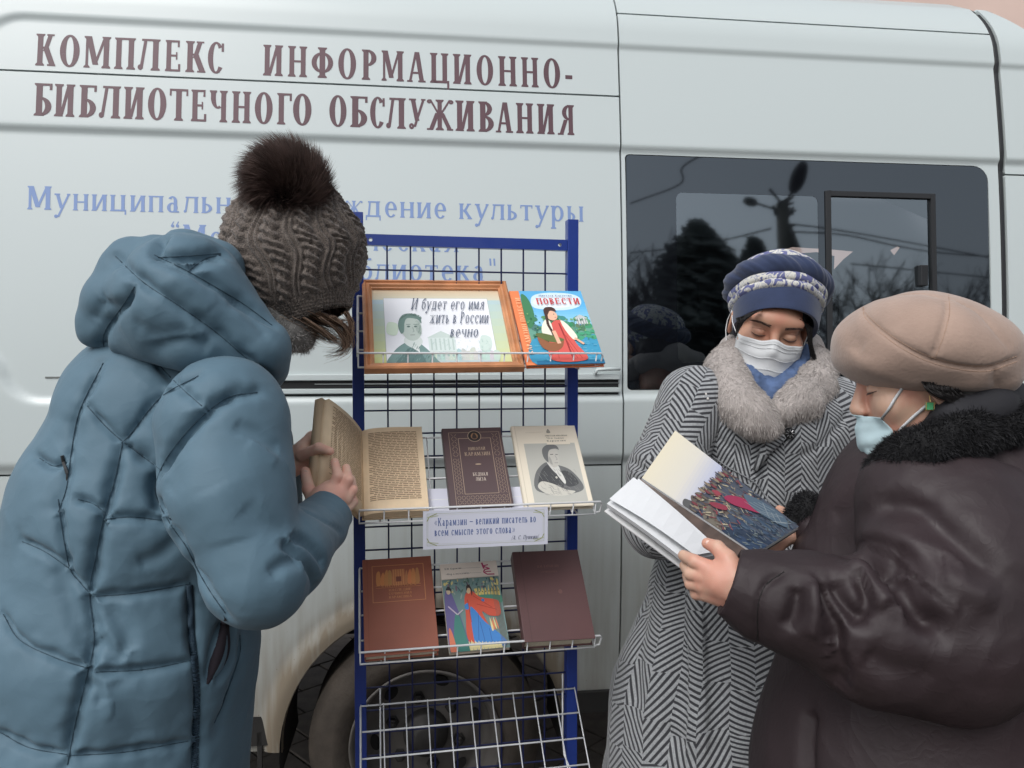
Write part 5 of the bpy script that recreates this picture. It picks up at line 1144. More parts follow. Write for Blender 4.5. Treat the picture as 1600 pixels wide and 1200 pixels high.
MG = (170, 52, 96); a.line([(.735, .985), (.76, .91)], .03, MG); a.line([(.75, .945), (.84, .955)], .022, MG); a.line([(.755, .94), (.86, .905)], .022, MG); a.line([(.86, .905), (.77, .90), (.745, .87), (.80, .84), (.93, .835)], .024, MG); a.line([(.77, .872), (.88, .872)], .018, MG)
a.build('cover_print', t)

t, W, H = seat(2, ((814, 1003), (930, 998), (903, 858), (806, 863)), 0.032, 'book', 'thick plain dark maroon book at the right of the third shelf', 'book')
MR = mat('cover_maroon', rgb(98, 66, 66, 0.8), 0.5, var=0.12, vscale=9, bump=0.0003, bscale=400); book_body(t, W, H, 0.032, MR)
a = Art(W, H, y0=-0.0003); a.rect(0.10, 0, 0.112, 1, (78, 52, 52)); a.text('Н.М. КАРАМЗИН', .34, .80, .66, .83, (112, 80, 74)); a.text('СОЧИНЕНИЯ', .38, .74, .62, .76, (110, 78, 72)); a.oval(.62, .52, .03, .025, (106, 74, 70)); a.build('cover_print', t)

# ---- old open book: right half on the shelf, left half raised
t, W, H = seat(1, ((566, 803), (668, 797), (661, 667), (568, 669)), 0.020, 'open_book', 'old open book with yellowed pages held at the left of the shelf', 'book')
OLDP = mat('yellowed_pages', rgb(236, 212, 178, 0.95), 0.9, var=0.08, vscale=30, bump=0.0002, bscale=300); OLDC = mat('old_board', rgb(206, 182, 150, 0.85), 0.8, var=0.15)
b = MB(); n = 14      # right page block with a curved gutter
prf = [(W * i / n, 0.0 + 0.009 * math.exp(-(i / n * 9)) - 0.0015 * math.sin(math.pi * min(1, i / n * 1.1))) for i in range(n + 1)]
vs = []; 
for x, y in prf: vs += [(x, y, 0), (x, y, H), (x, 0.017, H), (x, 0.017, 0)]
b.add(vs, [(i * 4 + j, (i + 1) * 4 + j, (i + 1) * 4 + (j + 1) % 4, i * 4 + (j + 1) % 4) for i in range(n) for j in range(4)] + [(0, 1, 2, 3), (n * 4, n * 4 + 3, n * 4 + 2, n * 4 + 1)])
b.build('page_block', OLDP, t, smooth=False)
b = MB(); b.box(-0.004, W + 0.002, 0.0175, 0.02, -0.003, H + 0.003); b.build('cover', OLDC, t)
def page_text(W, H, x0, x1, z0, z1, rows, col, seed=1, fy=lambda x: 0.0):
    a = Art(W, H, y0=0); mi = a._mi(col); r = random.Random(seed)
    for i in range(rows):
        z = z1 - (i + .5) * (z1 - z0) / rows; x = x0 + (0.06 if r.random() < .15 else 0); h = (z1 - z0) / rows * 0.22
        while x < x1:
            l = r.uniform(.03, .14); e = min(x + l, x1)
            for k in range(2):
                xa, xb = x + (e - x) * k / 2, x + (e - x) * (k + 1) / 2
                a.mb.add([(xa * W, fy(xa) - .0004, (z - h) * H), (xb * W, fy(xb) - .0004, (z - h) * H), (xb * W, fy(xb) - .0004, (z + h * r.uniform(.8, 1.3)) * H), (xa * W, fy(xa) - .0004, (z + h) * H)], [(0, 1, 2, 3)], mi)
            x = e + .014
    return a
fy = lambda x: float(np.interp(x * W, [p[0] for p in prf], [p[1] for p in prf])) - 0.0004
page_text(W, H, .10, .90, .13, .945, 40, (150, 124, 100), 3, fy).build('page_print', t)
# raised half in world space, hinged on the gutter
TM = Matrix.LocRotScale(t.location, t.rotation_euler, None)
gT, gB = TM @ Vector((0.0, 0.007, H)), TM @ Vector((0.0, 0.007, 0)); oT, oB = P(514, 623, 1.512), P(503, 758, 1.43)
def bil(u, v, off): # u from gutter to outer edge, v bottom to top
    p = (gB * (1 - v) + gT * v) * (1 - u) + (oB * (1 - v) + oT * v) * u
    nn = (oT - gT).cross(gB - gT).normalized(); p = p + nn * (0.006 * math.sin(math.pi * u) * 1.0 + off); return p
nn_ = (oT - gT).cross(gB - gT).normalized(); sgn = 1 if nn_.dot(CAM - gT) > 0 else -1
def block(name, offs, mt, u1=1.0, v0=0.0, v1=1.0, flare=0.0):
    vs = []; fs = []; n = 10
    for i in range(n + 1):
        u = u1 * i / n
        for v, o_ in ((v0, offs[0]), (v1, offs[0]), (v1, offs[1] + flare * u), (v0, offs[1] + flare * u)): vs.append(bil(u, v, sgn * o_))
    for i in range(n):
        for j in range(4): fs.append((i * 4 + j, (i + 1) * 4 + j, (i + 1) * 4 + (j + 1) % 4, i * 4 + (j + 1) % 4))
    fs += [(0, 1, 2, 3), (n * 4, n * 4 + 3, n * 4 + 2, n * 4 + 1)]
    me = bpy.data.meshes.new(name); me.from_pydata(vs, [], fs); bm = bmesh.new(); bm.from_mesh(me); bmesh.ops.recalc_face_normals(bm, faces=bm.faces); bm.to_mesh(me); bm.free()
    return world_child(name, me, t, mt, True)
block('page_block', (0.0, -0.010), OLDP, flare=-0.008)
block('cover', (-0.0115, -0.014), OLDC, 1.04, -0.02, 1.02, flare=-0.012)
wd_ = (oT - gT).length; ht_ = (gT - gB).length
a = page_text(1, 1, .10, .92, .12, .95, 42, (166, 140, 112), 5); me = a.mb.mesh()
for v in me.vertices: v.co = bil(1 - v.co.x, v.co.z, sgn * 0.0009)
world_child('page_print', me, t, a.mats)
# ================================================================ PEOPLE
def skin(name, base, red=0.25):
    m = mat(name, base, 0.5, sss=0.12, var=0.0, bump=0.0002, bscale=500)
    nt = m.node_tree; b = nt.nodes['Principled BSDF']; tc = nt.nodes.new('ShaderNodeTexCoord'); n = nt.nodes.new('ShaderNodeTexNoise'); n.inputs['Scale'].default_value = 22; n.inputs['Detail'].default_value = 3
    nt.links.new(tc.outputs['Object'], n.inputs['Vector']); mx = nt.nodes.new('ShaderNodeMix'); mx.data_type = 'RGBA'
    mx.inputs[6].default_value = base; mx.inputs[7].default_value = (base[0] * 1.02, base[1] * (1 - red), base[2] * (1 - red), 1)
    mr = nt.nodes.new('ShaderNodeMapRange'); mr.inputs[1].default_value = .4; mr.inputs[2].default_value = .65; nt.links.new(n.outputs['Fac'], mr.inputs[0]); nt.links.new(mr.outputs[0], mx.inputs[0]); nt.links.new(mx.outputs[2], b.inputs['Base Color']); return m
SKA = skin('skin_fair', (0.74, 0.49, 0.38, 1), .18); SKB = skin('skin_tan', (0.47, 0.265, 0.18, 1), .15); SKC = skin('skin_warm', (0.56, 0.365, 0.268, 1), .22)
HAIRD = mat('hair_dark', (0.012, 0.010, 0.010, 1), 0.55); HAIRB = mat('hair_brown', rgb(150, 122, 102, 0.8), 0.45, var=0.3, vscale=80)
BOOT = mat('boot_black', (0.015, 0.014, 0.014, 1), 0.5)

def head_sdf(M, sc=1.0, neck=True):
    s = SDF(); Rm = M.to_3x3(); T = M.translation
    p = lambda x, y, z: T + Rm @ (Vector((x, y, z)) * sc)
    def e(c, r, k=0.02, op='+', rot=(0, 0, 0)):
        Mr = Rm @ Euler([R(q) for q in rot]).to_matrix(); s.ell(p(*c), tuple(q * sc for q in r), Mr.transposed().inverted(), k * sc, op)
    def c(a, b, ra, rb, k=0.01, op='+'): s.cap(p(*a), p(*b), ra * sc, rb * sc, k * sc, op)
    e((0, 0.012, 0.035), (.074, .094, .088)); e((0, -0.03, -0.04), (.060, .060, .070), 0.03); e((0, -0.055, -0.08), (.036, .034, .034), 0.03)
    c((-.012, -.088, -.100), (.012, -.088, -.100), .015, .015, 0.02)
    e((0, -.078, .028), (.055, .022, .022), 0.02)                                  # brow
    for k in (-1, 1):
        e((k * .044, -.062, -.026), (.024, .022, .024), 0.025)                     # cheek
        e((k * .032, -.102, .0), (.017, .013, .012), 0.010, '-')                   # socket
        e((k * .032, -.0795, -.001), (.0140, .0118, .0108), 0.003)                  # lid over the eye
        e((k * .0095, -.098, -.037), (.0085, .009, .0075), 0.005)                  # nostril wing
        e((k * .077, .004, -.012), (.007, .017, .029), 0.006, rot=(10, 0, k * 20)); e((k * .084, .000, -.010), (.004, .009, .018), 0.003, '-', rot=(10, 0, k * 20))
    c((0, -.090, .010), (0, -.104, -.030), .0075, .0115, 0.010); e((0, -.105, -.034), (.0105, .0095, .009), 0.006)
    e((0, -.094, -.060), (.022, .009, .0065), 0.006); e((0, -.092, -.071), (.019, .009, .007), 0.006)
    if neck: c((0, .02, -.06), (0, .045, -.17), .05, .055, 0.03)
    return s, p
def skin_part(s, h): return s.mesh(h)
def person(name_label, loc, group=None): return thing('person', name_label, 'person', loc, group=group)
def put(name, V, Fq, parent, mt, smooth=True): return world_child(name, np_mesh(name, V, Fq), parent, mt, smooth)
def legs(x, y, top, dx, dirx=0.0, diry=-0.1):
    s = SDF()
    for k in (-1, 1):
        s.chain([(x + k * dx, y, top), (x + k * dx, y, 0.45), (x + k * dx, y + 0.02, 0.10)], [.085, .06, .05], 0.02)
    return s
def boots(x, y, dx, parent, fx, fy):
    for k in (-1, 1):
        s = SDF(); px_, py_ = x + k * dx, y
        s.chain([(px_, py_ + 0.02, 0.30), (px_, py_ + 0.02, 0.08)], [.062, .055], .02); s.chain([(px_, py_, 0.05), (px_ + fx * .17, py_ + fy * .17, 0.045)], [.05, .042], .03); s.plane((0, 0, 0.004), (0, 0, -1), 0.002)
        V, F = s.mesh(0.01); put('boot', V, F, parent, BOOT)
def fold_noise(V, amp, sc, seed=0):
    from mathutils import noise
    off = Vector((seed * 7.3, seed * 3.1, 0)); return np.array([noise.noise(Vector(v) * sc + off) for v in V]) * amp

# ---------------------------------------------------------------- woman in the blue down coat
pa = person('woman in blue down coat and knitted pompom hat, seen from behind, leafing through a book', (P(200, 600, 1.36).x, P(200, 600, 1.36).y, 0))
PUF = mat('coat_blue_nylon', (0.090, 0.158, 0.208, 1), 0.62, spec=0.3, sheen=0.08, bump=0.0012, bscale=14, bdist=1.2, var=0.08, vscale=5); crinkle(PUF, [(6, .0013, 0.8), (24, .00022, 0.8)])
s = SDF()
s.cap(P(250, 655, 1.36), P(330, 665, 1.38), .150, .13, .06)
s.cap(P(215, 650, 1.35), P(205, 790, 1.36), .115, .175, .06)
s.cap(P(300, 680, 1.38), P(240, 800, 1.36), .13, .18, .05)
s.cap(P(205, 800, 1.36), P(190, 1000, 1.36), .178, .215, .05)
s.cap(P(190, 1000, 1.36), P(150, 1200, 1.37), .215, .245, .05)
s.cap(P(150, 1200, 1.37), P(135, 1480, 1.38), .245, .27, .05)
s.cap(P(330, 1010, 1.40), P(300, 1200, 1.40), .065, .075, .05)
s.cap(P(350, 660, 1.22), P(358, 770, 1.18), .098, .090, .035)
s.cap(P(358, 770, 1.18), P(402, 895, 1.15), .090, .070, .03)
s.cap(P(402, 895, 1.15), P(440, 868, 1.22), .070, .068, .02)
s.cap(P(440, 868, 1.22), P(500, 822, 1.35), .069, .046, .02)
cufA = P(522, 793, 1.40); s.cap(P(500, 822, 1.35), cufA, .046, .041, .015)
axA = (P(520, 795, 1.385) - P(498, 824, 1.345)).normalized()
s.cap(P(350, 1100, 1.46), P(420, 820, 1.52), .0, .0, .0) if False else None
# far arm
s.cap(P(400, 690, 1.52), P(425, 830, 1.56), .07, .06, .03); s.cap(P(425, 830, 1.56), P(440, 735, 1.55), .055, .042, .02)
s.plane((0, 0, 0.50), (0, 0, -1), 0.01)
# open the cuff
s.cap(P(510, 812, 1.37), cufA + axA * 0.05, .030, .033, .004, '-')
V, F = s.mesh(0.0042)
keep = (V - np.array(P(521, 794, 1.388))) @ np.array(axA)
V[:, :] = np.where(((keep > 0) & (np.linalg.norm(V - np.array(cufA), axis=1) < .09))[:, None], V - keep[:, None] * np.array(axA)[None] * 0.97, V)
S = lambda pts, d=0.010, w=0.007: (pts, d, w)
seamsA = [S([(161, 567), (125, 640), (112, 700), (104, 760), (91, 800)], .006, .007), S([(136, 634), (164, 665), (192, 690), (252, 735)]), S([(310, 587), (252, 620), (206, 676), (190, 692)]), S([(245, 567), (280, 603), (315, 634)], .006, .008),
 S([(402, 613), (366, 618), (336, 634), (297, 669), (259, 718), (243, 760), (250, 790), (270, 825), (290, 853), (311, 895), (332, 930), (352, 958)], .018, .010),
 S([(192, 690), (178, 755), (164, 801), (150, 870), (140, 927), (147, 1000), (135, 1060), (120, 1120), (105, 1195)], .013, .010), S([(35, 846), (70, 862), (108, 888)]), S([(91, 780), (95, 815), (108, 885), (125, 910), (140, 927)]), S([(5, 960), (31, 1000), (87, 1028), (137, 1044)]), S([(0, 1144), (45, 1168), (105, 1179)]),
 S([(122, 780), (145, 787), (164, 801)]), S([(164, 811), (210, 808), (266, 815)]), S([(143, 932), (210, 927), (294, 913)]), S([(150, 1050), (227, 1046), (297, 1032)]), S([(105, 1181), (196, 1175), (294, 1158)]),
 S([(62, 716), (84, 728), (104, 722)]), S([(296, 910), (298, 950), (299, 990), (308, 1077), (304, 1200)], .010, .010), S([(375, 992), (374, 1025), (350, 1095), (335, 1130)], .006, .007)]
cr = lambda l: [(p, d, w) for p, d, w in l]
creA = [cr([([(365, 664), (400, 680), (436, 706)], .0055, .011), ([(385, 692), (405, 704), (430, 726)], -.003, .012), ([(200, 690), (215, 705), (240, 720)], .009, .012), ([(452, 838), (478, 848), (496, 866), (506, 885)], .012, .009), ([(440, 846), (466, 868), (486, 895), (488, 922)], .014, .010), ([(420, 897), (445, 880), (470, 876)], .010, .010), ([(444, 969), (460, 955), (476, 938)], .009, .009), ([(375, 792), (410, 822), (450, 832)], .004, .016)]),
 cr([([(164, 945), (185, 965), (200, 1000), (176, 1040)], .009, .013), ([(150, 1000), (175, 1020), (200, 1025)], .009, .011), ([(215, 880), (250, 865), (285, 835)], .007, .013), ([(90, 880), (112, 940), (125, 985), (135, 1020)], .008, .014), ([(130, 1070), (150, 1075), (160, 1100)], .007, .010), ([(180, 1060), (200, 1110), (215, 1160)], .005, .02)]),
 cr([([(350, 965), (330, 1010), (324, 1070)], .012, .010), ([(357, 970), (360, 1010), (352, 1040), (330, 1068)], .010, .010), ([(250, 700), (270, 740), (262, 770)], .004, .02), ([(330, 760), (350, 800), (360, 850)], -.004, .03), ([(470, 800), (500, 815), (535, 832)], .004, .006)])]
V, DD = emboss(V, F, seamsA, creA, puff=0.007, puff_w=0.020)
# gathering ripples beside the seams
N_ = vnormals(V, F); gt_ = np.exp(-np.minimum(DD, 1) / .022); V = V + N_ * (fold_noise(V, 0.0042, 48, 7) * gt_ + fold_noise(V, 0.0015, 26, 1) + fold_noise(V, 0.005, 8, 2))[:, None]
VA_body, FA_body = V, F
put('coat', V, F, pa, PUF)
SEAM = mat('seam_thread', (0.030, 0.062, 0.088, 1), .8)
def seam_lines(V, F, seams, parent, r_=.0008, lift=.0007):
    bv = bvh_of(V, F)
    for pl, _d, _w in seams:
        q = [on(bv, *c, lift) for c in resample(smooth_path(pl, 8), 4)]; run = []
        b = MB()
        for v in q + [None]:
            if v is not None and (not run or (v - run[-1]).length < .03): run.append(v)
            else:
                if len(run) > 2: b.tube(run, [r_ * (.4 + .9 * random.Random(i).random()) for i in range(len(run))], 4)
                run = [v] if v is not None else []
        if b.v: world_child('seam', b.mesh(), parent, SEAM, True)
def on(bv, px, py, lift=0.002):
    r = ray(px, py).normalized(); h = bv.ray_cast(CAM, r); return (h[0] - r * lift) if h[0] is not None else None
seam_lines(V, F, seamsA, pa)
# pocket opening and gathered side tape
DARKL = mat('lining_dark', (0.014, 0.010, 0.016, 1), 0.9)
bvA = bvh_of(V, F)
def on(bv, px, py, lift=0.002):
    r = ray(px, py).normalized(); h = bv.ray_cast(CAM, r); return (h[0] - r * lift) if h[0] is not None else None
def patch_on(bv, name, poly, parent, mt, lift=0.0025, n=7):
    """a strip given by two pixel edges, laid on a surface"""
    A_, B_ = [smooth_path(q, n) for q in poly]; m = min(len(A_), len(B_)); vs = []; ok = []
    for i in range(m):
        a, c = A_[i * (len(A_) - 1) // (m - 1)], B_[i * (len(B_) - 1) // (m - 1)]
        for t in (0, .33, .66, 1):
            q = on(bv, a[0] * (1 - t) + c[0] * t, a[1] * (1 - t) + c[1] * t, lift if 0 < t < 1 else -0.001); vs.append(q); ok.append(q is not None)
    b = MB(); fs = []
    for i in range(m - 1):
        for j in range(3):
            f = (i * 4 + j, (i + 1) * 4 + j, (i + 1) * 4 + j + 1, i * 4 + j + 1)
            if all(ok[k] for k in f): fs.append(f)
    b.add([v if v is not None else (0, 0, 0) for v in vs], fs); return world_child(name, b.mesh(), parent, mt, True)
patch_on(bvA, 'pocket_opening', [[(348, 960), (336, 1000), (325, 1035), (322, 1068)], [(358, 975), (360, 1010), (352, 1038), (326, 1070)]], pa, DARKL)
TAPE = mat('elastic_tape', rgb(50, 74, 92, 0.8), 0.7)
for (xa, xb) in ((0, 0),):
    b = MB(); pts = smooth_path([(296, 915), (298, 950), (299, 990), (307, 1077), (304, 1210)], 24); rgx = random.Random(2)
    for i in range(0, len(pts) - 1):
        for t in (0.0, 0.5):
            c = pts[i] * (1 - t) + pts[i + 1] * t; A_, B_ = on(bvA, c[0] - 5, c[1] + rgx.uniform(-1, 1), .002), on(bvA, c[0] + 5, c[1] + rgx.uniform(-1, 1), .002)
            if A_ and B_: b.tube([A_, (A_ + B_) / 2 - ray(*c) * 0.0015, B_], 0.0011, 5)
    o = world_child('gathered_tape', b.mesh(), pa, TAPE, True); tag(o, kind='stuff')
b = MB()
zp = [on(bvA, *q, .003) for q in ((97, 712), (99, 722), (103, 733), (105, 740))]
if all(zp): b.tube(zp, 0.0024, 6); b.tube([zp[-1], zp[-1] + Vector((0, -.002, -.012))], 0.0016, 5); world_child('zip', b.mesh(), pa, mat('zip_metal', (0.08, 0.08, 0.08, 1), 0.4, metal=0.7))
# hood
s = SDF()
s.cap(P(190, 470, 1.27), P(290, 455, 1.26), .050, .086, .03); s.cap(P(146, 522, 1.27), P(300, 520, 1.24), .018, .058, .03); s.cap(P(150, 500, 1.27), P(205, 405, 1.28), .022, .030, .02); s.cap(P(285, 470, 1.25), P(400, 545, 1.27), .092, .052, .03)
s.cap(P(205, 425, 1.28), P(250, 415, 1.28), .045, .045, .015); s.cap(P(290, 408, 1.31), P(335, 420, 1.32), .048, .045, .012); s.cap(P(345, 500, 1.30), P(412, 582, 1.30), .062, .032, .03); s.cap(P(380, 500, 1.34), P(418, 548, 1.35), .04, .034, .02)
s.cap(P(255, 383, 1.29), P(262, 408, 1.26), .008, .012, .02, '-')
V, F = s.mesh(0.0042)
hs_ = [S([(180, 400), (224, 441), (280, 478), (336, 518), (385, 560), (437, 604)], .010, .009), S([(241, 398), (294, 424), (360, 462), (388, 480), (425, 508)], .010, .010), S([(210, 448), (197, 470), (185, 487), (168, 510), (161, 529), (164, 553)], .012, .010), S([(247, 402), (290, 400), (345, 396)], .016, .012), S([(294, 424), (320, 405), (345, 398)], .009, .012)]
hc_ = [cr([([(255, 372), (246, 388), (247, 402)], .02, .010), ([(355, 470), (385, 490), (420, 530)], .006, .010), ([(240, 545), (280, 530), (330, 540)], .008, .014), ([(165, 470), (185, 478), (205, 470)], .006, .010), ([(262, 430), (290, 445), (330, 485)], -.004, .016), ([(210, 500), (250, 520), (300, 515)], .005, .016), ([(150, 500), (160, 480), (172, 462)], .005, .010)])]
V, DD = emboss(V, F, hs_, hc_, puff=0.007, puff_w=0.02); N_ = vnormals(V, F); gt_ = np.exp(-np.minimum(DD, 1) / .022); V = V + N_ * (fold_noise(V, 0.0045, 45, 9) * gt_ + fold_noise(V, 0.001, 24, 5) + fold_noise(V, 0.004, 9, 6))[:, None]
put('hood', V, F, pa, PUF); seam_lines(V, F, hs_, pa)
# dark front edge and strap of the coat
b = MB(); b.tube([P(424, 612, 1.40), P(433, 640, 1.40), P(439, 690, 1.42), P(441, 740, 1.44), P(440, 772, 1.45)], [.006, .010, .011, .010, .007], 10); world_child('front_edge', b.mesh(), pa, mat('strap_black', (0.012, 0.013, 0.018, 1), 0.7), True)
# head, hands, body core
MA = Matrix.Translation(P(466, 428, 1.50)) @ Euler((R(30), 0, R(165))).to_matrix().to_4x4()
hs2, _ = head_sdf(MA, 0.80, neck=False); parts = [hs2.mesh(0.0045)]
h_ = SDF(); D_ = 1.405
k = .006
h_.cap(P(505, 812, 1.372), P(510, 778, 1.405), .024, .026, .012); h_.cap(P(500, 785, 1.40), P(528, 775, 1.412), .022, .021, .012); h_.cap(P(492, 790, 1.40), P(516, 764, 1.42), .018, .017, .010); h_.cap(P(535, 797, 1.42), P(536, 772, 1.42), .015, .016, .010)
def finger(s, pts, r0, r1, kk=.004):
    n = len(pts); s.chain([P(*q) for q in pts], [r0 + (r1 - r0) * i / (n - 1) for i in range(n)], kk)
finger(h_, [(519, 762, 1.41), (528, 744, 1.412), (523, 722, 1.44)], .0112, .0078); finger(h_, [(533, 770, 1.41), (544, 750, 1.415), (541, 731, 1.445)], .0112, .0078); finger(h_, [(541, 780, 1.412), (551, 765, 1.42), (549, 748, 1.45)], .0106, .0074); finger(h_, [(543, 793, 1.417), (552, 784, 1.43), (549, 768, 1.455)], .0098, .0068)
finger(h_, [(492, 786, 1.40), (482, 764, 1.415), (477, 737, 1.445)], .0135, .0095)
parts.append(h_.mesh(0.0019))
h_ = SDF(); h_.cap(P(425, 742, 1.52), P(452, 722, 1.50), .027, .026, .012); h_.cap(P(452, 720, 1.50), P(474, 706, 1.49), .024, .020, .012); h_.cap(P(450, 732, 1.50), P(480, 722, 1.50), .020, .014, .012)
finger(h_, [(468, 700, 1.49), (486, 682, 1.50), (503, 671, 1.505)], .0115, .0078); finger(h_, [(472, 712, 1.475), (498, 700, 1.455), (516, 705, 1.448)], .0120, .0078); finger(h_, [(476, 712, 1.50), (490, 700, 1.52), (500, 692, 1.53)], .0105, .0085); finger(h_, [(478, 720, 1.505), (492, 712, 1.525), (502, 706, 1.535)], .010, .008)
parts.append(h_.mesh(0.0019))
s = SDF(); s.cap(P(260, 660, 1.38), P(200, 1000, 1.38), .10, .12, .03); s.cap(P(345, 680, 1.24), P(372, 898, 1.17), .05, .042, .03); s.cap(P(372, 898, 1.17), P(508, 806, 1.375), .042, .024, .02); s.cap(P(300, 680, 1.42), P(425, 820, 1.56), .045, .04, .03); s.cap(P(425, 820, 1.56), P(430, 740, 1.52), .036, .026, .02)
s.cap(P(330, 640, 1.44), P(440, 490, 1.53), .05, .034, .03)
lx, ly = pa.location.x, pa.location.y; s.p += legs(lx - 0.06, ly, 0.75, 0.11).p
parts.append(s.mesh(0.012)); V, F = join_np(parts); put('body', V, F, pa, SKA); boots(lx - 0.06, ly, 0.11, pa, 0.9, 0.4)

NAIL = mat('fingernail', (0.72, 0.50, 0.42, 1), .3)
def nails(pts, parent):
    for x, y, d, rx, rz, tilt in pts:
        s = SDF(); s.ell(P(x, y, d), (rx, .0022, rz), Euler((0, R(tilt), 0)).to_matrix(), .001); V, F = s.mesh(.0011); put('fingernail', V, F, parent, NAIL)
nails([(523.5, 724.5, 1.4305, .0042, .0052, -10), (541.5, 733, 1.4355, .0042, .0052, -12), (549.5, 749.5, 1.4395, .0038, .0048, -15), (478, 739, 1.4345, .0050, .0058, -12)], pa)
# knitted hat
rows = [(489, 502, 58), (487, 497, 63), (484, 486, 71), (479, 470, 83), (472, 448, 97), (466, 425, 105), (461, 398, 109), (459, 372, 107), (457, 348, 98), (456, 325, 84), (456, 305, 68), (456, 290, 48), (456, 280, 26), (456, 276, 6)]
D_H = 1.45; rows = [(a, b_, c * .965) for a, b_, c in rows]; rw = smooth_path(rows, 12); nu = 420; nv = len(rw)
HV = np.zeros((nv, nu, 3)); fac = 1.0
for i in range(nv):
    a_, b_ = rw[max(0, i - 1)], rw[min(nv - 1, i + 1)]; t = np.array([b_[0] - a_[0], b_[1] - a_[1]]); t = t / (np.linalg.norm(t) + 1e-9); t = t if i < nv * 0.7 else np.array([-.05, -1.0])
    cpt = P(rw[i][0], rw[i][1], D_H); ex = (RGT * (-t[1]) - UPV * (t[0])).normalized(); r_ = rw[i][2] / 1200 * D_H
    for j in range(0, 1): pass
    th = np.arange(nu) * 2 * math.pi / nu
    HV[i] = np.array(cpt)[None] + np.outer(np.cos(th) * r_, np.array(ex)) + np.outer(-np.sin(th) * r_, np.array(FWD))
vv = np.cumsum([0] + [np.linalg.norm(rw[i + 1][:2] - rw[i][:2]) / 1200 * D_H for i in range(nv - 1)])
TH, VV = np.meshgrid(np.arange(nu) * 2 * math.pi / nu, vv)
ncab = 13; ph = (TH / (2 * math.pi) * ncab + 0.16 * np.sin(VV * 52 + TH * 2) + 0.1 * np.sin(TH * 3 + VV * 18)) % 1.0; cab = np.floor(TH / (2 * math.pi) * ncab)
per = 0.034; vph = (VV / per + cab * 0.37); tw = np.sin(vph * math.pi * 2)
def rope(c, w): return np.maximum(0, 1 - ((ph - c) / w) ** 2)
r1 = rope(0.32 + 0.15 * tw, 0.17) * (1 + 0.45 * np.cos(vph * 2 * math.pi)); r2 = rope(0.32 - 0.15 * tw, 0.17) * (1 - 0.45 * np.cos(vph * 2 * math.pi))
rib = np.maximum(rope(0.66, 0.07), rope(0.84, 0.07)) * 0.75
hgt_ = np.maximum(np.maximum(r1, r2), rib) * 0.0078
st1 = np.abs(np.sin(VV / 0.0050 * math.pi + 1.2 * np.abs(((ph * 6) % 1.0) - 0.5))) * 0.0023
brim = np.exp(-((VV - 0.004) / 0.012) ** 2)
band = (VV < 0.034).astype(float); ribb = np.abs(np.sin(TH * 46)) * 0.0035
hgt_ = hgt_ * (1 - band * .8) + ribb * band * .8 + st1
nrm = HV - np.array([np.array(P(r_[0], r_[1], D_H)) for r_ in rw])[:, None, :]; nrm /= np.linalg.norm(nrm, axis=2, keepdims=True) + 1e-9
from mathutils import noise as _nz
sag = np.array([[_nz.noise(Vector((math.cos(a) * 1.6, math.sin(a) * 1.6, v * 14))) for a in TH[0][::6]] for v in vv]); sag = np.repeat(sag, 6, axis=1)
HV = HV + nrm * (hgt_ + sag * 0.007)[:, :, None]
I = np.arange(nv * nu).reshape(nv, nu); J = np.roll(I, -1, 1); Fh = np.stack([I[:-1], J[:-1], J[1:], I[1:]], -1).reshape(-1, 4)
def knit_mat():
    m = bpy.data.materials.new('knit_wool'); m.use_nodes = True; nt = m.node_tree; b = nt.nodes['Principled BSDF']; N = nt.nodes.new; L = nt.links.new
    tc = N('ShaderNodeTexCoord'); n = N('ShaderNodeTexNoise'); n.inputs['Scale'].default_value = 420; n.inputs['Detail'].default_value = 3; L(tc.outputs['Object'], n.inputs['Vector'])
    n2 = N('ShaderNodeTexNoise'); n2.inputs['Scale'].default_value = 60; L(tc.outputs['Object'], n2.inputs['Vector'])
    ad = N('ShaderNodeMath'); ad.operation = 'MULTIPLY_ADD'; ad.inputs[1].default_value = .35; L(n2.outputs['Fac'], ad.inputs[0]); L(n.outputs['Fac'], ad.inputs[2])
    cr_ = N('ShaderNodeValToRGB'); cr_.color_ramp.elements[0].position = .5; cr_.color_ramp.elements[0].color = (0.035, 0.027, 0.024, 1); cr_.color_ramp.elements[1].position = .88; cr_.color_ramp.elements[1].color = (0.20, 0.165, 0.14, 1); L(ad.outputs[0], cr_.inputs[0]); L(cr_.outputs[0], b.inputs['Base Color'])
    b.inputs['Roughness'].default_value = .9; b.inputs['Sheen Weight'].default_value = .25
    bp = N('ShaderNodeBump'); bp.inputs['Distance'].default_value = .0012; L(n.outputs['Fac'], bp.inputs['Height']); L(bp.outputs[0], b.inputs['Normal']); return m
KNIT = knit_mat(); hv = HV.reshape(-1, 3); hat = put('knitted_hat', hv, Fh, pa, KNIT)
p_, n_ = sample_surface(hv, Fh[:, ::-1], 4500, 3); out = (p_ - np.array(P(466, 400, D_H))); out /= np.linalg.norm(out, axis=1, keepdims=True)
fur('wool_fuzz', p_, out, 0.008, (0, 0, 0), mat('wool_fuzz', rgb(150, 138, 128, 0.6), 0.8), pa, width=0.00022, jitter=.9, seed=4)['kind'] = 'stuff'
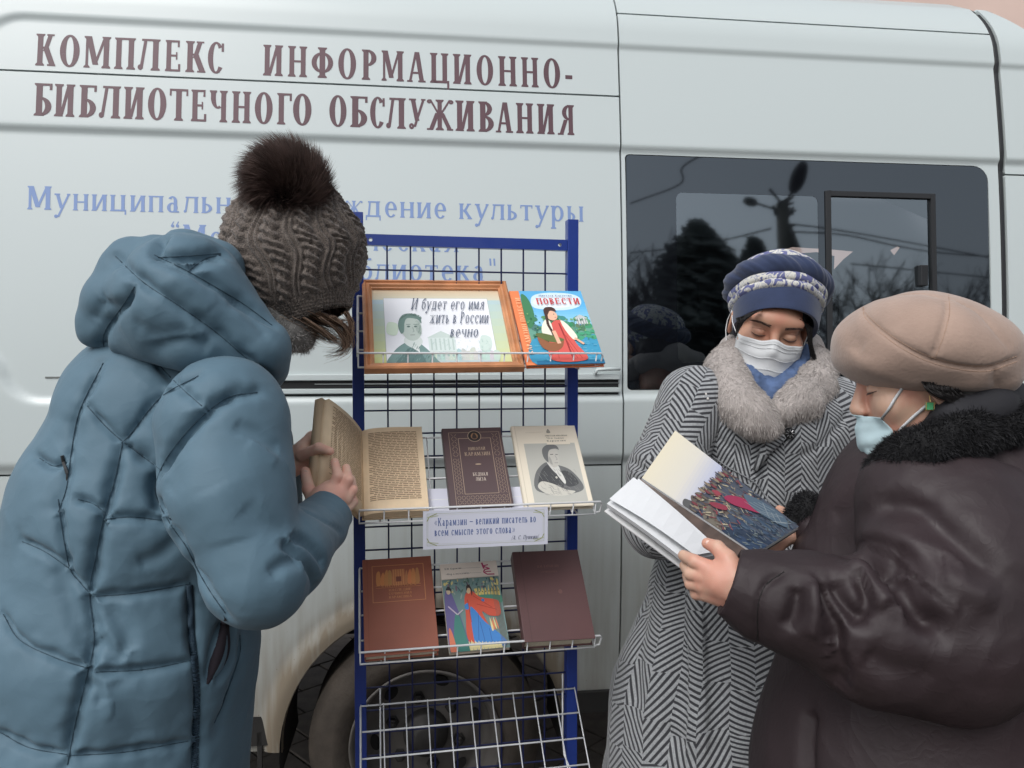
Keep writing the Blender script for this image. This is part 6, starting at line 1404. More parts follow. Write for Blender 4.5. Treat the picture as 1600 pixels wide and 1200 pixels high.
# pompom
cP = np.array(P(449, 291, 1.38)); rgp = np.random.default_rng(7); n = 26000; dd = rgp.normal(0, 1, (n, 3)); dd /= np.linalg.norm(dd, axis=1, keepdims=True)
PF = mat('pompom_fur', rgb(98, 80, 74, 0.85), 0.5, var=0.55, vscale=26); rr_ = 0.056 * rgp.uniform(.75, 1.05, n)
comb = np.array([-0.12, -0.1, 0.06])[None] + np.cross(dd, np.array([0.25, 0.9, 0.1])) * 0.75
b = MB(); s = SDF(); s.ell(Vector(cP), .053); V, F = s.mesh(.005); core = put('pompom', V, F, pa, mat('pompom_core', (0.014, 0.010, 0.010, 1), .95))
fo = fur('pompom_fur', cP + dd * rr_[:, None], dd, 0.034, comb, PF, None, width=0.00055, jitter=.16, seed=8, segs=3, lenvar=.3)
fo.data.transform(Matrix.LocRotScale(pa.location, pa.rotation_euler, None).inverted()); fo.parent = core; tag(fo, kind='stuff')
# hair falling below the brim
def strands(name, lines, n, spread, r_, parent, mt, seed=1):
    rg = random.Random(seed); b = MB()
    for _ in range(n):
        t = rg.random(); A_, B_ = lines; pts = []
        for (a, c) in zip(A_, B_):
            q = [a[i] + (c[i] - a[i]) * t for i in range(3)]; pts.append(q)
        j = [rg.gauss(0, spread) for _ in range(2)]; m = len(pts)
        pts = [P(q[0] + j[0] * (i / m) + rg.gauss(0, .6), q[1] + j[1] * (i / m), q[2] + rg.gauss(0, .004)) for i, q in enumerate(pts)]
        pts = [Vector(v) for v in smooth_path(pts, 4)]; k_ = len(pts)
        b.tube(pts, [r_ * (1 - .8 * i / k_) for i in range(k_)], 3, cap=False)
    return world_child(name, b.mesh(), parent, mt, True)
HAIRL = mat('hair_light', rgb(186, 158, 136, 0.85), 0.4)
def locks(guides, n, r_, parent, mts, s0=2.0, s1=7.0, seed=1):
    rg = random.Random(seed); bs = [MB() for _ in mts]
    for g_ in guides:
        for _ in range(n):
            j0 = [rg.gauss(0, s0), rg.gauss(0, s0 * .5)]; j1 = [rg.gauss(0, s1), rg.gauss(0, s1 * .8)]; dj = rg.gauss(0, .012); L = rg.uniform(.55, 1.08); m = len(g_) - 1; ph = rg.uniform(0, 6)
            pts = [P(x + j0[0] * (1 - i / m) + j1[0] * i / m + math.sin(ph + i * 2.2), y + j0[1] * (1 - i / m) + j1[1] * i / m, 1.395 + .018 * i + dj) for i, (x, y) in enumerate(g_)]
            pts = [Vector(v) for v in smooth_path(pts, 5)]; pts = pts[:max(4, int(len(pts) * L))]; k_ = len(pts)
            bs[rg.randrange(len(bs))].tube(pts, [r_ * (1 - .85 * i / k_) for i in range(k_)], 3, cap=False)
    for b, m_ in zip(bs, mts): world_child('hair', b.mesh(), parent, m_, True)
locks([[(428, 490), (455, 506), (480, 520), (502, 527)], [(440, 492), (470, 508), (498, 525), (522, 531)], [(455, 493), (488, 512), (515, 530), (536, 527)], [(475, 496), (505, 516), (528, 534), (542, 524)], [(500, 496), (525, 514), (540, 536), (530, 551), (508, 553)], [(520, 494), (540, 512), (547, 532), (538, 549), (520, 556)], [(540, 488), (548, 505), (546, 525), (536, 542)], [(465, 488), (490, 500), (520, 510), (544, 505)], [(480, 486), (505, 498), (530, 504), (548, 500)], [(450, 486), (475, 502), (500, 515), (525, 520)], [(500, 488), (520, 500), (535, 515), (545, 530)]], 80, .0007, pa, [HAIRB, HAIRL, HAIRB, HAIRL, HAIRD])
# grey fur scarf at the nape
s = SDF(); s.cap(P(418, 486, 1.40), P(450, 516, 1.41), .042, .036, .02); s.cap(P(450, 516, 1.41), P(474, 530, 1.43), .034, .022, .02); s.cap(P(462, 535, 1.43), P(470, 540, 1.43), .015, .012, .01); V, F = s.mesh(.005); sc_ = put('scarf', V, F, pa, mat('scarf_grey', rgb(150, 148, 144, 0.85), .9, var=.4, vscale=60))
p_, n_ = sample_surface(V, F, 3000, 5); fo = fur('scarf_fur', p_, n_, .010, (0, 0, 0), mat('scarf_fur', rgb(186, 182, 178, 0.9), .8, var=.4, vscale=70), None, .0005, .5, 3); fo.data.transform(Matrix.LocRotScale(pa.location, pa.rotation_euler, None).inverted()); fo.parent = sc_; tag(fo, kind='stuff')
# ---------------------------------------------------------------- woman in the herringbone coat
pb_ = person('woman in black and white patterned coat, grey fur collar, blue turban hat and white mask', (P(1190, 600, 1.80).x, 1.80, 0))
def herring():
    m = bpy.data.materials.new('coat_herringbone'); m.use_nodes = True; nt = m.node_tree; b = nt.nodes['Principled BSDF']; N = nt.nodes.new; L = nt.links.new
    def M(op, a, c=None, d=None):
        n = N('ShaderNodeMath'); n.operation = op
        for i, v in enumerate((a, c, d)):
            if v is None: continue
            if isinstance(v, (int, float)): n.inputs[i].default_value = v
            else: L(v, n.inputs[i])
        return n.outputs[0]
    uv = N('ShaderNodeAttribute'); uv.attribute_name = 'weave'; sp = N('ShaderNodeSeparateXYZ'); L(uv.outputs['Vector'], sp.inputs[0])
    nz = N('ShaderNodeTexNoise'); nz.inputs['Scale'].default_value = 4.0; nz.inputs['Detail'].default_value = 1; L(uv.outputs['Vector'], nz.inputs['Vector'])
    wob = M('MULTIPLY', M('SUBTRACT', nz.outputs['Fac'], .5), .045)
    u = M('ADD', sp.outputs[0], wob); v = M('ADD', sp.outputs[1], M('MULTIPLY', wob, 1.2))
    W = .046; cu = M('FLOOR', M('DIVIDE', u, W)); par = M('SUBTRACT', M('MULTIPLY', M('FLOORED_MODULO', cu, 2.0), 2.0), 1.0)
    wn = N('ShaderNodeTexWhiteNoise'); wn.noise_dimensions = '1D'; L(cu, wn.inputs['W']); rv = M('FLOOR', M('DIVIDE', M('ADD', v, M('MULTIPLY', wn.outputs['Value'], .2)), .082))
    cmb = N('ShaderNodeCombineXYZ'); L(cu, cmb.inputs[0]); L(rv, cmb.inputs[1]); wn2 = N('ShaderNodeTexWhiteNoise'); wn2.noise_dimensions = '2D'; L(cmb.outputs[0], wn2.inputs['Vector'])
    lv = M('SUBTRACT', M('ADD', v, M('MULTIPLY', wn.outputs['Value'], .2)), M('MULTIPLY', rv, .082)); fu = M('SUBTRACT', u, M('MULTIPLY', cu, W)); ang = M('MULTIPLY', M('ADD', M('MULTIPLY', M('POWER', wn2.outputs['Value'], 1.8), 0.85), .40), par)   # radians from horizontal
    # bend the stripes a little inside each wale
    ang = M('ADD', ang, M('MULTIPLY', M('SUBTRACT', nz.outputs['Fac'], .5), .5))
    ph = M('ADD', M('MULTIPLY', M('COSINE', ang), lv), M('MULTIPLY', M('SINE', ang), fu)); pitch = .0098
    sn = M('SINE', M('MULTIPLY', ph, 2 * math.pi / pitch))
    mr = N('ShaderNodeMapRange'); mr.inputs[1].default_value = -.45; mr.inputs[2].default_value = .15; mr.interpolation_type = 'SMOOTHSTEP'; L(sn, mr.inputs[0])
    fz = N('ShaderNodeTexNoise'); fz.inputs['Scale'].default_value = 260; tc = N('ShaderNodeTexCoord'); L(tc.outputs['Object'], fz.inputs['Vector'])
    lt = N('ShaderNodeMix'); lt.data_type = 'RGBA'; lt.inputs[6].default_value = (0.17, 0.18, 0.19, 1); lt.inputs[7].default_value = (0.44, 0.455, 0.47, 1); L(fz.outputs['Fac'], lt.inputs[0])
    mx = N('ShaderNodeMix'); mx.data_type = 'RGBA'; mx.inputs[6].default_value = (0.034, 0.035, 0.041, 1); L(lt.outputs[2], mx.inputs[7]); L(mr.outputs[0], mx.inputs[0]); L(mx.outputs[2], b.inputs['Base Color'])
    b.inputs['Roughness'].default_value = .95; b.inputs['Sheen Weight'].default_value = .25
    bp = N('ShaderNodeBump'); bp.inputs['Distance'].default_value = .0014; L(mr.outputs[0], bp.inputs['Height']); L(bp.outputs[0], b.inputs['Normal']); return m
HERR = herring()
FL = ((0, 1, 0), .72)
def coatB(parts_fn, h=.0055, plane=True):
    s = SDF(); parts_fn(s)
    if plane: s.plane((0, 0, 0.42), (0, 0, -1), .01)
    return s.mesh(h)
def pB(s):
    s.cap(P(1085, 640, 1.78), P(1318, 650, 1.82), .085, .085, .05)
    s.cap(P(1120, 680, 1.78), P(1290, 690, 1.80), .14, .14, .06, flat=FL)
    s.cap(P(1195, 700, 1.78), P(1170, 900, 1.77), .19, .20, .06, flat=FL); s.ell(P(1203, 590, 1.68), (.072, .15, .078), (0, 0, 0), .03, '-')
    s.cap(P(1165, 900, 1.77), P(1140, 1100, 1.76), .205, .262, .05, flat=((0, 1, 0), .8))
    s.cap(P(1140, 1100, 1.76), P(1130, 1400, 1.76), .262, .32, .05, flat=((0, 1, 0), .8))
def seamB(V, F, se, cre, amp=.006):
    V, _ = emboss(V, F, se, cre); N_ = vnormals(V, F); return V + N_ * (fold_noise(V, amp, 7, 3) + fold_noise(V, amp * .4, 22, 4))[:, None]
def weave(o, V, fn):
    me = o.data; at = me.attributes.new('weave', 'FLOAT_VECTOR', 'POINT'); U = fn(V); at.data.foreach_set('vector', np.stack([U[0], U[1], np.zeros(len(V))], 1).astype(np.float32).ravel())
V, F = coatB(pB)
V = seamB(V, F, [([(1060, 590), (1045, 640), (1052, 700), (1085, 760)], .006, .010), ([(1192, 690), (1192, 760), (1185, 820)], .007, .008), ([(1090, 620), (1130, 690), (1200, 730), (1230, 745)], .007, .009), ([(1245, 720), (1290, 690), (1330, 640)], .006, .009)],
 [cr([([(1110, 700), (1135, 770), (1150, 840)], .007, .022), ([(1250, 740), (1235, 800), (1220, 860)], .007, .022), ([(1010, 900), (1000, 1000), (985, 1120)], .010, .022), ([(1060, 900), (1062, 1020), (1050, 1190)], .014, .028), ([(1110, 960), (1120, 1080), (1125, 1200)], .012, .026), ([(1085, 920), (1090, 1040), (1088, 1190)], -.008, .022)])])
o = put('coat', V, F, pb_, HERR); cx_, cy_ = pb_.location.x - .02, 1.80
def wv_body(V):
    th = np.arctan2(V[:, 0] - cx_, -(V[:, 1] - cy_ - .03)); zt = V[:, 2]; k = .24 + np.clip(1.1 - zt, 0, .7) * .10
    lowv = np.clip((1.06 - zt) / .1, 0, 1); return th * k + 2.0, zt * (1 + 0.0 * lowv) + np.abs(th) * .02
weave(o, V, wv_body)
coatBV = bvh_of(V, F)
# right sleeve (left in the picture), bent so that the forearm comes behind the book
s = SDF(); s.cap(P(1085, 625, 1.74), P(1040, 740, 1.68), .080, .078, .04); s.cap(P(1040, 740, 1.68), P(1030, 812, 1.64), .078, .074, .03); s.cap(P(1030, 812, 1.64), P(1110, 800, 1.55), .072, .05, .03); V, F = s.mesh(.005)
V = seamB(V, F, [], [cr([([(985, 720), (1010, 735), (1040, 735)], .009, .010), ([(982, 750), (1010, 768), (1045, 765)], .010, .010), ([(980, 780), (1005, 800), (1040, 795)], .010, .010), ([(990, 820), (1010, 835), (1040, 830)], .009, .010), ([(1000, 680), (1030, 700), (1060, 700)], .006, .012), ([(1020, 630), (1030, 660), (1020, 700)], .005, .012)])])
o = put('sleeve', V, F, pb_, HERR)
def along(V, pts):
    pts = [np.array(P(*q)) for q in pts]; best = np.full(len(V), 9.0); S_ = np.zeros(len(V)); TH_ = np.zeros(len(V)); acc = 0
    for i in range(len(pts) - 1):
        a, c = pts[i], pts[i + 1]; d = c - a; L = np.linalg.norm(d); d = d / L; t = np.clip((V - a) @ d, 0 if i else -1, L if i < len(pts) - 2 else L + 1); q = V - a - t[:, None] * d; r = np.linalg.norm(q, axis=1)
        e1 = np.cross(d, [0, -1, .2]); e1 /= np.linalg.norm(e1); e2 = np.cross(d, e1); m = r < best; best[m] = r[m]; S_[m] = (acc + t)[m]; TH_[m] = np.arctan2(q @ e1, q @ -e2)[m]; acc += L
    return TH_, S_
SLL = ((1085, 625, 1.74), (1040, 740, 1.68), (1030, 812, 1.64), (1110, 800, 1.55)); SLR = ((1322, 640, 1.80), (1360, 760, 1.78), (1330, 880, 1.70))
def wv_sl0(V):
    th = np.arctan2(V[:, 1] - 1.70, V[:, 0] - (P(1045, 740, 1.7).x)); return th * .075 + V[:, 2] * .25 + 5.0, V[:, 2] * 1.0 + V[:, 0] * .5
weave(o, V, lambda V: (along(V, SLL)[0] * .078 + 5, along(V, SLL)[1]))
s = SDF(); s.cap(P(1322, 640, 1.80), P(1360, 760, 1.78), .078, .08, .04); s.cap(P(1360, 760, 1.78), P(1330, 880, 1.70), .078, .07, .03); V, F = s.mesh(.006); V = seamB(V, F, [], []); o = put('sleeve', V, F, pb_, HERR); weave(o, V, lambda V: (along(V, SLR)[0] * .078 + 3, along(V, SLR)[1]))
# thin seam piping and button
PIPE = mat('piping_grey', rgb(150, 152, 156, 0.7), .8)
b = MB()
for pl in ([(1092, 600), (1078, 640), (1092, 690), (1130, 725), (1180, 755), (1205, 790)], ):
    q = [on(coatBV, *c, .003) for c in smooth_path(pl, 8)]; q = [v for v in q if v is not None]; b.tube(q, .0015, 5)
world_child('piping', b.mesh(), pb_, PIPE, True)
bt = on(coatBV, 1233, 677, .006)
b = MB(); b.lathe([(0, -.006), (.006, -.0062), (.0105, -.005), (.0122, -.002), (.0118, .002), (0, .003)], 24)
for i in range(8): a = i * math.pi / 4; b.tube([(0.004 * math.cos(a), -.0066, .004 * math.sin(a)), (.0092 * math.cos(a), -.0064, .0092 * math.sin(a))], .0009, 5, mi=1)
me = b.mesh(); me.transform(Matrix.Translation(bt)); world_child('button', me, pb_, [mat('button_black', (0.012, 0.012, 0.013, 1), .3), mat('button_silver', (.35, .35, .36, 1), .35, metal=.6)])
b = MB(); t_ = [on(coatBV, *q, .008) for q in ((1180, 735), (1195, 705), (1212, 690), (1226, 682))]; b.tube([v for v in t_ if v], [.006, .012, .012, .006], 10)
o = world_child('coat_tab', b.mesh(), pb_, HERR, True); Vt = np.array([v.co[:] for v in o.data.vertices]); weave(o, Vt, lambda V: (V[:, 0] * 1.0, V[:, 2] + 3))
# brooch on the collar
b = MB()
for q in ((1099, 620), (1106, 623), (1103, 616)):
    c = on(coatBV, *q, .03)
    if c is None: c = P(*q, 1.62)
    for k_ in range(1): b.tube([c + Vector((0, 0, -.003)), c, c + Vector((0, 0, .003))], [.0015, .003, .0015], 8)
world_child('brooch', b.mesh(), pb_, mat('pearl', (.6, .58, .55, 1), .2), True)

# head
MBm = Matrix.Translation(P(1201, 505, 1.80)) @ Euler((R(19), R(11), R(-6)), 'XYZ').to_matrix().to_4x4(); SCB = 1.07
hb, pBl = head_sdf(MBm, SCB); HV_, HF_ = hb.mesh(.0026)
# work out face features in head space by casting on the head
def local_caster(V, F, M, sc):
    bv = bvh_of(V, F); Rm = M.to_3x3(); T = M.translation
    def f(x, z, lift=0.001, y0=-.2):
        o = T + Rm @ (Vector((x, y0, z)) * sc); d = Rm @ Vector((0, 1, 0)); h = bv.ray_cast(o, d); return (h[0] - d * lift) if h[0] is not None else None
    return f
fB = local_caster(HV_, HF_, MBm, SCB)
def face_bits(f, parent, brow_mat, M, sc, sides=(-1, 1), open_=0.0):
    for k_ in sides:
        b = MB(); bl_ = MB(); lid = MB()
        q = [f(k_ * (.032 + dx), -.0045 - .0028 * (1 - (dx / .0145) ** 2), .0004) for dx in np.linspace(-.0145, .0155, 13)]; q = [v for v in q if v is not None]; n = len(q)
        b.tube(q, [.0005 + .0011 * math.sin(math.pi * i / (n - 1)) for i in range(n)], 6)
        for i in range(1, n - 1):        # lashes
            d = (M.to_3x3() @ Vector((k_ * .25 * (i / n - .2), -1.0, -.75))).normalized(); b.tube([q[i], q[i] + d * .0045 * sc], [.0004, .0001], 4)
        q = [f(k_ * (.032 + dx), .0075 - .0035 * (dx / .0145) ** 2, .0002) for dx in np.linspace(-.013, .0150, 11)]; q = [v for v in q if v is not None]; n = len(q); lid.tube(q, [.0003 + .0006 * math.sin(math.pi * i / (n - 1)) for i in range(n)], 5)
        rg = random.Random(4 + k_)
        for i in range(150):
            t = rg.random(); dx = -.018 + .042 * t; zc = .0185 + .0045 * math.sin(t * 2.2) - .004 * max(0, t - .7) * 3; w = .0032 * (1 - .5 * t); p0 = f(k_ * (.032 + dx), zc + rg.uniform(-w, w), .0003)
            if p0 is None or ((M.to_3x3().transposed() @ (p0 - M.translation)).y / sc) > -.070: continue
            d = M.to_3x3() @ Vector((k_ * 1.0, -.1, .25 * (1 - t * 1.5))).normalized(); bl_.tube([p0, p0 + d * .006 * sc - (M.to_3x3() @ Vector((0, -.0003, 0)))], [.0004, .00012], 3, cap=False)
        world_child('eyelashes', b.mesh(), parent, brow_mat, True); world_child('eyebrow', bl_.mesh(), parent, brow_mat, True); world_child('eyelid_crease', lid.mesh(), parent, mat('skin_shadow', (0.30, 0.13, 0.09, 1), .6), True)
BROW = mat('brow_hair', (0.085, 0.05, 0.04, 1), .7)
face_bits(fB, pb_, BROW, MBm, SCB)
parts = [(HV_, HF_)]
s = SDF(); s.cap(P(1195, 640, 1.84), P(1175, 950, 1.82), .11, .12, .04, flat=FL); s.cap(P(1110, 650, 1.80), P(1300, 650, 1.84), .06, .06, .04); s.cap(P(1090, 640, 1.76), P(1040, 760, 1.70), .045, .04, .02); s.cap(P(1040, 760, 1.70), P(1030, 812, 1.64), .04, .038, .02); s.cap(P(1030, 812, 1.64), P(1135, 800, 1.52), .038, .026, .02); s.cap(P(1320, 650, 1.82), P(1340, 860, 1.74), .045, .04, .02); s.cap(P(1340, 860, 1.74), P(1300, 870, 1.60), .038, .026, .02)
s.cap(P(1205, 590, 1.86), P(1205, 650, 1.86), .05, .06, .03)
for hx, hy, hd, sg in ((1140, 800, 1.51, 1), (1292, 872, 1.57, -1)):      # hands resting below the book, behind it
    for k_ in range(4): s.cap(P(hx, hy, hd), P(hx + sg * 30, hy - 8 + k_ * 9, hd - .03), .012, .009, .008)
    s.cap(P(hx, hy, hd), P(hx + sg * 10, hy - 24, hd - .02), .013, .010, .008)
lx, ly = pb_.location.x - .03, 1.80; s.p += legs(lx, ly, .7, .10).p; parts.append(s.mesh(.011)); V, F = join_np(parts); put('body', V, F, pb_, SKB); boots(lx, ly, .10, pb_, 0, -1)
# hair
def hair_cap(M, sc, parent, lines_seed, front=-.055, mt=HAIRD):
    s = SDF(); Rm = M.to_3x3(); T = M.translation; p = lambda x, y, z: T + Rm @ (Vector((x, y, z)) * sc); Mr = Rm.transposed().inverted()
    s.ell(p(0, .014, .036), (.077 * sc, .096 * sc, .090 * sc), Mr, .01); s.ell(p(0, .05, -.03), (.070 * sc, .06 * sc, .07 * sc), Mr, .03)
    s.ell(p(0, -.10, -.030), (.0745 * sc, .082 * sc, .078 * sc), Mr, .006, '-'); V, F = s.mesh(.004); N_ = vnormals(V, F); V = V + N_ * fold_noise(V, .003, 60, lines_seed)[:, None]; return put('hair', V, F, parent, mt)
hair_cap(MBm, SCB, pb_, 1)
strands('hair', ([(1150, 497, 1.70), (1153, 505, 1.70), (1151, 516, 1.71), (1149, 528, 1.72)], [(1192, 484, 1.69), (1180, 488, 1.685), (1168, 494, 1.69), (1158, 502, 1.69)]), 160, 1.5, .0008, pb_, HAIRD, 5)
strands('hair', ([(1250, 498, 1.70), (1260, 512, 1.71), (1264, 535, 1.72), (1268, 556, 1.74)], [(1268, 512, 1.72), (1268, 530, 1.73), (1270, 548, 1.74), (1275, 562, 1.75)]), 200, 2.0, .0008, pb_, HAIRD, 6)
# face mask
def mask_mesh(f, M, sc, xw, ztop, zbot, yc, name, parent, mt, pleats=4, amp=.0035, nose=.006, seed=1, chin=.03, straps=None, ywrap=.052, crump=0.0):
    nu, nv = 41, 34; Rm = M.to_3x3(); T = M.translation; G = np.zeros((nv, nu, 3))
    for i in range(nv):
        for j in range(nu):
            u = j / (nu - 1) * 2 - 1; v = i / (nv - 1); x = u * xw * (1 - .10 * v)
            z = (ztop + nose * math.exp(-(u / .25) ** 2) - .004 * u * u) * (1 - v) + (zbot + .022 * abs(u) ** 2.2) * v
            y = yc + ywrap * abs(u) ** 2.1 + chin * max(0, v - .62) ** 1.3 * 1.6 + .010 * max(0, .25 - v) * 4 * (1 - abs(u) * .3) * .6
            pl_ = amp * (math.sin(v * math.pi * 2 * pleats) * (0.3 + .7 * abs(u) ** .5)) * (1 if .12 < v < .9 else .3)
            y += pl_ + crump * _nz.noise(Vector((u * 2.2, v * 3.0, seed)))
            h = f(x, z, .0025)
            if h is not None:
                hl = (Rm.transposed() @ (h - T)) / sc; y = min(y, hl.y)
            G[i, j] = (x, y, z)
    for _ in range(2): G[1:-1, 1:-1] = (G[:-2, 1:-1] + G[2:, 1:-1] + G[1:-1, :-2] + G[1:-1, 2:] + 4 * G[1:-1, 1:-1]) / 8
    Vm = G.reshape(-1, 3) * sc @ np.array(Rm.transposed()) + np.array(T); I = np.arange(nv * nu).reshape(nv, nu); Fm = np.stack([I[:-1, :-1], I[1:, :-1], I[1:, 1:], I[:-1, 1:]], -1).reshape(-1, 4)
    o = put(name, Vm, Fm, parent, mt); md = o.modifiers.new('s', 'SOLIDIFY'); md.thickness = .001
    return o, Vm.reshape(nv, nu, 3)
MASKW = mat('mask_white', (0.62, 0.635, 0.645, 1), .75, bump=.0002, bscale=300); MASKB = mat('mask_pale_blue', (0.46, 0.60, 0.64, 1), .75, bump=.0003, bscale=120, var=.06, vscale=30)
mo, MG_ = mask_mesh(fB, MBm, SCB, .071, -.014, -.146, -.114, 'face_mask', pb_, MASKW, pleats=3.5, amp=.0022, nose=.010)
b = MB()
for side, j in ((1, -1), (-1, 0)):
    e_ = MBm.translation + MBm.to_3x3() @ (Vector((side * .083, .005, .012)) * SCB); e2 = MBm.translation + MBm.to_3x3() @ (Vector((side * .084, .010, -.035)) * SCB)
    b.tube([MG_[1, j], (Vector(MG_[1, j]) + e_) / 2 + Vector((side * .004, 0, 0)), e_, (e_ + e2) / 2 + Vector((0, .012, 0)), e2, (Vector(MG_[-3, j]) + e2) / 2, MG_[-3, j]], .0012, 6)
me = b.mesh(); me.transform(Matrix.LocRotScale(pb_.location, pb_.rotation_euler, None).inverted()); link('ear_loop', me, mo, MASKW, True)
b = MB()
for i in (2, 4, 9, 15, 21, 27):
    b.tube([Vector(MG_[i, j]) + MBm.to_3x3() @ Vector((0, -.0012, 0)) for j in range(0, 41, 2)], .0007, 5)
me = b.mesh(); me.transform(Matrix.LocRotScale(pb_.location, pb_.rotation_euler, None).inverted()); link('pleat', me, mo, MASKW, True)
# hat
def hat_floral():
    m = bpy.data.materials.new('hat_floral_print'); m.use_nodes = True; nt = m.node_tree; b = nt.nodes['Principled BSDF']; N = nt.nodes.new; L = nt.links.new
    tc = N('ShaderNodeTexCoord'); n = N('ShaderNodeTexNoise'); n.inputs['Scale'].default_value = 42; n.inputs['Detail'].default_value = 1.5; n.inputs['Distortion'].default_value = 1.6; L(tc.outputs['Object'], n.inputs['Vector'])
    c = N('ShaderNodeValToRGB'); e = c.color_ramp.elements; e[0].position = .46; e[0].color = (0.12, 0.13, 0.27, 1); e[1].position = .50; e[1].color = (0.58, 0.57, 0.52, 1); x = e.new(.60); x.color = (0.60, 0.59, 0.54, 1); x = e.new(.62); x.color = (0.17, 0.18, 0.32, 1); x = e.new(.66); x.color = (0.55, 0.55, 0.52, 1)
    L(n.outputs['Fac'], c.inputs[0]); L(c.outputs[0], b.inputs['Base Color']); b.inputs['Roughness'].default_value = .9; return m
FLOR = hat_floral(); HATB = mat('hat_blue_jersey', (0.022, 0.036, 0.088, 1), .9, sheen=.25, bump=.0005, bscale=300, var=.15, vscale=25)
MH = Matrix.Translation(P(1212, 488, 1.785)) @ Euler((R(-24), R(11), 0), 'XYZ').to_matrix().to_4x4()
def lathe_part(prof_, fn, name, mt, nu=240, parent=None):
    pr = smooth_path(prof_, 6); nv = len(pr); th = np.arange(nu) * 2 * math.pi / nu; G = np.zeros((nv, nu, 3))
    for i, (r_, z) in enumerate(pr):
        rr = r_ * 0.985 + fn(th, i / (nv - 1)); G[i, :, 0] = rr * np.cos(th); G[i, :, 1] = rr * 1.12 * np.sin(th); G[i, :, 2] = z
    V = G.reshape(-1, 3) @ np.array(MH.to_3x3().transposed()) + np.array(MH.translation); I = np.arange(nv * nu).reshape(nv, nu); J = np.roll(I, -1, 1); F = np.stack([I[:-1], J[:-1], J[1:], I[1:]], -1).reshape(-1, 4)
    me = np_mesh(name, V, F)
    M0 = Matrix.LocRotScale(pb_.location, pb_.rotation_euler, None).inverted(); me.transform(M0); return link(name, me, parent or pb_, mt, True)
z0 = lambda th, t: 0 * th
hatB = lathe_part([(.084, -.040), (.092, -.045), (.0945, -.040), (.097, -.020), (.099, 0.0), (.097, .012)], lambda th, t: .001 * np.sin(th * 5 + t * 3), 'turban_hat', HATB)
lathe_part([(.096, .004), (.104, .008), (.107, .016), (.102, .024), (.098, .026)], lambda th, t: .0015 * np.sin(th * 9 + 1), 'floral_band', FLOR, parent=hatB)
lathe_part([(.098, .020), (.107, .024), (.110, .033), (.106, .042), (.098, .046)], lambda th, t: .0015 * np.sin(th * 7), 'floral_band', FLOR, parent=hatB)
def twist(th, t):
    w = math.sin(math.pi * t) ** .5; return w * (.0075 * np.abs(np.sin(th * 5 + t * 3.4 + .5 * np.sin(th * 2))) - .006 + .004 * np.sin(th * 2 + 1) + .0022 * np.abs(np.sin(th * 17 + t * 13)))
lathe_part([(.098, .036), (.112, .040), (.121, .052), (.121, .066), (.113, .080), (.098, .090), (.084, .092)], twist, 'turban_roll', HATB, 300, hatB)
lathe_part([(.098, .082), (.092, .102), (.074, .120), (.044, .132), (.012, .136), (.001, .136)], lambda th, t: .002 * np.sin(th * 6) * (1 - t), 'floral_crown', FLOR, parent=hatB)
# blue scarf
s = SDF(); SCF = mat('scarf_denim_blue', rgb(92, 116, 158, 0.7), .85, var=.35, vscale=40, bump=.001, bscale=60)
for (a, c, ra, rb) in (((1148, 560, 1.77), (1168, 600, 1.73), .017, .018), ((1168, 600, 1.73), (1195, 622, 1.715), .018, .018), ((1195, 622, 1.715), (1235, 592, 1.73), .018, .019), ((1235, 592, 1.73), (1258, 550, 1.78), .019, .018), ((1170, 600, 1.76), (1240, 600, 1.78), .05, .05)): s.cap(P(*a), P(*c), ra, rb, .015)
V, F = s.mesh(.004); N_ = vnormals(V, F); V = V + N_ * (fold_noise(V, .005, 45, 8) + fold_noise(V, .004, 110, 3))[:, None]; put('scarf', V, F, pb_, SCF)
# fur collar: a smooth core and a dense short pile
s = SDF()
L_ = [(1148, 545, 1.86), (1135, 575, 1.78), (1140, 605, 1.715), (1160, 634, 1.665), (1186, 655, 1.635), (1210, 668, 1.615)]; Lr = [.036, .042, .044, .044, .036, .015]
R_ = [(1262, 545, 1.88), (1276, 575, 1.80), (1268, 605, 1.735), (1249, 630, 1.69), (1222, 646, 1.66)]; Rr = [.033, .040, .045, .043, .031]
s.chain([P(*q) for q in L_], Lr, .03); s2 = SDF(); s2.chain([P(*q) for q in R_], Rr, .03); s3 = SDF(); s3.chain([P(*q) for q in ((1150, 545, 1.88), (1205, 535, 1.92), (1262, 545, 1.90))], [.04, .045, .04], .03)
V1, F1 = join_np([s.mesh(.0045), s2.mesh(.0045), s3.mesh(.007)]); N_ = vnormals(V1, F1); V1 = V1 + N_ * (fold_noise(V1, .004, 30, 2))[:, None]
MINK = mat('mink_grey', (0.43, 0.392, 0.368, 1), .6, var=.30, vscale=14, sheen=.3); col_ = put('fur_collar', V1, F1, pb_, mat('mink_under', (0.40, 0.36, 0.34, 1), .9, var=.2))
p_, n_ = sample_surface(V1, F1, 42000, 9, keep=lambda p: p[:, 1] < 1.84); n_ = n_ if (n_[:, 1].mean() < 0) else -n_
cm = np.stack([(p_[:, 0] > P(1208, 600, 1.7).x) * -.35 + .12, np.zeros(len(p_)), -.55 * np.ones(len(p_))], 1)
fo = fur('collar_fur', p_, n_, .0075, cm * 1.5, MINK, None, .00045, .16, 11, 2); fo.data.transform(Matrix.LocRotScale(pb_.location, pb_.rotation_euler, None).inverted()); fo.parent = col_; tag(fo, kind='stuff')

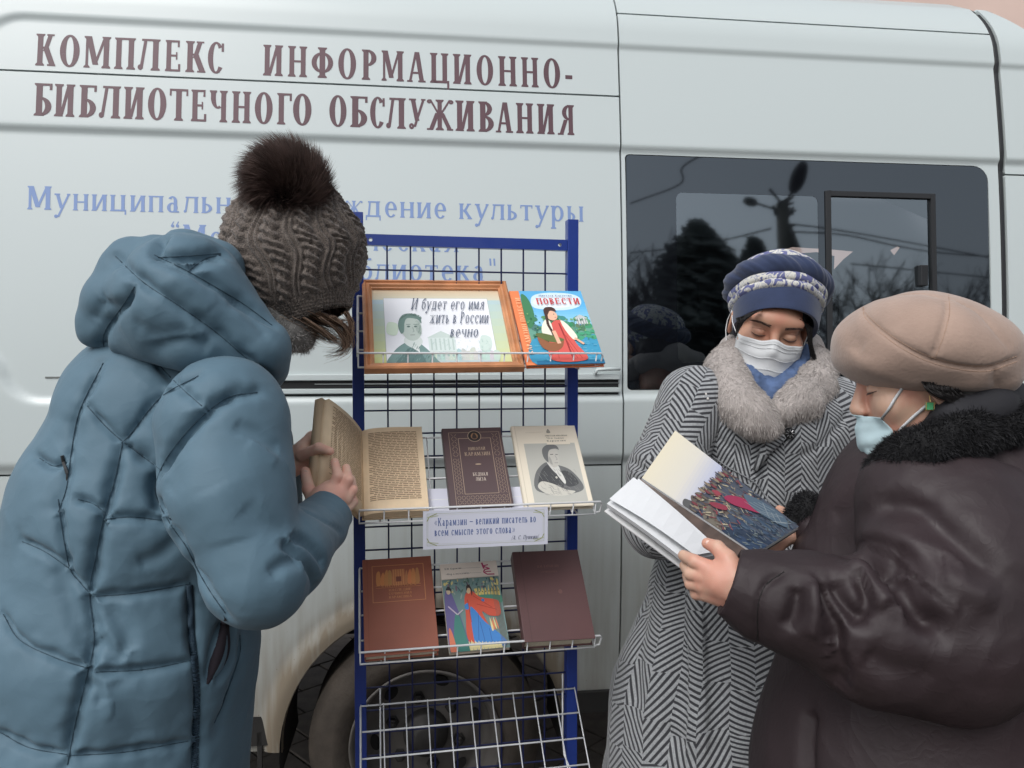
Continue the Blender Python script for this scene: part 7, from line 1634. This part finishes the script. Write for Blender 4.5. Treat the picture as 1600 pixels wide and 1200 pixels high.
# ---------------------------------------------------------------- woman in the brown leather coat
pc = person('woman in dark brown leather coat and beige beret, blue mask pulled below her nose', (P(1480, 700, 1.30).x, 1.30, 0))
def leather():
    m = mat('coat_brown_leather', (0.0290, 0.0190, 0.0215, 1), .6, bump=.0007, bscale=26, var=.25, vscale=6); nt = m.node_tree; b = nt.nodes['Principled BSDF']
    tc = nt.nodes.new('ShaderNodeTexCoord'); n = nt.nodes.new('ShaderNodeTexNoise'); n.inputs['Scale'].default_value = 5; n.inputs['Detail'].default_value = 6; nt.links.new(tc.outputs['Object'], n.inputs['Vector'])
    mr = nt.nodes.new('ShaderNodeMapRange'); mr.inputs[1].default_value = .35; mr.inputs[2].default_value = .65; mr.inputs[3].default_value = .43; mr.inputs[4].default_value = .70; nt.links.new(n.outputs['Fac'], mr.inputs[0]); nt.links.new(mr.outputs[0], b.inputs['Roughness']); b.inputs['Specular IOR Level'].default_value = .38; return m
LEA = leather(); crinkle(LEA, [(7, .0012, 1.0), (45, .0002, 1.0)])
s = SDF()
s.cap(P(1440, 770, 1.28), P(1600, 730, 1.30), .115, .13, .06); s.cap(P(1480, 830, 1.30), P(1475, 1000, 1.31), .20, .24, .06); s.cap(P(1595, 800, 1.36), P(1590, 1050, 1.38), .15, .19, .08)
s.cap(P(1470, 1000, 1.31), P(1450, 1230, 1.32), .25, .285, .05); s.cap(P(1450, 1230, 1.32), P(1470, 1500, 1.33), .285, .32, .05); s.cap(P(1590, 1050, 1.38), P(1570, 1480, 1.38), .20, .25, .08)
s.cap(P(1375, 775, 1.32), P(1330, 880, 1.33), .050, .085, .06)
s.plane((0, 0, .40), (0, 0, -1), .01); V, F = s.mesh(.0065)
V, _ = emboss(V, F, [([(1245, 870), (1300, 905), (1340, 925)], .008, .014)], [cr([([(1300, 810), (1330, 790), (1360, 770)], .006, .016), ([(1265, 1110), (1260, 1160), (1262, 1210)], .018, .014), ([(1410, 735), (1500, 700), (1600, 690)], .006, .02), ([(1560, 700), (1575, 740), (1572, 790)], .003, .006)])]); N_ = vnormals(V, F); V = V + N_ * (fold_noise(V, .006, 8, 9))[:, None]; put('coat', V, F, pc, LEA)
# near sleeve
s = SDF()
s.cap(P(1485, 812, 1.16), P(1500, 900, 1.13), .105, .125, .05); s.cap(P(1500, 900, 1.13), P(1480, 985, 1.10), .125, .118, .05); s.cap(P(1480, 985, 1.10), P(1370, 985, 1.10), .116, .098, .04); s.cap(P(1370, 985, 1.10), P(1260, 948, 1.12), .096, .076, .035); s.cap(P(1260, 948, 1.12), P(1195, 930, 1.135), .074, .066, .02); s.cap(P(1195, 930, 1.135), P(1150, 912, 1.145), .062, .052, .012)
s.cap(P(1420, 780, 1.18), P(1480, 830, 1.16), .075, .10, .05); s.cap(P(1560, 830, 1.20), P(1560, 960, 1.18), .10, .11, .06)
axC = (P(1150, 912, 1.145) - P(1195, 930, 1.135)).normalized(); cuC = P(1140, 909, 1.148)
s.cap(P(1165, 918, 1.14), cuC + axC * .06, .040, .044, .004, '-'); V, F = s.mesh(.005)
keep = (V - np.array(cuC)) @ np.array(axC); V = np.where(((keep > 0) & (np.linalg.norm(V - np.array(cuC), axis=1) < .1))[:, None], V - keep[:, None] * np.array(axC)[None] * .97, V)
sc_l = [([(1335, 845), (1375, 833), (1420, 850), (1480, 905), (1560, 945)], -.010, .022), ([(1330, 868), (1352, 872), (1400, 905), (1440, 955), (1470, 990)], .020, .016), ([(1322, 895), (1345, 890), (1362, 915), (1390, 950)], -.010, .014), ([(1300, 905), (1318, 940), (1345, 975)], .014, .012), ([(1282, 905), (1292, 945), (1305, 985), (1300, 1020)], .014, .011), ([(1270, 910), (1274, 960), (1268, 1000)], -.006, .010), ([(1245, 915), (1240, 955), (1225, 985)], .010, .010), ([(1395, 900), (1440, 935), (1500, 960)], -.006, .018), ([(1345, 905), (1352, 935), (1346, 965)], .010, .010), ([(1300, 1010), (1310, 1045), (1305, 1075)], .009, .014), ([(1350, 1020), (1400, 1050), (1460, 1060)], .006, .022), ([(1390, 870), (1430, 880), (1480, 880)], .006, .02), ([(1360, 800), (1400, 790), (1440, 800), (1500, 850), (1560, 900)], .010, .02)]
V, _ = emboss(V, F, [([(1225, 893), (1196, 915), (1184, 950), (1184, 1000)], .006, .006)], [cr([(p, d * 1.5, w) for p, d, w in sc_l[:3] + sc_l[8:9]]), cr([(p, d * 1.5, w) for p, d, w in sc_l[3:6] + sc_l[9:11]]), cr([(p, d * 1.5, w) for p, d, w in sc_l[6:8] + sc_l[11:]])]); N_ = vnormals(V, F); V = V + N_ * (fold_noise(V, .004, 11, 4) + fold_noise(V, .0015, 40, 5))[:, None]; put('sleeve', V, F, pc, LEA); LSEAM = SEAM; SEAM = mat('seam_black', (0.006, 0.005, 0.005, 1), .7); seam_lines(V, F, [([(1225, 893), (1196, 915), (1184, 950), (1184, 1000)], 0, 0)], pc, .0008)
# far sleeve with fur cuff
s = SDF(); s.cap(P(1400, 800, 1.36), P(1320, 850, 1.36), .085, .060, .04); s.cap(P(1320, 850, 1.36), P(1275, 832, 1.37), .052, .040, .02); V, F = s.mesh(.005); put('sleeve', V, F, pc, LEA)
FURK = mat('fur_black', (0.006, 0.006, 0.008, 1), .7); FUND = mat('fur_black_under', (0.006, 0.006, 0.007, 1), .9)
def furred(name, pts, rs, n, ln, parent, seed, h=.005, comb=(0, 0, -.25)):
    s = SDF(); s.chain([P(*q) for q in pts], rs, .03); V, F = s.mesh(h); N_ = vnormals(V, F); V = V + N_ * fold_noise(V, .006, 28, seed)[:, None]; o = put(name, V, F, parent, FUND)
    p_, n_ = sample_surface(V, F, n, seed); c = V.mean(0)
    fo = fur(name + '_pile', p_, n_, ln, comb, FURK, None, .0005, .4, seed, 2); fo.data.transform(Matrix.LocRotScale(parent.location, parent.rotation_euler, None).inverted()); fo.parent = o; tag(fo, kind='stuff'); return o
furred('fur_collar', [(1378, 738, 1.20), (1410, 722, 1.17), (1450, 703, 1.15), (1500, 682, 1.15), (1560, 660, 1.18), (1620, 652, 1.24)], [.024, .029, .032, .032, .030, .032], 24000, .009, pc, 21)
furred('fur_collar', [(1378, 736, 1.24), (1400, 715, 1.30), (1440, 695, 1.36)], [.022, .026, .03], 3000, .014, pc, 22, .007)
furred('fur_cuff', [(1246, 815, 1.385), (1262, 798, 1.385), (1285, 800, 1.385)], [.022, .024, .022], 4500, .009, pc, 23)
# dark knitted scarf between beret and collar
s = SDF(); s.chain([P(*q) for q in ((1410, 705, 1.23), (1450, 686, 1.19), (1492, 656, 1.165), (1545, 634, 1.18), (1580, 625, 1.24))], [.014, .020, .030, .034, .032], .02); V, F = s.mesh(.005); put('scarf', V, F, pc, mat('scarf_charcoal', (0.016, 0.016, 0.020, 1), .85, bump=.0006, bscale=120))
# head
MC = Matrix.Translation(P(1450, 594, 1.20)) @ Euler((R(7), 0, R(-90)), 'XYZ').to_matrix().to_4x4(); MC = Matrix.Translation(P(1443, 594, 1.24)) @ (Euler((0, 0, R(-105))).to_matrix() @ Euler((R(9), 0, 0)).to_matrix()).to_4x4(); SCC = 1.0
hc2, _ = head_sdf(MC, SCC); HV2, HF2 = hc2.mesh(.0026); fC = local_caster(HV2, HF2, MC, SCC); face_bits(fC, pc, BROW, MC, SCC)
parts = [(HV2, HF2)]
h_ = SDF(); h_.cap(P(1165, 924, 1.15), P(1128, 908, 1.162), .031, .027, .014); h_.cap(P(1132, 900, 1.16), P(1104, 888, 1.168), .020, .0135, .009); h_.cap(P(1128, 910, 1.162), P(1098, 900, 1.172), .019, .0135, .008); h_.cap(P(1128, 922, 1.165), P(1097, 914, 1.175), .018, .013, .008); h_.cap(P(1135, 934, 1.165), P(1103, 928, 1.178), .017, .012, .008)
finger(h_, [(1104, 886, 1.168), (1085, 877, 1.176), (1068, 868, 1.20)], .0124, .0088, .002); finger(h_, [(1097, 900, 1.170), (1079, 896, 1.182), (1070, 884, 1.21)], .0122, .0086, .002); finger(h_, [(1096, 914, 1.174), (1080, 912, 1.188), (1074, 899, 1.215)], .0118, .0084, .002); finger(h_, [(1102, 928, 1.178), (1088, 928, 1.192), (1083, 915, 1.22)], .0108, .0078, .002)
h_.cap(P(1150, 902, 1.15), P(1136, 874, 1.162), .021, .0155, .010); finger(h_, [(1136, 874, 1.162), (1121, 856, 1.176), (1105, 849, 1.19)], .0140, .0088, .003)
parts.append(h_.mesh(.0019))
h_ = SDF(); h_.cap(P(1275, 835, 1.38), P(1243, 832, 1.385), .026, .022, .012); h_.cap(P(1250, 822, 1.385), P(1225, 842, 1.375), .018, .013, .01); finger(h_, [(1232, 838, 1.375), (1214, 855, 1.355), (1205, 862, 1.345)], .0115, .0098); finger(h_, [(1225, 848, 1.38), (1208, 862, 1.375), (1195, 868, 1.37)], .010, .008)
finger(h_, [(1252, 818, 1.40), (1235, 806, 1.43), (1218, 796, 1.455)], .011, .008); finger(h_, [(1250, 824, 1.41), (1230, 818, 1.44), (1212, 812, 1.46)], .011, .008); finger(h_, [(1248, 832, 1.41), (1228, 830, 1.44), (1210, 826, 1.45)], .010, .008)
parts.append(h_.mesh(.0019))
s = SDF(); s.cap(P(1490, 800, 1.32), P(1480, 1100, 1.33), .13, .15, .05); s.cap(P(1490, 700, 1.27), P(1500, 790, 1.30), .06, .09, .03); s.cap(P(1490, 820, 1.18), P(1480, 985, 1.12), .05, .045, .03); s.cap(P(1480, 985, 1.12), P(1165, 920, 1.15), .045, .03, .02); s.cap(P(1420, 800, 1.36), P(1300, 840, 1.375), .05, .03, .02)
lx, ly = pc.location.x + .02, 1.32; s.p += legs(lx, ly, .7, .11).p; parts.append(s.mesh(.012)); V, F = join_np(parts); put('body', V, F, pc, SKC); boots(lx, ly, .11, pc, -1, .1)
hair_cap(MC, SCC, pc, 3)
strands('hair', ([(1440, 596, 1.15), (1446, 606, 1.145), (1462, 618, 1.145), (1490, 628, 1.15)], [(1500, 600, 1.16), (1500, 608, 1.16), (1505, 618, 1.16), (1520, 630, 1.16)]), 260, 3, .0008, pc, HAIRD, 9)
nails([(1107.5, 848.5, 1.1815, .0056, .0044, 15)], pc)
# mask pulled below the nose
mo, G2 = mask_mesh(fC, MC, SCC, .050, -.043, -.124, -.113, 'face_mask', pc, MASKB, pleats=1.5, amp=.004, nose=.002, seed=5, chin=.02, ywrap=.050, crump=.010)
cp = lambda x, y, z: MC.translation + MC.to_3x3() @ (Vector((x, y, z)) * SCC)
def ribbon(pts, w, name, parent, mt, nrm=Vector((0, -1, 0))):
    b = MB(); n = len(pts); vs = []
    for i, p in enumerate(pts):
        t = (Vector(pts[min(i + 1, n - 1)]) - Vector(pts[max(i - 1, 0)])).normalized(); sd_ = t.cross(nrm).normalized() * w; vs += [Vector(p) + sd_, Vector(p) - sd_]
    b.add(vs, [(2 * i, 2 * i + 1, 2 * i + 3, 2 * i + 2) for i in range(n - 1)]); me = b.mesh(); me.transform(Matrix.LocRotScale(pc.location, pc.rotation_euler, None).inverted()); o = link(name, me, parent, mt, True); md = o.modifiers.new('s', 'SOLIDIFY'); md.thickness = .0012; return o
bvC = bvh_of(HV2, HF2)
def skinpath(pl, lift=.003): q = [on(bvC, *c, lift) for c in smooth_path(pl, 5)]; return [v for v in q if v is not None]
e1 = Vector(G2[1, -1]); sp1 = skinpath([(1388, 640), (1400, 620), (1416, 598)]); ribbon([e1] + sp1, .0022, 'ear_loop', mo, MASKW)
e2_ = Vector(G2[-4, -1]); sp2 = skinpath([(1405, 672), (1428, 650), (1452, 630)]); ribbon([e2_] + sp2, .0024, 'ear_loop', mo, MASKW)
# earring
er = (on(bvC, 1450, 628, .012) or P(1450, 628, 1.14)); b = MB(); b.box(-.005, .005, -.003, .001, -.0055, .0055); me = b.mesh(); me.transform(Matrix.Translation(er + Vector((0, -.003, -.006)))); e_o = world_child('earring', me, pc, mat('green_stone', (0.12, 0.50, 0.22, 1), .15, coat=.6))
b = MB(); c_ = er + Vector((0, -.0065, -.006)); b.tube([c_ + Vector(q) for q in ((-.006, 0, -.0065), (.006, 0, -.0065), (.006, 0, .0065), (-.006, 0, .0065))], .0008, 6, closed=True); b.tube([c_ + Vector((0, 0, .0065)), c_ + Vector((0, .003, .016))], .0008, 6); me = b.mesh(); me.transform(Matrix.LocRotScale(pc.location, pc.rotation_euler, None).inverted()); link('setting', me, e_o, mat('gold', (.6, .45, .2, 1), .3, metal=1.0))
# beret
BER = mat('beret_suede', (0.335, 0.238, 0.190, 1), .95, sheen=.3, var=.14, vscale=14, bump=.0008, bscale=190)
s = SDF(); tl = Euler((0, R(8), 0)).to_matrix()
s.ell(P(1444, 545, 1.235), (.135, .122, .070), tl, .02); s.ell(P(1420, 531, 1.235), (.096, .11, .070), Euler((0, R(-20), 0)).to_matrix(), .03); s.ell(P(1492, 549, 1.235), (.078, .108, .066), Euler((0, R(20), 0)).to_matrix(), .03)
s.ell(P(1354, 562, 1.235), (.040, .075, .030), Euler((0, R(12), 0)).to_matrix(), .02); s.ell(P(1524, 590, 1.235), (.042, .085, .030), (0, 0, 0), .02)
V, F = s.mesh(.0045); cut = P(1450, 608, 1.235)
sd_ = [([(1348, 476), (1352, 492), (1372, 512), (1405, 537), (1450, 560), (1500, 573), (1545, 575), (1590, 560)], .0042, .0042), ([(1478, 461), (1479, 490), (1470, 525), (1457, 558)], .0042, .0042), ([(1345, 477), (1390, 465), (1440, 460), (1478, 468)], .0024, .0035), ([(1490, 468), (1530, 490), (1575, 540)], .002, .0035), ([(1557, 575), (1553, 590), (1556, 602)], .0025, .0035)]
V, _ = emboss(V, F, sd_, [cr([([(1330, 560), (1400, 590), (1470, 600), (1560, 600)], -.003, .014), ([(1320, 500), (1335, 530), (1350, 548)], .004, .018), ([(1400, 500), (1420, 515), (1440, 520)], .002, .02)])], puff=.004, puff_w=.02); N_ = vnormals(V, F); V = V + N_ * fold_noise(V, .002, 15, 7)[:, None]; bo = put('beret', V, F, pc, BER)
bvb = bvh_of(V, F); b = MB(); STI = mat('stitch_tan', rgb(188, 156, 134, .8), .8)
for pl, off in ((sd_[0][0], 4.5), (sd_[0][0], -4.0), (sd_[1][0], 0)):
    pts = smooth_path([(x + (4.5 if off == 0 else 0), y + (off if off else 0)) for x, y in pl], 10); q = [on(bvb, *c, .0006) for c in pts]; q = [v for v in q if v is not None]
    for i in range(0, len(q) - 1): b.tube([q[i], q[i] + (q[i + 1] - q[i]) * .72], .0005, 4)
me = b.mesh(); me.transform(Matrix.LocRotScale(pc.location, pc.rotation_euler, None).inverted()); link('stitching', me, bo, STI)

# ---------------------------------------------------------------- the illustrated book she holds
bk = thing('open_book', 'open illustrated book with a battle painting page, held by the woman in beret', 'book', P(1100, 800, 1.36))
D4, A4, B4, C4 = P(1003, 747, 1.40), P(1055, 673, 1.50), P(1248, 823, 1.38), P(1180, 866, 1.265)
_n = (A4 - D4).cross(C4 - D4); B4 = hit_plane(1248, 823, D4, _n)
E4, G4 = P(948, 789, 1.37), P(1076, 882, 1.225)      # outer corners of the left page
def bquad(o, u_, v_, w_, nrm, u, v, off): return o * (1 - u) * (1 - v) + u_ * u * (1 - v) + w_ * u * v + v_ * (1 - u) * v + nrm * off
def slab(name, q, off0, off1, mt, n=8, bow=0.0, parent=None):
    O, U, Vv, W4 = q; nn = (U - O).cross(Vv - O).normalized(); nn = nn if nn.dot(CAM - O) > 0 else -nn; vs = []; fs = []
    for i in range(n + 1):
        u = i / n; bw = bow * math.sin(math.pi * u)
        for v, o_ in ((0, off0), (1, off0), (1, off1), (0, off1)): vs.append(bquad(O, U, Vv, W4, nn, u, v, o_ + bw))
    for i in range(n):
        for j in range(4): fs.append((i * 4 + j, (i + 1) * 4 + j, (i + 1) * 4 + (j + 1) % 4, i * 4 + (j + 1) % 4))
    fs += [(0, 1, 2, 3), (n * 4, n * 4 + 3, n * 4 + 2, n * 4 + 1)]; me = bpy.data.meshes.new(name); me.from_pydata(vs, [], fs); bm = bmesh.new(); bm.from_mesh(me); bmesh.ops.recalc_face_normals(bm, faces=bm.faces); bm.to_mesh(me); bm.free(); return world_child(name, me, bk, mt)
WP = mat('white_pages', rgb(226, 228, 230, .85), .7, bump=.0002, bscale=200)
q1 = (D4, C4, A4, B4)       # u along the spine from D to C, v from the spine out to A-B
slab('page_block', q1, 0, -.007, WP); slab('cover', q1, -.008, -.011, mat('cover_dark', (0.03, 0.03, 0.035, 1), .4))
D5, C5 = P(1000, 748, 1.41), P(1120, 862, 1.275); q2 = (D5, C5, E4, G4)
ga, gb = P(1003, 750, 1.42), P(1168, 872, 1.28)
q3 = (P(998, 750, 1.405), P(1130, 866, 1.270), E4, P(1073, 880, 1.225)); slab('page_block', q3, 0.004, -.006, WP, bow=.004)
slab('page', (P(990, 752, 1.40), P(1118, 868, 1.262), P(952, 786, 1.365), P(1085, 874, 1.225)), .011, .0102, WP, bow=.006)
slab('cover', (P(998, 752, 1.41), P(1120, 872, 1.275), P(944, 792, 1.372), P(1072, 886, 1.228)), -.012, -.0145, mat('cover_white', (.6, .6, .6, 1), .4))
slab('page', (D4, C4, P(990, 750, 1.405), P(1130, 868, 1.268)), -.004, -.006, mat('dark_plate', rgb(96, 76, 66, .7), .4, var=.7, vscale=25))
a = Art(1, 1, y0=0)
for i in range(22):
    t = i / 22; c = (212 - t * 20, 204 - t * 10, 182 + t * 16) if t < .45 else (203 - (t - .45) * 110, 199 - (t - .45) * 80, 190 + (t - .45) * 20); a.poly([(t * .62, 0), ((t + 1 / 22) * .62 + .01, 0), ((t + 1 / 22) * .52 + .01, 1), (t * .52, 1)], c, rough=.3)
a.poly([(.50, 0), (.46, .3), (.43, .6), (.44, 1), (1, 1), (1, 0)], (70, 76, 88), rough=.25); rgx = random.Random(12)
for i in range(70):
    t = i / 70; a.blob([(x + rgx.uniform(-.02, .02) , z) for x, z in ((.44 + t * .56 - .05, -.0 + (i % 7) / 7), (.44 + t * .56 + .05, .02 + (i % 7) / 7), (.44 + t * .56 + .04, .14 + (i % 7) / 7 * .85), (.44 + t * .56 - .06, .12 + (i % 7) / 7 * .85))], [(84, 84, 84), (62, 72, 88), (104, 98, 88), (54, 66, 84), (92, 84, 78)][rgx.randint(0, 4)] if t < .55 else [(44, 60, 84), (56, 72, 92), (66, 82, 98), (40, 52, 70)][rgx.randint(0, 3)], rough=.25)
for i in range(420):
    x, z = rgx.uniform(.40, .98), rgx.uniform(.02, .98); l = rgx.uniform(.01, .05); c = [(150, 140, 118), (56, 56, 64), (120, 110, 100), (170, 160, 136), (96, 70, 66), (40, 44, 54), (124, 60, 66), (86, 98, 112)][rgx.randint(0, 7)] if x < .74 else [(60, 78, 98), (84, 98, 112), (40, 52, 68), (100, 108, 108)][rgx.randint(0, 3)]
    a.line([(x, z), (x + l, z + rgx.uniform(-.06, .06))], rgx.uniform(.004, .014), c, rough=.25)
for i in range(26):      # the row of heads along the crest
    z = i / 26; x = .445 + .02 * math.sin(i * 1.7) + rgx.uniform(-.015, .015) - .02 * math.sin(z * 3); a.blob([(x - .005, z), (x + .03, z - .01), (x + .05, z + .012), (x + .03, z + .03), (x, z + .02)], [(96, 88, 80), (70, 70, 78), (130, 116, 98), (110, 56, 62)][i % 4], rough=.25); a.oval(x - .006, z + .012, .006, .009, (60, 50, 54), n=8)
a.blob([(.57, .52), (.58, .62), (.66, .74), (.76, .76), (.80, .70), (.72, .60), (.64, .52)], (140, 44, 74), rough=.25); a.blob([(.52, .28), (.55, .36), (.62, .42), (.64, .36), (.58, .28)], (128, 52, 66), rough=.25); a.blob([(.47, .5), (.50, .56), (.54, .54), (.52, .48)], (136, 60, 70), rough=.25)
a.blob([(.64, .8), (.72, .9), (.9, .95), (.97, .8), (.86, .72), (.74, .70)], (76, 92, 106), rough=.25)
for i in range(12): a.line([(.68 + i * .02, .70 + (i % 5) * .05), (.80 + i * .015, .74 + (i % 4) * .06)], .006, (120, 130, 136), rough=.25)
me = a.mb.mesh(); nn = (C4 - D4).cross(A4 - D4).normalized(); nn = nn if nn.dot(CAM - D4) > 0 else -nn
for v in me.vertices: v.co = bquad(D4, C4, A4, B4, nn, min(max(v.co.x, 0), 1), min(max(v.co.z, 0), 1), .0006 - v.co.y * .6)
world_child('picture_print', me, bk, a.mats)
a = page_text(1, 1, .04, .10, .05, .9, 30, (190, 190, 190), 6)
